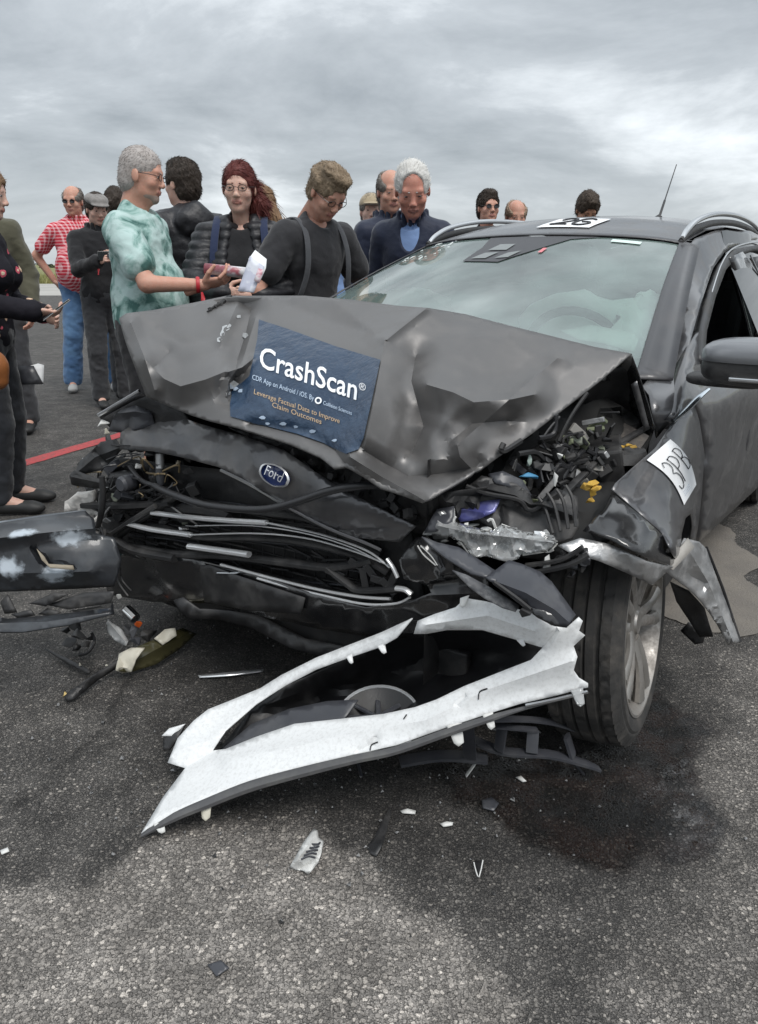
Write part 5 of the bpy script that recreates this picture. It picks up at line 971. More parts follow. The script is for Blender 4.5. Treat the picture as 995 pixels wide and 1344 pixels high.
ground_bit('white_chip', [(525, 1064), (535, 1061), (546, 1064), (545, 1068), (528, 1067)], WHITEPL, 'small white plastic chip, the left of two below the white panel', 'debris', [.006, .012, .008, .006, .006], 'white chips on the tarmac')
ground_bit('white_chip', [(577, 1081), (586, 1078), (595, 1079), (594, 1083), (582, 1085)], WHITEPL, 'small white plastic chip, the right of two below the white panel', 'debris', [.006, .012, .008, .006, .006], 'white chips on the tarmac')
ground_bit('white_chip', [(677, 1020), (684, 1018), (691, 1025), (686, 1026)], WHITEPL, 'tiny white chip just below the black lattice bracket', 'debris', [.006, .01, .008, .006], 'white chips on the tarmac')
ground_bit('black_blade', [(482, 1110), (492, 1098), (500, 1080), (511, 1060), (514, 1066), (508, 1090), (502, 1108), (494, 1124), (486, 1120)], BLACKP, 'narrow black plastic blade lying next to the crumpled white scrap', 'debris', [.006, .012, .02, .01, .006, .012, .016, .006, .006])
ground_bit('dark_shard', [(272, 1266), (290, 1260), (301, 1270), (284, 1281)], SLATE, 'flat dark grey square shard near the bottom left of the tarmac', 'debris', [.006, .012, .008, .006])
mixed = ground_bit('two_tone_shard', [(621, 1130), (634, 1128), (629, 1150)], BLACKD, 'small triangular black shard with a white edge right of the scrap', 'debris', [.006, .012, .006]); tube('shard_edge', px([(622, 1132, 'z', .012), (625, 1144, 'z', .012), (629, 1151, 'z', .010), (634, 1129, 'z', .016)]), .0015, WHITEPL, mixed, n=4, smoothn=2)
ground_bit('grey_flake', [(632, 1050), (645, 1046), (655, 1054), (648, 1064), (634, 1060)], SLATE, 'dull grey plastic flake on the oily tarmac below the lattice bracket', 'debris', [.006, .01, .008, .006, .006])
ground_bit('pale_flake', [(0, 1116), (10, 1112), (12, 1117), (2, 1121)], WHITEPL, 'pale flake at the left edge of the tarmac', 'debris', [.006, .01, .008, .006])
gv = []; gf = []; rg = random.Random(77)
for i in range(700):                                           # fine crash grit
    u = rg.gauss(430, 230); v = rg.gauss(960, 110)
    if not 780 < v < 1330 or not -50 < u < 1050: continue
    p = G(u, v, .004); r_ = abs(rg.gauss(0, .0028)) + .0015; a = rg.uniform(0, 6.28); n0 = len(gv)
    for k_ in range(3): gv.append(p + np.array([r_ * math.cos(a + k_ * 2.1) * rg.uniform(.5, 1.3), r_ * math.sin(a + k_ * 2.1) * rg.uniform(.5, 1.3), rg.uniform(0, .003)]))
    gv.append(p + np.array([0, 0, r_ * .9 + .002])); gf += [(n0, n0 + 1, n0 + 3), (n0 + 1, n0 + 2, n0 + 3), (n0 + 2, n0, n0 + 3)]
half = len(gf) // 2 // 3 * 3
tag(pyd('plastic_grit', gv, gf, mat('grit', (.25, .25, .25), .5, vary=(90, (.02, .02, .02), .02)), None, None), 'fine broken plastic and glass grit scattered before the wreck', 'grit', kind='stuff')
# ---------------------------------------------------------------- people: distance-field figures
class Field:
    def __init__(s, lo, hi, h):
        s.lo = np.array(lo, float); s.h = h; n = np.ceil((np.array(hi) - s.lo) / h).astype(int) + 1; s.n = n
        s.ax = [s.lo[i] + h * np.arange(n[i]) for i in range(3)]; s.d = np.full(n, .5, np.float32)
    def blk(s, lo, hi):
        i0 = np.clip(np.floor((np.array(lo) - s.lo) / s.h).astype(int), 0, s.n); i1 = np.clip(np.ceil((np.array(hi) - s.lo) / s.h).astype(int) + 1, 0, s.n)
        sl = tuple(slice(a, b) for a, b in zip(i0, i1)); return sl, np.meshgrid(*[s.ax[i][sl[i]] for i in range(3)], indexing='ij', sparse=True)
    def _join(s, sl, p, k, sub=False):
        d = s.d[sl]
        if sub: d = -d
        r_ = np.minimum(d, p) - np.maximum(k - np.abs(d - p), 0) ** 2 / (4 * k + 1e-9)
        s.d[sl] = -r_ if sub else r_
    def cone(s, a, b, ra, rb, k=.02, infl=0, sub=False):
        a = np.array(a, float); b = np.array(b, float); ra += infl; rb += infl; m = max(ra, rb) + k + 3 * s.h
        sl, (X, Y, Z) = s.blk(np.minimum(a, b) - m, np.maximum(a, b) + m)
        if min(s.d[sl].shape) == 0: return
        ab = b - a; q = (X - a[0]) * ab[0] + (Y - a[1]) * ab[1] + (Z - a[2]) * ab[2]; t = np.clip(q / (ab @ ab + 1e-9), 0, 1)
        p = np.sqrt((X - a[0] - t * ab[0]) ** 2 + (Y - a[1] - t * ab[1]) ** 2 + (Z - a[2] - t * ab[2]) ** 2) - (ra + (rb - ra) * t)
        s._join(sl, p, k, sub)
    def ell(s, c, r_, k=.02, rot=None, infl=0, sub=False):
        c = np.array(c, float); r_ = np.array(r_, float) + infl; m = max(r_) + k + 3 * s.h; sl, (X, Y, Z) = s.blk(c - m, c + m)
        if min(s.d[sl].shape) == 0: return
        x, y, z = X - c[0], Y - c[1], Z - c[2]
        if rot is not None: x, y, z = [rot[0][i] * x + rot[1][i] * y + rot[2][i] * z for i in range(3)]
        k0 = np.sqrt((x / r_[0]) ** 2 + (y / r_[1]) ** 2 + (z / r_[2]) ** 2); k1 = np.sqrt((x / r_[0] ** 2) ** 2 + (y / r_[1] ** 2) ** 2 + (z / r_[2] ** 2) ** 2) + 1e-6
        s._join(sl, k0 * (k0 - 1) / k1, k, sub)
    def cut(s, n, c):
        X, Y, Z = np.meshgrid(*s.ax, indexing='ij', sparse=True); s.d = np.maximum(s.d, (n[0] * X + n[1] * Y + n[2] * Z - c).astype(np.float32))
    def mesh(s):
        d = s.d; d[0] = d[-1] = .5; d[:, 0] = d[:, -1] = .5; d[:, :, 0] = d[:, :, -1] = .5
        neg = d < 0; n = s.n
        c8 = [neg[i:n[0] - 1 + i, j:n[1] - 1 + j, k_:n[2] - 1 + k_] for i in (0, 1) for j in (0, 1) for k_ in (0, 1)]
        cnt = sum(c.astype(np.int8) for c in c8); act = (cnt > 0) & (cnt < 8); I = np.argwhere(act)
        idx = np.full(act.shape, -1, np.int64); idx[act] = np.arange(len(I))
        if len(I) == 0: return np.zeros((0, 3)), []
        def dv(o): return d[I[:, 0] + o[0], I[:, 1] + o[1], I[:, 2] + o[2]]
        sm = np.zeros((len(I), 3)); ct = np.zeros(len(I)); cor = [(i, j, k_) for i in (0, 1) for j in (0, 1) for k_ in (0, 1)]
        for a in cor:
            for x in range(3):
                if a[x] == 0:
                    b = list(a); b[x] = 1; da, db = dv(a), dv(b); m = (da < 0) != (db < 0); t = np.where(m, da / (da - db + 1e-12), 0)
                    P = np.tile(np.array(a, float), (len(I), 1)); P[:, x] += t; sm[m] += P[m]; ct[m] += 1
        V = s.lo + s.h * (I + sm / ct[:, None]); Q = []
        for x in range(3):
            y, z = (x + 1) % 3, (x + 2) % 3; a = [slice(1, n[i] - 1) for i in range(3)]; a[x] = slice(0, n[x] - 1); b = list(a); b[x] = slice(1, n[x])
            na, nb = neg[tuple(a)], neg[tuple(b)]; off = np.array([1, 1, 1]); off[x] = 0
            for fl in (0, 1):
                E_ = np.argwhere((na & ~nb) if fl == 0 else (~na & nb)) + off
                if len(E_) == 0: continue
                def ci(dy, dz): q = E_.copy(); q[:, y] -= dy; q[:, z] -= dz; return idx[q[:, 0], q[:, 1], q[:, 2]]
                q = np.stack([ci(1, 1), ci(0, 1), ci(0, 0), ci(1, 0)], 1); Q.append(q if fl == 0 else q[:, ::-1])
        return V, (np.concatenate(Q) if Q else np.zeros((0, 4), int))
def vnormals(V, Q):
    N = np.zeros_like(V); a = np.cross(V[Q[:, 2]] - V[Q[:, 0]], V[Q[:, 3]] - V[Q[:, 1]])
    for i in range(4): np.add.at(N, Q[:, i], a)
    return N / (np.linalg.norm(N, axis=1)[:, None] + 1e-12)
def rotm(rx=0, ry=0, rz=0): return np.array(Euler((rx, ry, rz)).to_matrix())
def mk(name, V, Q, m, parent, rest=None, mi=None, sharp=60):
    me_ = bpy.data.meshes.new(name); me_.vertices.add(len(V)); me_.vertices.foreach_set('co', np.asarray(V, np.float32).ravel())
    Q = np.asarray(Q); nq = len(Q); me_.loops.add(nq * 4); me_.loops.foreach_set('vertex_index', Q.astype(np.int32).ravel()); me_.polygons.add(nq)
    me_.polygons.foreach_set('loop_start', np.arange(0, nq * 4, 4, dtype=np.int32)); me_.polygons.foreach_set('loop_total', np.full(nq, 4, np.int32))
    me_.update(calc_edges=True); me_.validate()
    if rest is not None: at2 = me_.attributes.new('rest', 'FLOAT_VECTOR', 'POINT'); at2.data.foreach_set('vector', np.asarray(rest, np.float32).ravel())
    o = link(name, me_, m, parent)
    if mi is not None: me_.polygons.foreach_set('material_index', np.asarray(mi, np.int32))
    me_.polygons.foreach_set('use_smooth', np.ones(nq, bool)); return o

def skin(name, c, c2=None):
    m = mat(name, c, .5, spec=.35, vary=(26, c2 or (c[0] * .94, c[1] * .80, c[2] * .77), .35), bump=(160, .15)); b = m.node_tree.nodes['Principled BSDF']
    b.inputs['Subsurface Weight'].default_value = .12; b.inputs['Subsurface Radius'].default_value = (.01, .004, .002); return m
SK_PALE = skin('pale skin', (.62, .42, .34)); SK_MID = skin('ruddy skin', (.55, .32, .24)); SK_TAN = skin('tanned skin', (.46, .26, .17)); LIPS = skin('lips', (.47, .24, .20))
EYEW = mat('eye white', (.36, .33, .31), .3); EYED = mat('dark iris', (.02, .015, .012), .2)
def cloth(name, c, rough=.85, vary=None, bump=(20, .55, 6)): return mat(name, c, rough, spec=.25, sheen=.2, bump=bump, vary=vary)
def hairm(name, c, c2): return mat(name, c, .6, spec=.3, vary=(34, tuple((a + b) / 2 for a, b in zip(c, c2)), .25), bump=(120, .2))
H_GREY = hairm('cropped grey hair', (.42, .39, .37), (.26, .22, .20)); H_DARK = hairm('dark brown hair', (.035, .026, .020), (.07, .052, .04)); H_RED = hairm('red hair', (.095, .022, .020), (.18, .05, .04)); H_SANDY = hairm('sandy curls', (.20, .145, .095), (.33, .26, .18))
H_WHITE = hairm('white hair', (.62, .61, .58), (.50, .49, .47)); H_BROWN = hairm('light brown hair', (.20, .12, .065), (.30, .19, .11)); H_GREYB = hairm('grey brown hair', (.17, .15, .13), (.28, .26, .24))
C_BLACK = cloth('black cotton', (.016, .016, .018)); C_BLACKSH = mat('black shell fabric', (.014, .014, .017), .5, bump=(24, .6, 5)); C_CHAR = cloth('charcoal cotton', (.028, .028, .031)); C_NAVY = cloth('navy gilet', (.016, .022, .045), .6); C_SHIRTB = cloth('blue shirt', (.20, .30, .52)); C_OLIVE = cloth('olive jacket', (.075, .072, .048), vary=(5, (.10, .095, .065), .3)); C_JEANS = cloth('blue denim', (.065, .135, .27), vary=(7, (.11, .21, .36), .25)); C_GREYT = cloth('grey trousers', (.045, .046, .050)); C_DGREY = cloth('dark slate trousers', (.024, .026, .031)); C_TEALBP = cloth('blue backpack fabric', (.03, .06, .10)); C_BEIGE = cloth('beige cap cloth', (.38, .31, .21)); C_CAPG = cloth('grey tweed cap', (.26, .245, .235), vary=(40, (.18, .17, .16), .3)); C_STRAP = cloth('grey strap', (.065, .068, .075)); C_SHOE = mat('grey trainers', (.38, .38, .37), .7, bump=(60, .3)); C_SHOEB = mat('dark shoes', (.02, .02, .02), .6); C_SOCK = cloth('grey short trim', (.42, .42, .42)); C_WHITE = cloth('white trainers', (.7, .7, .7)); C_GREYTEE = cloth('grey collar', (.30, .38, .38))
REDB = mat('red wristband', (.45, .02, .03), .5); GLASSF = mat('spectacle frame', (.02, .015, .015), .3); SUNG = mat('dark lens', (.012, .010, .012), .08, coat=.5); PHONE = mat('black phone', (.012, .012, .014), .15, coat=.5); SILVER = mat('silver phone edge', (.5, .5, .5), .3, .8); BAGM = mat('tan leather bag', (.30, .11, .035), .45, bump=(60, .2))
def pat(name, kind):
    m = bpy.data.materials.new(name); m.use_nodes = True; t = m.node_tree; L = t.links.new; b = t.nodes['Principled BSDF']; b.inputs['Roughness'].default_value = .85; b.inputs['Specular IOR Level'].default_value = .2
    at2 = t.nodes.new('ShaderNodeAttribute'); at2.attribute_name = 'rest'; V_ = at2.outputs['Vector']
    def mixn(f, a, c):
        n = t.nodes.new('ShaderNodeMixRGB'); L(f, n.inputs[0])
        for i, x in ((1, a), (2, c)):
            if isinstance(x, tuple): n.inputs[i].default_value = (*x, 1)
            else: L(x, n.inputs[i])
        return n.outputs[0]
    def mth(op, a, c=0.0):
        n = t.nodes.new('ShaderNodeMath'); n.operation = op
        for i, x in enumerate((a, c)):
            if isinstance(x, (int, float)): n.inputs[i].default_value = x
            else: L(x, n.inputs[i])
        return n.outputs[0]
    if kind == 'check':
        sp = t.nodes.new('ShaderNodeSeparateXYZ'); L(V_, sp.inputs[0]); a = mth('ADD', sp.outputs[0], mth('MULTIPLY', sp.outputs[1], .8))
        fx = mth('LESS_THAN', mth('FRACT', mth('MULTIPLY', a, 38.0)), .38); fz = mth('LESS_THAN', mth('FRACT', mth('MULTIPLY', sp.outputs[2], 38.0)), .38)
        w = mth('MULTIPLY', mth('ADD', fx, fz), .5); L(mixn(w, (.50, .035, .055), (.78, .50, .52)), b.inputs['Base Color'])
    elif kind == 'tiedye':
        n = t.nodes.new('ShaderNodeTexNoise'); n.inputs['Scale'].default_value = 9; n.inputs['Detail'].default_value = 5; n.inputs['Roughness'].default_value = .6; n.inputs['Distortion'].default_value = .8; L(V_, n.inputs['Vector'])
        r_ = t.nodes.new('ShaderNodeValToRGB'); L(n.outputs[0], r_.inputs[0]); e_ = r_.color_ramp.elements; e_[0].position = .36; e_[0].color = (.07, .155, .14, 1); e_[1].position = .55; e_[1].color = (.43, .56, .54, 1); q = e_.new(.45); q.color = (.25, .39, .36, 1); L(r_.outputs[0], b.inputs['Base Color'])
    elif kind == 'floral':
        v = t.nodes.new('ShaderNodeTexVoronoi'); v.inputs['Scale'].default_value = 15; L(V_, v.inputs['Vector']); n = t.nodes.new('ShaderNodeTexNoise'); n.inputs['Scale'].default_value = 60; L(V_, n.inputs['Vector'])
        dd = mth('ADD', v.outputs['Distance'], mth('MULTIPLY', n.outputs[0], .22)); sc2 = t.nodes.new('ShaderNodeSeparateColor'); L(v.outputs['Color'], sc2.inputs[0])
        fc = mixn(mth('GREATER_THAN', sc2.outputs[0], .5), (.55, .10, .14), (.62, .42, .30)); fc = mixn(mth('LESS_THAN', dd, .22), fc, (.75, .62, .45))
        on = mth('MULTIPLY', mth('LESS_THAN', dd, .37), mth('GREATER_THAN', sc2.outputs[1], .35)); L(mixn(on, (.014, .013, .018), fc), b.inputs['Base Color'])
    bn = t.nodes.new('ShaderNodeTexNoise'); bn.inputs['Scale'].default_value = 20; bn.inputs['Detail'].default_value = 6; L(V_, bn.inputs['Vector']); bp = t.nodes.new('ShaderNodeBump'); bp.inputs['Strength'].default_value = .6; bp.inputs['Distance'].default_value = .01; L(bn.outputs[0], bp.inputs['Height']); L(bp.outputs[0], b.inputs['Normal'])
    return m
P_CHECK = pat('red check shirt', 'check'); P_DYE = pat('teal tie dye', 'tiedye'); P_FLOR = pat('floral blouse', 'floral')

def ik(sh, wr, l1, l2, pole):
    d = wr - sh; L = np.linalg.norm(d); L = min(L, (l1 + l2) * .995); d = d / np.linalg.norm(d); wr = sh + d * L
    a = (l1 * l1 - l2 * l2 + L * L) / (2 * L); h = math.sqrt(max(l1 * l1 - a * a, 0)); p = np.array(pole, float); p = p - d * (p @ d); p /= np.linalg.norm(p) + 1e-9
    return sh + d * a + p * h, wr
def head_field(f, g):
    """adult head about the skull centre, y forward"""
    fem = g.get('fem', 0); jw = .054 - .006 * fem + g.get('jaw', 0)
    f.ell((0, -.012, .030), (.074, .094, .088), .01); f.ell((0, .018, -.030), (.064, .072, .080), .03); f.ell((0, .030, -.075), (jw, .050, .040), .03); f.ell((0, .068, -.100), (.022, .018, .016), .02)
    f.cone((-.036, .073, .022), (.036, .073, .022), .012, .012, .015)
    for s_ in (-1, 1):
        f.ell((s_ * .042, .058, -.030), (.022, .022, .020), .02); f.ell((s_ * .031, .098, .002), (.017, .016, .012), .008, sub=True)
        f.cone((s_ * .019, .0835, .0065), (s_ * .043, .0790, .0058), .0050, .0050, .004); f.cone((s_ * .021, .0825, -.0065), (s_ * .042, .0785, -.0065), .0045, .0045, .004)
        f.ell((s_ * .076, -.008, -.012), (.009, .020, .031), .006, rot=rotm(.25, 0, -s_ * .35))
    f.cone((0, .084, .010), (0, .099, -.028), .008, .011, .012); f.ell((0, .102, -.031), (.013, .010, .010), .008); f.ell((-.011, .098, -.036), (.008, .009, .007), .005); f.ell((.011, .098, -.036), (.008, .009, .007), .005)
    f.cone((-.020, .084, -.063), (.020, .084, -.063), .006, .006, .006); f.ell((0, .090, -.060), (.016, .008, .005), .004); f.ell((0, .088, -.070), (.015, .009, .006), .004); f.cone((-.020, .098, -.065), (.020, .098, -.065), .0022, .0022, .002, sub=True)
    f.cone((0, -.020, -.06), (0, -.045, -.22), .052 - .008 * fem, .055 - .008 * fem, .03); f.cone((0, .03, -.10), (0, -.01, -.20), .03, .04, .03)
def hand_field(f, curl=.5, side=1, spread=.0):
    f.cone((0, -.09, 0), (0, .0, 0), .029, .025, .01); f.ell((0, .045, 0), (.040, .052, .016), .015)
    for i, (x, L) in enumerate(((.030, .070), (.0105, .078), (-.010, .072), (-.029, .056))):
        x *= side; p = np.array([x, .086, 0]); a = 0.15; 
        for j, fr in enumerate((.44, .32, .26)):
            a += curl; q = p + L * fr * np.array([x * spread, math.cos(a), -math.sin(a)]); f.cone(p, q, .0092 - .0008 * j, .0086 - .0008 * j, .003); p = q
    b = np.array([side * .030, .018, -.006]); q = b + np.array([side * .030, .030, -.014]); f.cone(b, q, .014, .0105, .01); r_ = q + np.array([side * .008, .032, -.012 - .02 * curl]); f.cone(q, r_, .0105, .0085, .003)
def ribbons(V, N, n, ln, flow, wid, seed, spread=.5, lift=.3):
    rg_ = np.random.default_rng(seed); I = rg_.integers(0, len(V), n); P = V[I]; fl0 = np.array(flow, float); fl0 = fl0 / (np.linalg.norm(fl0) + 1e-9); tang = fl0 - N[I] * (N[I] @ fl0)[:, None]; d = N[I] * lift + tang + rg_.normal(0, spread * .45, (n, 3)); d /= np.linalg.norm(d, axis=1)[:, None]
    L = ln * rg_.uniform(.5, 1.2, n)[:, None]; s_ = np.cross(d, rg_.normal(0, 1, (n, 3))); s_ /= np.linalg.norm(s_, axis=1)[:, None] + 1e-9; s_ *= wid
    fl = np.array(flow); m = P + d * L * .55; d2 = d + fl * .7; d2 /= np.linalg.norm(d2, axis=1)[:, None]; e_ = m + d2 * L * .45; P = P - d * .004
    Vn = np.stack([P - s_, P + s_, m + s_ * .8, m - s_ * .8, e_ + s_ * .15, e_ - s_ * .15], 1).reshape(-1, 3); b = np.arange(n) * 6
    return Vn, np.concatenate([np.stack([b, b + 1, b + 2, b + 3], 1), np.stack([b + 3, b + 2, b + 4, b + 5], 1)])

def person(label, top_px, t, heading, g):
    """g: pose, build, clothes. Joints are laid out for a 1.78 m adult, y forward, then scaled and turned."""
    lean = R(g.get('lean', 0)); side = R(g.get('side', 0)); TR = rotm(-lean, side, 0); pel = np.array([0, 0, .95]); up = lambda x, y, z: pel + TR @ np.array([x, y, z - .95])
    sw_ = g.get('shw', .172); bel = g.get('belly', 0); fem = g.get('fem', 0); bw = g.get('bw', 1.0)
    chest, abd, neck = up(0, 0, 1.30), up(0, bel * .5 + .0, 1.10), up(0, -.02, 1.50)
    HR = TR @ rotm(0, 0, R(g.get('yaw', 0))) @ rotm(-R(g.get('pitch', 0)), R(g.get('roll', 0)), 0); hs = g.get('hs', 1.0)
    nk = up(0, -.035, 1.47); hc = nk + (TR @ np.array([0, .025, .075])) + HR @ np.array([0, .025, .115]) * hs
    ts, bs = [], []
    def torso(f, i, k_=.035):
        f.ell(up(0, 0, .98) if lean < .3 else pel + np.array([0, 0, .03]), np.array([.150, .105, .12]) * bw, k_, TR, i); f.ell(abd, np.array([.132 + bel * .35, .095 + bel * .75, .17]) * bw, k_, TR, i); f.ell(chest, np.array([.150, .102, .185]) * bw, k_, TR, i)
        f.cone(up(0, -.01, 1.435), up(sw_ - .03, -.01, 1.405), .055, .050, k_, i); f.cone(up(0, -.01, 1.435), up(-sw_ + .03, -.01, 1.405), .055, .050, k_, i); f.cone(up(0, -.03, 1.40), neck, .065, .050, k_, i * .4)
        if fem:
            for s_ in (-1, 1): f.ell(up(s_ * .075, .085, 1.27), (.065, .06, .065), .04, TR, i)
    sh = {s_: up(s_ * sw_, -.01, 1.40) for s_ in (-1, 1)}; arm = {}
    for s_, key in ((-1, 'L'), (1, 'R')):
        a = g.get(key); wr = up(s_ * .235, .05, .88) if a is None else (up(*a[0]) if g.get('armlocal', 1) else np.array(a[0]));
        pole = (s_ * .5, -1, -.2) if a is None or len(a) < 2 else a[1]; el, wr = ik(sh[s_], wr, .29, .255, pole); arm[s_] = (el, wr)
    legs = {}
    for s_, key in ((-1, 'LL'), (1, 'LR')):
        off = np.array(g.get(key, (0, 0))); legs[s_] = (np.array([s_ * .09, 0, .92]), np.array([s_ * .105 + off[0] * .5, .03 + off[1] * .5, .50]), np.array([s_ * .115 + off[0], -.01 + off[1], .085]))
    # --- scale and place so that the crown projects to the given pixel
    crown = hc + HR @ np.array([0, -.01, .118]) * hs; Wt = pt(top_px[0], top_px[1], 't', t); kS = Wt[2] / crown[2]; hd = R(heading); RZ = np.array([[math.sin(hd), math.cos(hd), 0], [-math.cos(hd), math.sin(hd), 0], [0, 0, 1]])
    off = Wt - RZ @ (crown * kS); off[2] = 0
    W = lambda V: (np.asarray(V) * kS) @ RZ.T + off
    root = empty('person', tuple(off), 0, label, 'person', g.get('group')); vox = g.get('vox', .009)
    lo, hi = np.array([-.75, -.65, 0.]), np.array([.75, .80, 1.9]); J = np.array([*sh.values(), *[q for a in arm.values() for q in a], pel, neck, hc, *[q for l in legs.values() for q in l]]); lo = np.maximum(J.min(0) - .26, (-2, -2, -.01)); hi = J.max(0) + .26
    # --- body: skin, one mesh
    f = Field(lo, hi, .014); torso(f, -.01)
    for s_ in (-1, 1):
        el, wr = arm[s_]; f.cone(sh[s_], el, .050, .040, .03); f.cone(el, wr, .040, .027, .015); h_, kn, an = legs[s_]; f.cone(h_, kn, .080, .052, .03); f.cone(kn, an, .052, .036, .02); f.cone(an, an + np.array([0, .13, -.045]), .036, .03, .02)
    Vs, Qs = [], []; V, Q = f.mesh(); Vs.append(V); Qs.append(Q); mi = [np.zeros(len(Q), int)]
    fh = Field((-.11, -.13, -.25), (.11, .145, .14), g.get('hvox', .0048)); head_field(fh, g); V, Q = fh.mesh(); cen = V[Q].mean(1)
    mi.append(np.where((np.abs(cen[:, 0]) < .023) & (cen[:, 2] < -.053) & (cen[:, 2] > -.076) & (cen[:, 1] > .074), 1, 0)); Qs.append(Q + sum(len(v) for v in Vs)); Vs.append((V * hs) @ HR.T + hc)
    hands = {}
    for s_, key in ((-1, 'L'), (1, 'R')):
        el, wr = arm[s_]; hp = g.get('h' + key, {}); y = wr - el; y = y / np.linalg.norm(y)
        if 'dir' in hp: y = np.array(hp['dir'], float); y /= np.linalg.norm(y)
        z = np.array(hp.get('back', (s_ * 1.0, 0, .2)), float); z = z - y * (z @ y); z /= np.linalg.norm(z); x = np.cross(y, z); HM = np.stack([x, y, z], 1); hands[s_] = (wr, HM)
        if g.get('nohands'): continue
        fq = Field((-.08, -.10, -.13), (.08, .21, .06), g.get('hdvox', .0042)); th = 1 if np.dot(x, np.array(hp.get('thumb', (-s_, .3, .3)), float)) > 0 else -1
        hand_field(fq, hp.get('curl', .35), th); V, Q = fq.mesh(); Qs.append(Q + sum(len(v) for v in Vs)); Vs.append(V @ HM.T + wr); mi.append(np.zeros(len(Q), int))
    sk = g.get('skin', SK_MID); Vb = np.concatenate(Vs); mk('body', W(Vb), np.concatenate(Qs), [sk, LIPS], root, Vb, np.concatenate(mi))
    # eyes and brows
    for s_ in (-1, 1):
        if g.get('eyes', 1):
            e_ = Field((-.02, -.02, -.02), (.02, .02, .02), .004); e_.ell((0, 0, 0), (.0115, .0095, .0052), .001); V, Q = e_.mesh(); cen = V[Q].mean(1); mk('eye', W(((V + np.array([s_ * .031, .0795, .001])) * hs) @ HR.T + hc), Q, [EYEW, EYED], root, None, np.where((np.hypot(cen[:, 0], cen[:, 2] + .001) < .0066) & (cen[:, 1] > 0), 1, 0))
            e_ = Field((-.05, .06, .0), (.05, .11, .05), .004); e_.cone((s_ * .016, .0875, .021), (s_ * .045, .0755, .024), .0038, .0028, .003); V, Q = e_.mesh()
            if len(Q): mk('eyebrow', W((V * hs) @ HR.T + hc), Q, g.get('hairm', H_DARK) if not g.get('brow') else g['brow'], root)
    Hd = lambda V: W((np.asarray(V) * hs) @ HR.T + hc)
    # hair
    hr = g.get('hair', 'short'); hmx = g.get('hairm', H_DARK)
    if hr != 'none':
        fh = Field((-.16, -.20, -.32), (.16, .16, .19), .006); th_ = g.get('hth', .012)
        fh.ell((0, -.014, .032), (.074, .093, .087), .01, infl=th_)
        if hr == 'bald': fh.ell((0, .03, .09), (.07, .10, .075), .02, sub=True)
        if hr in ('short', 'bald', 'curly', 'quiff'): fh.ell((0, -.045, -.035), (.068, .060, .065), .03, infl=th_ * .7)
        if hr == 'curly':
            for i in range(30): a = i * 2.4; b_ = .15 + .85 * ((i * .618) % 1); fh.ell((.068 * math.cos(a) * math.sqrt(1 - (b_ - .3) ** 2), -.012 + .085 * math.sin(a) * math.sqrt(1 - (b_ - .3) ** 2), .03 + .09 * b_), (.026, .026, .022), .008)
        if hr == 'quiff': fh.ell((0, .02, .10), (.06, .065, .035), .02); fh.ell((0, -.06, .06), (.065, .05, .06), .02)
        if hr == 'tied': fh.ell((0, -.03, -.01), (.074, .075, .085), .03, infl=th_); fh.cone((-.03, -.10, .0), (-.05, -.12, -.10), .035, .03, .03)
        if hr == 'loose':
            fh.ell((0, -.02, .0), (.078, .085, .10), .03, infl=th_); s_ = g.get('fall', 1); fh.cone((s_ * .05, -.02, .0), (s_ * .11, .02, -.14), .045, .045, .03); fh.cone((s_ * .11, .02, -.14), (s_ * .13, .04, -.26), .045, .03, .03)
        face = (.066, .060, .105) if hr not in ('curly',) else (.062, .06, .10)
        fh.ell((0, .095, -.045), face, .012, sub=True)
        if g.get('recede'): fh.ell((0, .085, .045), (.056, .05, .03 + g['recede']), .012, sub=True)
        if hr in ('short', 'bald', 'curly', 'quiff'):
            for s_ in (-1, 1): fh.ell((s_ * .085, .012, -.035), (.03, .028, .04), .01, sub=True)
        V, Q = fh.mesh(); N = vnormals(V, Q); V = V + N * (g.get('hnoise', .004) * fbm(V * 38, 3, 3)[:, None] * 2); fl = g.get('flow', (0, -.35, -.25)); V2, Q2 = ribbons(V, N, int(g.get('strands', 1500) * 2.6), g.get('hlen', .022), fl, .0008, 5, g.get('mess', .4) * .6, g.get('lift', .12))
        mk('hair', Hd(np.concatenate([V, V2])), np.concatenate([Q, Q2 + len(V)]), hmx, root)
    if g.get('beard'):
        fh = Field((-.09, -.02, -.14), (.09, .14, .0), .006); fh.ell((0, .030, -.075), (.056, .052, .042), .02, infl=.003); fh.ell((0, .068, -.100), (.022, .018, .016), .02, infl=.003); fh.cut((0, 0, 1), -.05); fh.cut((0, -1, 0), -.02); fh.ell((0, .10, -.062), (.024, .03, .008), .004, sub=True); V, Q = fh.mesh(); mk('beard', Hd(V), Q, g['beard'], root)
    if g.get('glasses'):
        kind = g['glasses']; gl = empty('x') if False else None
        for s_ in (-1, 1):
            P = [Hd(np.array([s_ * .032 + .021 * math.cos(a), .099 - .004 * abs(math.cos(a)), .002 + .015 * math.sin(a)])[None])[0] for a in np.linspace(0, 6.283, 17)[:-1]]
            if kind == 'sun': solid(pyd('sunglass_lens', P, [tuple(range(16))], SUNG, root, None), .003)
            tube('spectacle_rim', P + [P[0]], .0018 * kS, GLASSF, root, n=5, smoothn=0)
            tube('spectacle_arm', [Hd(np.array(q)[None])[0] for q in ((s_ * .053, .094, .006), (s_ * .076, .05, .006), (s_ * .080, -.005, .002))], .0016, GLASSF, root, n=5, smoothn=2)
        tube('spectacle_bridge', [Hd(np.array(q)[None])[0] for q in ((-.011, .103, .004), (0, .108, .007), (.011, .103, .004))], .0016, GLASSF, root, n=5, smoothn=2)
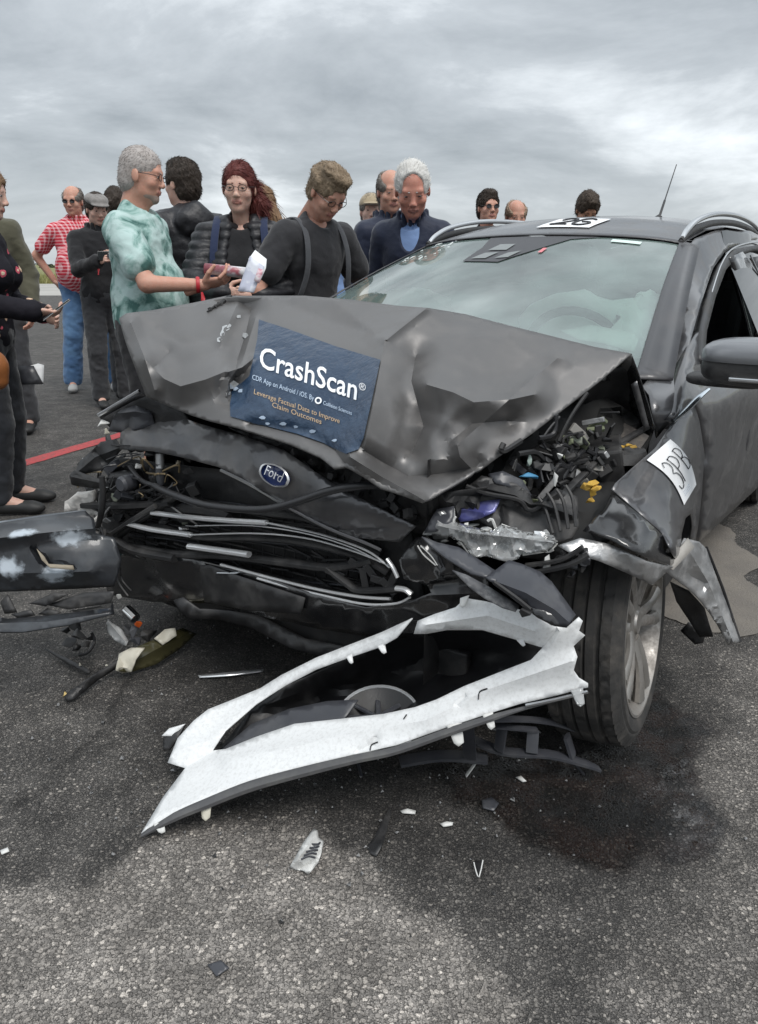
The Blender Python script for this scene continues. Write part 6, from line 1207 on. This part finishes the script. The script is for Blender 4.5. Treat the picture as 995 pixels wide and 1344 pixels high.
    if g.get('cap'):
        fh = Field((-.14, -.16, -.02), (.14, .20, .17), .006); kind, cm = g['cap']
        if kind == 'flat': fh.ell((0, -.005, .072), (.092, .112, .052), .01); fh.ell((0, .085, .050), (.072, .055, .014), .02); fh.cut((0, 0, -1), -.035)
        else: fh.ell((0, -.012, .045), (.090, .106, .085), .01); fh.cut((0, 0, -1), -.035); fh.ell((0, .10, .044), (.07, .065, .010), .01)
        V, Q = fh.mesh(); mk('cap', Hd(V), Q, cm, root, V)
    # --- clothes
    def wrinkle(V, Q, amp, sc_=(6, 6, 8), seed=2):
        N = vnormals(V, Q); Vd = V @ rotm(.5, .6, .3).T; n = .6 * (1 - np.abs(fbm(Vd * np.array(sc_), seed + int(top_px[0]) % 50, 3)) * 3.4) + .6 * fbm(V * 5, seed + 7, 2) * 2 + .25 * (1 - np.abs(fbm(Vd * 21, seed + 3, 2)) * 3); return V + N * (amp * n)[:, None]
    top = g.get('top')
    if top:
        i_ = top.get('infl', .016); f = Field(lo, hi, vox); torso(f, i_)
        for s_ in (-1, 1):
            el, wr = arm[s_]; sl = top.get('sleeve', 'short'); sr = top.get('sr', .014 + i_ * .5) - .008
            if sl == 'short': e_ = sh[s_] + (el - sh[s_]) * top.get('slen', .62); f.cone(sh[s_], e_, .048 + sr, .050 + sr, .025); d = (el - sh[s_]); d /= np.linalg.norm(d)
            elif sl == 'long': f.cone(sh[s_], el, .047 + sr, .041 + sr, .025); f.cone(el, el + (wr - el) * .93, .041 + sr, .030 + sr, .02)
            elif sl == 'rolled': f.cone(sh[s_], el, .050 + sr, .048 + sr, .04); f.cone(el, el + (wr - el) * .2, .048 + sr, .044 + sr, .02)
            if sl == 'none': f.ell(sh[s_] + TR @ np.array([s_ * .03, 0, -.02]), (.05, .07, .085), .02, TR, sub=True)
        hem = top.get('hem', .90); f.cut((0, 0, -1), -hem); nn = top.get('neck', .075)
        if nn: f.ell(up(0, .045, 1.535), (nn, .085, .075 + top.get('vneck', 0)), .008, TR, sub=True)
        if top.get('open'): oz, orr = top.get('openz', (1.28, .40)); f.ell(up(0, .15, oz), (top['open'], .13, orr), .01, TR, sub=True)
        if top.get('collar'): 
            for a in np.linspace(0, 6.283, 13)[:-1]: f.cone(up(.072 * math.cos(a), -.02 + .075 * math.sin(a), 1.47), up(.080 * math.cos(a), -.02 + .085 * math.sin(a), 1.53), .016, .012, .012)
        if top.get('hood'): f.ell(up(0, -.135, 1.45), (.12, .07, .085), .03, TR); f.cone(up(-.09, -.02, 1.47), up(0, -.13, 1.50), .035, .05, .03); f.cone(up(.09, -.02, 1.47), up(0, -.13, 1.50), .035, .05, .03)
        V, Q = f.mesh(); Vw = wrinkle(V, Q, top.get('wr', .007)); 
        if top.get('quilt'): Vw = Vw + vnormals(V, Q) * (top['quilt'] * np.abs(np.sin(V[:, 2:3] * 3.1416 / .045)))
        mk(top.get('name', 'shirt'), W(Vw), Q, top['m'], root, V)
    if g.get('inner'):
        f = Field(lo, hi, .011); torso(f, g.get('innerinfl', .012)); f.cut((0, 0, -1), -.88); f.ell(up(0, .06, 1.53), (.08, .09, .085), .008, TR, sub=True)
        if g.get('innercollar'):
            for a in np.linspace(0, 6.283, 13)[:-1]: f.cone(up(.066 * math.cos(a), -.015 + .07 * math.sin(a), 1.46), up(.070 * math.cos(a), -.015 + .078 * math.sin(a), 1.52), .013, .010, .01)
        V, Q = f.mesh(); mk('undershirt', W(wrinkle(V, Q, .004)), Q, g['inner'], root, V)
    bt = g.get('legs')
    if bt:
        f = Field((lo[0], lo[1], 0), (hi[0], hi[1], 1.15), max(vox, .010)); i_ = bt.get('infl', .016); f.ell(pel + np.array([0, 0, .02]), np.array([.160, .115, .13]) * bw, .04, None, i_)
        for s_ in (-1, 1):
            h_, kn, an = legs[s_]; f.cone(h_, kn, .082, .060, .04, i_)
            if not bt.get('shorts'): f.cone(kn, an + np.array([0, 0, .02]), .060, bt.get('cuff', .055), .02, i_)
        f.cut((0, 0, 1), 1.03); f.cut((0, 0, -1), -(.54 if bt.get('shorts') else .06)); V, Q = f.mesh(); mk('trousers', W(wrinkle(V, Q, .010, (9, 9, 12), 6)), Q, bt['m'], root, V)
    if g.get('shoes'):
        for s_ in (-1, 1):
            an = legs[s_][2]; f = Field((-.08, -.12, -.09), (.08, .24, .06), .009); f.cone((0, -.03, -.035), (0, .14, -.045), .042, .036, .03); f.ell((0, .17, -.05), (.040, .05, .03), .03); f.cone((0, -.02, 0), (0, -.02, .03), .042, .044, .02); f.cut((0, 0, -1), .080); V, Q = f.mesh(); mk('shoe', W(V + an), Q, g['shoes'], root)
    return dict(root=root, W=W, up=up, TR=TR, hands=hands, arm=arm, sh=sh, k=kS, Hd=Hd, RZ=RZ)
def band(p, s_, m=REDB):
    """ribbon wristband with its loose tail"""
    el, wr = p['arm'][s_]; d = wr - el; d /= np.linalg.norm(d); c = p['W']((wr - d * .03)[None])[0]; lathe('wristband', [(.034, -.008), (.036, 0), (.034, .008)], c, tuple(p['RZ'] @ d), m, p['root'], 16)
    tube('wristband_tail', [c + np.array([.02, -.02, -.03]), c + np.array([.024, -.026, -.06]), c + np.array([.02, -.03, -.10])], [.005, .010, .012], m, p['root'], n=5, flat=.4)
def straps(p, m, w_=.022, x=.105, out=0.0):
    """backpack on the back with a strap over each shoulder"""
    for s_ in (-1, 1):
        q = [(s_ * (x + .01), -.12, 1.38), (s_ * x, -.045, 1.485 + out), (s_ * x, .055 + out * .6, 1.455 + out * .8), (s_ * (x + .01), .118 + out, 1.36 + out * .4), (s_ * (x + .02), .135 + out, 1.24), (s_ * (x + .05), .10, 1.10), (s_ * .16, -.06, 1.02)]
        tube('backpack_strap', [p['W'](p['up'](*v)[None])[0] for v in q], w_ * .32, m, p['root'], n=8, flat=3.0, up=tuple(p['RZ'] @ np.array([1., 0, 0])))
def backpack(p, m, d=.10):
    f = Field((-.2, -.45, .95), (.2, -.05, 1.55), .012); f.ell((0, -.20, 1.25), (.15, d, .22), .02); f.ell((0, -.27, 1.18), (.11, .06, .12), .02); V, Q = f.mesh(); V = np.array([p['up'](*v) for v in V]); mk('backpack', p['W'](V), Q, m, p['root'])

# --- the visitors, left to right
def at_hand(p, s_, y=.10, z=-.03, x=0): wr, HM = p['hands'][s_]; return p['W']((wr + HM @ np.array([x, y, z]))[None])[0]
tr_long = dict(infl=.016, sleeve='long')
wfl = person('woman in a black floral blouse at the left edge holding a phone', (-20, 219), 3.45, 8, dict(fem=1, lean=6, yaw=0, pitch=6, skin=SK_PALE, hair='loose', hairm=H_BROWN, fall=1, hth=.014, R=((.20, .30, 1.12), (.6, -.3, -1)), L=((-.12, .26, 1.08), (-.6, -.3, -1)), hR=dict(curl=.5, back=(.4, 0, -1), thumb=(-1, 0, .3)), top=dict(m=P_FLOR, sleeve='long', infl=.022, sr=.026, hem=.84, name='blouse', wr=.010), legs=dict(m=C_DGREY, infl=.012, cuff=.04), shoes=C_SHOEB, vox=.009, hvox=.006))
c = at_hand(wfl, 1, .10, -.025); ph = empty('phone', tuple(c), 0, 'dark phone held in the floral woman\'s hand', 'phone'); box('phone_body', c, (.075, .15, .009), PHONE, ph, rot=(R(35), 0, R(-70)), bev=.003); box('phone_edge', c + np.array([0, 0, -.004]), (.077, .152, .004), SILVER, ph, rot=(R(35), 0, R(-70)), bev=.001)
bg = empty('shoulder_bag', tuple(pt(0, 488, 't', 3.3)), 0, 'tan leather shoulder bag at the hip of the floral woman', 'bag')
f = Field((-.14, -.08, -.14), (.14, .08, .14), .009); f.ell((0, 0, 0), (.045, .07, .065), .01); f.cone((0, 0, -.01), (0, 0, -.06), .05, .045, .02); V, Q = f.mesh(); mk('bag_body', V + pt(-6, 480, 't', 3.30), Q, BAGM, bg)
tube('bag_strap', [pt(-20, 465, 't', 3.3), pt(-26, 400, 't', 3.33), pt(-40, 330, 't', 3.4)], .010, BAGM, bg, n=6, flat=.4)
sheetpap = sheet('leaflet', [(33, 482, 't', 3.9), (50, 477, 't', 3.9), (58, 479, 't', 3.92), (57, 505, 't', 3.92), (50, 502, 't', 3.9)], step=6, mat=PAPER, parent=None, thick=.002); tag(sheetpap, 'white leaflet hanging beside the floral woman\'s thigh', 'leaflet')
sheetp2 = sheet('folder', [(24, 480, 't', 3.88), (44, 480, 't', 3.88), (57, 504, 't', 3.9), (26, 505, 't', 3.88)], step=8, mat=SLATE, parent=None, thick=.003); tag(sheetp2, 'dark folder under the white leaflet beside the floral woman', 'folder')
person('man in an olive hooded jacket behind the floral woman', (-32, 226), 5.2, -75, dict(skin=SK_MID, hairm=H_BROWN, top=dict(m=C_OLIVE, sleeve='long', infl=.032, hem=.80, hood=1, name='jacket', neck=.06, wr=.012), legs=dict(m=C_GREYT), shoes=C_SHOEB, vox=.011, hvox=.007))
red = person('man in a red check shirt, jeans and sunglasses', (93, 244), 7.05, -72, dict(belly=.09, bw=1.22, shw=.20, yaw=-20, pitch=8, skin=SK_MID, hair='bald', hairm=H_GREYB, glasses='sun', eyes=0, L=((-.25, -.10, .98), (-1, -.4, 0)), R=((.25, -.10, .98), (1, -.4, 0)), top=dict(m=P_CHECK, sleeve='short', infl=.022, hem=.86, collar=1, name='shirt', wr=.008), legs=dict(m=C_JEANS, infl=.022, cuff=.06), shoes=C_SHOE, LL=(-.06, 0), LR=(.08, .0), vox=.010, hvox=.006))
cap = person('man in a grey flat cap and black jacket holding a camera', (126, 254), 6.2, -62, dict(pitch=16, yaw=10, skin=SK_PALE, hairm=H_DARK, cap=('flat', C_CAPG), R=((.07, .36, 1.24), (.6, -.2, -1)), L=((-.08, .36, 1.24), (-.6, -.2, -1)), hR=dict(curl=.55, back=(.5, .7, .3)), hL=dict(curl=.55, back=(-.5, .7, .3)), top=dict(m=C_BLACK, sleeve='long', infl=.030, hem=.86, collar=1, name='jacket', wr=.012), legs=dict(m=C_GREYT, infl=.018), shoes=C_SHOEB, vox=.010, hvox=.006))
cc = (at_hand(cap, 1, .07, -.02) + at_hand(cap, -1, .07, -.02)) / 2; cm = empty('camera_phone', tuple(cc), 0, 'black compact camera held up by the man in the flat cap', 'camera'); box('camera_body', cc + np.array([0, -.02, .02]), (.15, .02, .075), PHONE, cm, rot=(0, 0, R(20)), bev=.006); lathe('camera_lens', [(.0, .018), (.016, .018), (.02, .0)], cc + np.array([.02, -.035, .02]), (.2, -1, 0), SLATE, cm, 16)
band(cap, 1)
person('person with dark tied hair mostly hidden behind the teal T-shirt man', (150, 246), 6.6, 90, dict(hair='tied', hairm=H_DARK, eyes=0, top=dict(m=C_NAVY, sleeve='long', infl=.03, name='jacket'), legs=dict(m=C_GREYT), shoes=C_SHOEB, vox=.013, hvox=.009, nohands=1))
teal = person('grey-haired man in a teal tie-dye T-shirt holding out a rolled magazine', (188, 193), 3.40, -8, dict(belly=.065, bw=1.10, yaw=6, pitch=12, skin=SK_MID, hair='short', hairm=H_GREY, hth=.005, hnoise=.0015, strands=1100, hlen=.009, lift=.3, mess=.8, glasses='clear', beard=mat('grey stubble', (.33, .25, .21), .8), R=((.17, .37, 1.16), (.8, -.3, -1)), L=((-.25, .02, .90), (-.6, -.8, 0)), hR=dict(curl=.42, dir=(-.1, 1, .25), back=(.5, -.1, -1), thumb=(0, 0, 1)), top=dict(m=P_DYE, sleeve='short', infl=.024, sr=.038, hem=.90, name='t_shirt', wr=.010), legs=dict(m=C_BLACK, infl=.022, shorts=1), shoes=C_SHOEB, vox=.008, hvox=.0045))
band(teal, 1)
mg = at_hand(teal, 1, .12, -.035); mgd = teal['RZ'] @ np.array([-.12, 1.0, -.10]); mgd /= np.linalg.norm(mgd)
mz = empty('rolled_magazine', tuple(mg), 0, 'rolled-up glossy magazine in the teal T-shirt man\'s hand', 'magazine'); MAGM = mat('magazine print', (.62, .62, .64), .35, vary=(18, (.30, .08, .10), .10), dust=((.06, .06, .08), .5, 12))
def roll(name, c, d, r_, L, m, parent, turns=2.2): 
    a = Vector(d).orthogonal().normalized(); b = Vector(d).cross(a); V = []; n = 40
    for i in range(n): g_ = turns * 6.283 * i / (n - 1); rr = r_ * (1 - .35 * i / n); q = rr * (math.cos(g_) * np.array(a) + math.sin(g_) * np.array(b)); V += [c + q - np.array(d) * L / 2, c + q + np.array(d) * L / 2]
    return solid(pyd(name, V, [(2 * i, 2 * i + 1, 2 * i + 3, 2 * i + 2) for i in range(n - 1)], m, parent, 60), .001)
roll('pages', mg + np.array([.02, -.01, .0]), mgd, .024, .24, MAGM, mz); 
hood = person('dark-haired person in a black hooded jacket turned away, right of the teal man', (238, 211), 4.3, 125, dict(shw=.19, yaw=25, skin=SK_PALE, hair='quiff', hairm=H_DARK, hth=.014, hnoise=.006, strands=1800, hlen=.022, mess=.6, top=dict(m=C_BLACKSH, sleeve='long', infl=.045, hem=.75, hood=1, name='jacket', neck=.05, wr=.014), legs=dict(m=C_GREYT), shoes=C_SHOEB, vox=.010, hvox=.006))
rw = person('red-haired woman with glasses in a black padded jacket reading a leaflet', (313, 212), 3.60, -86, dict(fem=1, yaw=-4, pitch=8, roll=-2, skin=SK_PALE, hair='tied', hairm=H_RED, hth=.007, strands=1500, hlen=.030, mess=.55, lift=.12, hnoise=.003, flow=(-.25, -.5, -.35), glasses='clear', R=((.07, .33, 1.13), (1, -.2, -.6)), L=((-.10, .34, 1.11), (-1, -.2, -.6)), hR=dict(curl=.45, dir=(-.9, .5, .15), back=(.25, .8, .1), thumb=(0, 0, 1)), hL=dict(curl=.45, dir=(.9, .45, .2), back=(-.25, .8, .1), thumb=(0, 0, 1)), top=dict(m=C_BLACKSH, sleeve='long', infl=.034, sr=.038, hem=.80, open=.075, collar=0, hood=1, neck=.07, name='padded_jacket', wr=.008, quilt=.010), inner=C_BLACK, innerinfl=.022, legs=dict(m=C_DGREY), shoes=C_SHOEB, vox=.008, hvox=.0045))
straps(rw, cloth('dark blue strap', (.02, .03, .07)), .020, .12, .026)
band(rw, 1)
# ponytail and wind-blown wisps
f = Field((-.22, -.20, -.36), (.22, .10, .10), .007); f.cone((-.06, -.06, -.01), (-.10, -.04, -.09), .042, .040, .03); f.cone((-.10, -.04, -.09), (-.095, -.02, -.17), .040, .020, .03); V, Q = f.mesh(); N = vnormals(V, Q); V = V + N * (.008 * fbm(V * 30, 4, 3)[:, None] * 2); V2, Q2 = ribbons(V, N, 1200, .05, (-.35, .0, -.6), .0013, 9, .8, .4); mk('ponytail', rw['Hd'](np.concatenate([V, V2])), np.concatenate([Q, Q2 + len(V)]), H_RED, rw['root'])
bk = empty('folded_leaflet', tuple(pt(328, 350, 't', 3.2)), 0, 'folded printed leaflet in the red-haired woman\'s hands', 'leaflet')
lf = lambda q: [(u, v, 't', d) for u, v, d in q]
LEAFM = mat('printed leaflet', (.66, .68, .74), .5, vary=(22, (.50, .52, .62), .06)); LEAFP = mat('leaflet photo print', (.55, .25, .30), .5, vary=(40, (.75, .7, .72), .15))
sheet('front_page', lf([(312, 382, 3.17), (328, 336, 3.16), (347, 350, 3.15), (333, 384, 3.16)]), step=6, mat=LEAFM, parent=bk, thick=.002)
sheet('back_page', lf([(326, 340, 3.18), (335, 328, 3.19), (350, 340, 3.18), (349, 352, 3.17), (340, 372, 3.18), (330, 360, 3.18)]), step=6, mat=PAPER, parent=bk, thick=.002)
sheet('print_patch', lf([(333, 368, 3.145), (339, 352, 3.142), (346, 354, 3.14), (340, 372, 3.145)]), step=6, mat=LEAFP, parent=bk, thick=.001)
lh = person('person with long light brown hair and a blue backpack behind the red-haired woman', (346, 249), 4.35, -60, dict(fem=1, lean=14, yaw=10, pitch=25, skin=SK_PALE, hair='loose', hairm=H_BROWN, fall=-1, hth=.016, strands=1200, hlen=.04, flow=(-.2, 0, -.6), top=dict(m=C_DGREY, sleeve='long', infl=.03, name='jacket'), legs=dict(m=C_GREYT), shoes=C_SHOEB, vox=.012, hvox=.008, nohands=1))
hv_ = [pt(u, v, 't', 4.2) for u, v in ((342, 262), (354, 280), (366, 298), (377, 316))]; tube('long_hair', hv_, [.05, .055, .04, .008], H_BROWN, lh['root'], n=10)
Vt = np.array([q + np.array([random.gauss(0, .03), random.gauss(0, .03), random.gauss(0, .03)]) for q in catmull(hv_, 30)]); V2, Q2 = ribbons(Vt, RNG.normal(0, .3, Vt.shape), 500, .12, (.45, -.1, -.8), .0018, 3, .3); mk('hair_wisps', V2, Q2, H_BROWN, lh['root'])
bpk = empty('blue_backpack', tuple(pt(390, 380, 't', 4.0)), 0, 'dark blue backpack with a white sheet on it, between the two standing visitors', 'backpack')
f = Field((-.16, -.14, -.26), (.16, .14, .26), .010); f.ell((0, 0, .0), (.11, .09, .21), .02); f.ell((-.0, -.08, -.06), (.085, .05, .11), .02); V, Q = f.mesh(); mk('bag_body', V + pt(392, 352, 't', 4.05), Q, C_TEALBP, bpk); tube('bag_handle', px([(384, 308, 't', 4.0), (392, 300, 't', 4.0), (400, 306, 't', 4.0)]), .008, BLACKP, bpk, n=6)
nt_ = sheet('notice_sheet', lf([(379, 331, 3.90), (398, 334, 3.90), (396, 371, 3.90), (384, 368, 3.90)]), step=8, mat=PAPER, parent=None, thick=.002); tag(nt_, 'white printed sheet on the front of the dark blue backpack', 'paper')
for i in range(7): tube('print_line', px([(382, 338 + 4.4 * i, 't', 3.893), (395, 340 + 4.2 * i, 't', 3.893)]), .0010, SLATE, nt_, n=4, smoothn=1)
cur = person('curly-haired man in glasses and a black T-shirt bending his head down', (442, 221), 3.40, -50, dict(lean=12, pitch=30, yaw=0, shw=.172, bw=1.0, skin=SK_MID, hair='curly', hairm=H_SANDY, hth=.010, hnoise=.007, strands=1500, hlen=.016, mess=1.0, glasses='clear', L=((-.25, .14, .98), (-1, -.6, 0)), R=((.26, .18, .98), (1, -.6, 0)), top=dict(m=C_CHAR, sleeve='short', infl=.020, sr=.034, hem=.88, name='t_shirt', wr=.008), legs=dict(m=C_DGREY), shoes=C_SHOEB, vox=.008, hvox=.0045))
straps(cur, C_STRAP, .016, .110); backpack(cur, C_CHAR)
person('man in a beige cap half hidden behind the navy-jacketed men', (487, 255), 5.4, -85, dict(skin=SK_PALE, hairm=H_GREYB, cap=('peak', C_BEIGE), top=dict(m=C_SHIRTB, sleeve='long', infl=.02, name='shirt'), legs=dict(m=C_GREYT), shoes=C_SHOEB, vox=.013, hvox=.007, nohands=1))
person('dark-haired man in a navy jacket half behind the white-haired man', (514, 223), 4.55, -60, dict(pitch=12, yaw=-15, skin=SK_MID, hair='bald', hairm=H_GREYB, top=dict(m=C_NAVY, sleeve='long', infl=.030, open=.05, openz=(1.47, .13), collar=1, name='jacket'), inner=C_SHIRTB, innercollar=1, legs=dict(m=C_GREYT), shoes=C_SHOEB, vox=.010, hvox=.0055, nohands=1))
wh = person('white-haired man in a navy gilet and blue shirt leaning over the roof', (541, 214), 3.95, -103, dict(hs=1.14, lean=10, pitch=20, yaw=12, skin=skin('flushed skin', (.60, .30, .23)), hair='short', recede=.035, hairm=H_WHITE, hth=.010, hnoise=.003, strands=700, hlen=.026, mess=.6, flow=(-.15, -.4, .05), brow=H_WHITE, top=dict(m=C_NAVY, sleeve='long', infl=.032, open=.06, openz=(1.47, .13), collar=1, name='gilet'), inner=C_SHIRTB, innerinfl=.024, innercollar=1, legs=dict(m=C_GREYT), shoes=C_SHOEB, vox=.008, hvox=.0045, nohands=1))
person('man in dark sunglasses whose head shows above the car roof', (641, 251), 5.9, -75, dict(skin=SK_MID, hair='quiff', hairm=H_DARK, glasses='sun', eyes=0, hth=.012, top=dict(m=C_BLACK, sleeve='long', infl=.03, name='jacket'), legs=dict(m=C_GREYT), shoes=C_SHOEB, vox=.013, hvox=.0055, nohands=1))
person('balding sandy-haired man whose forehead shows above the car roof', (679, 263), 6.0, -85, dict(pitch=14, skin=SK_MID, hair='bald', hairm=hairm('ginger grey hair', (.36, .27, .20), (.28, .2, .14)), hth=.014, hnoise=.006, top=dict(m=C_GREYT, sleeve='long', infl=.03, name='jacket'), legs=dict(m=C_GREYT), shoes=C_SHOEB, vox=.013, hvox=.0055, nohands=1))
person('dark-haired person bowing their head beyond the far right of the roof', (776, 256), 6.0, -85, dict(pitch=38, skin=SK_TAN, hair='quiff', hairm=hairm('dark brown curls', (.05, .036, .026), (.10, .075, .055)), hth=.014, hnoise=.008, strands=1800, hlen=.025, mess=.9, top=dict(m=C_DGREY, sleeve='long', infl=.03, name='jacket'), legs=dict(m=C_GREYT), shoes=C_SHOEB, vox=.013, hvox=.0055, nohands=1))
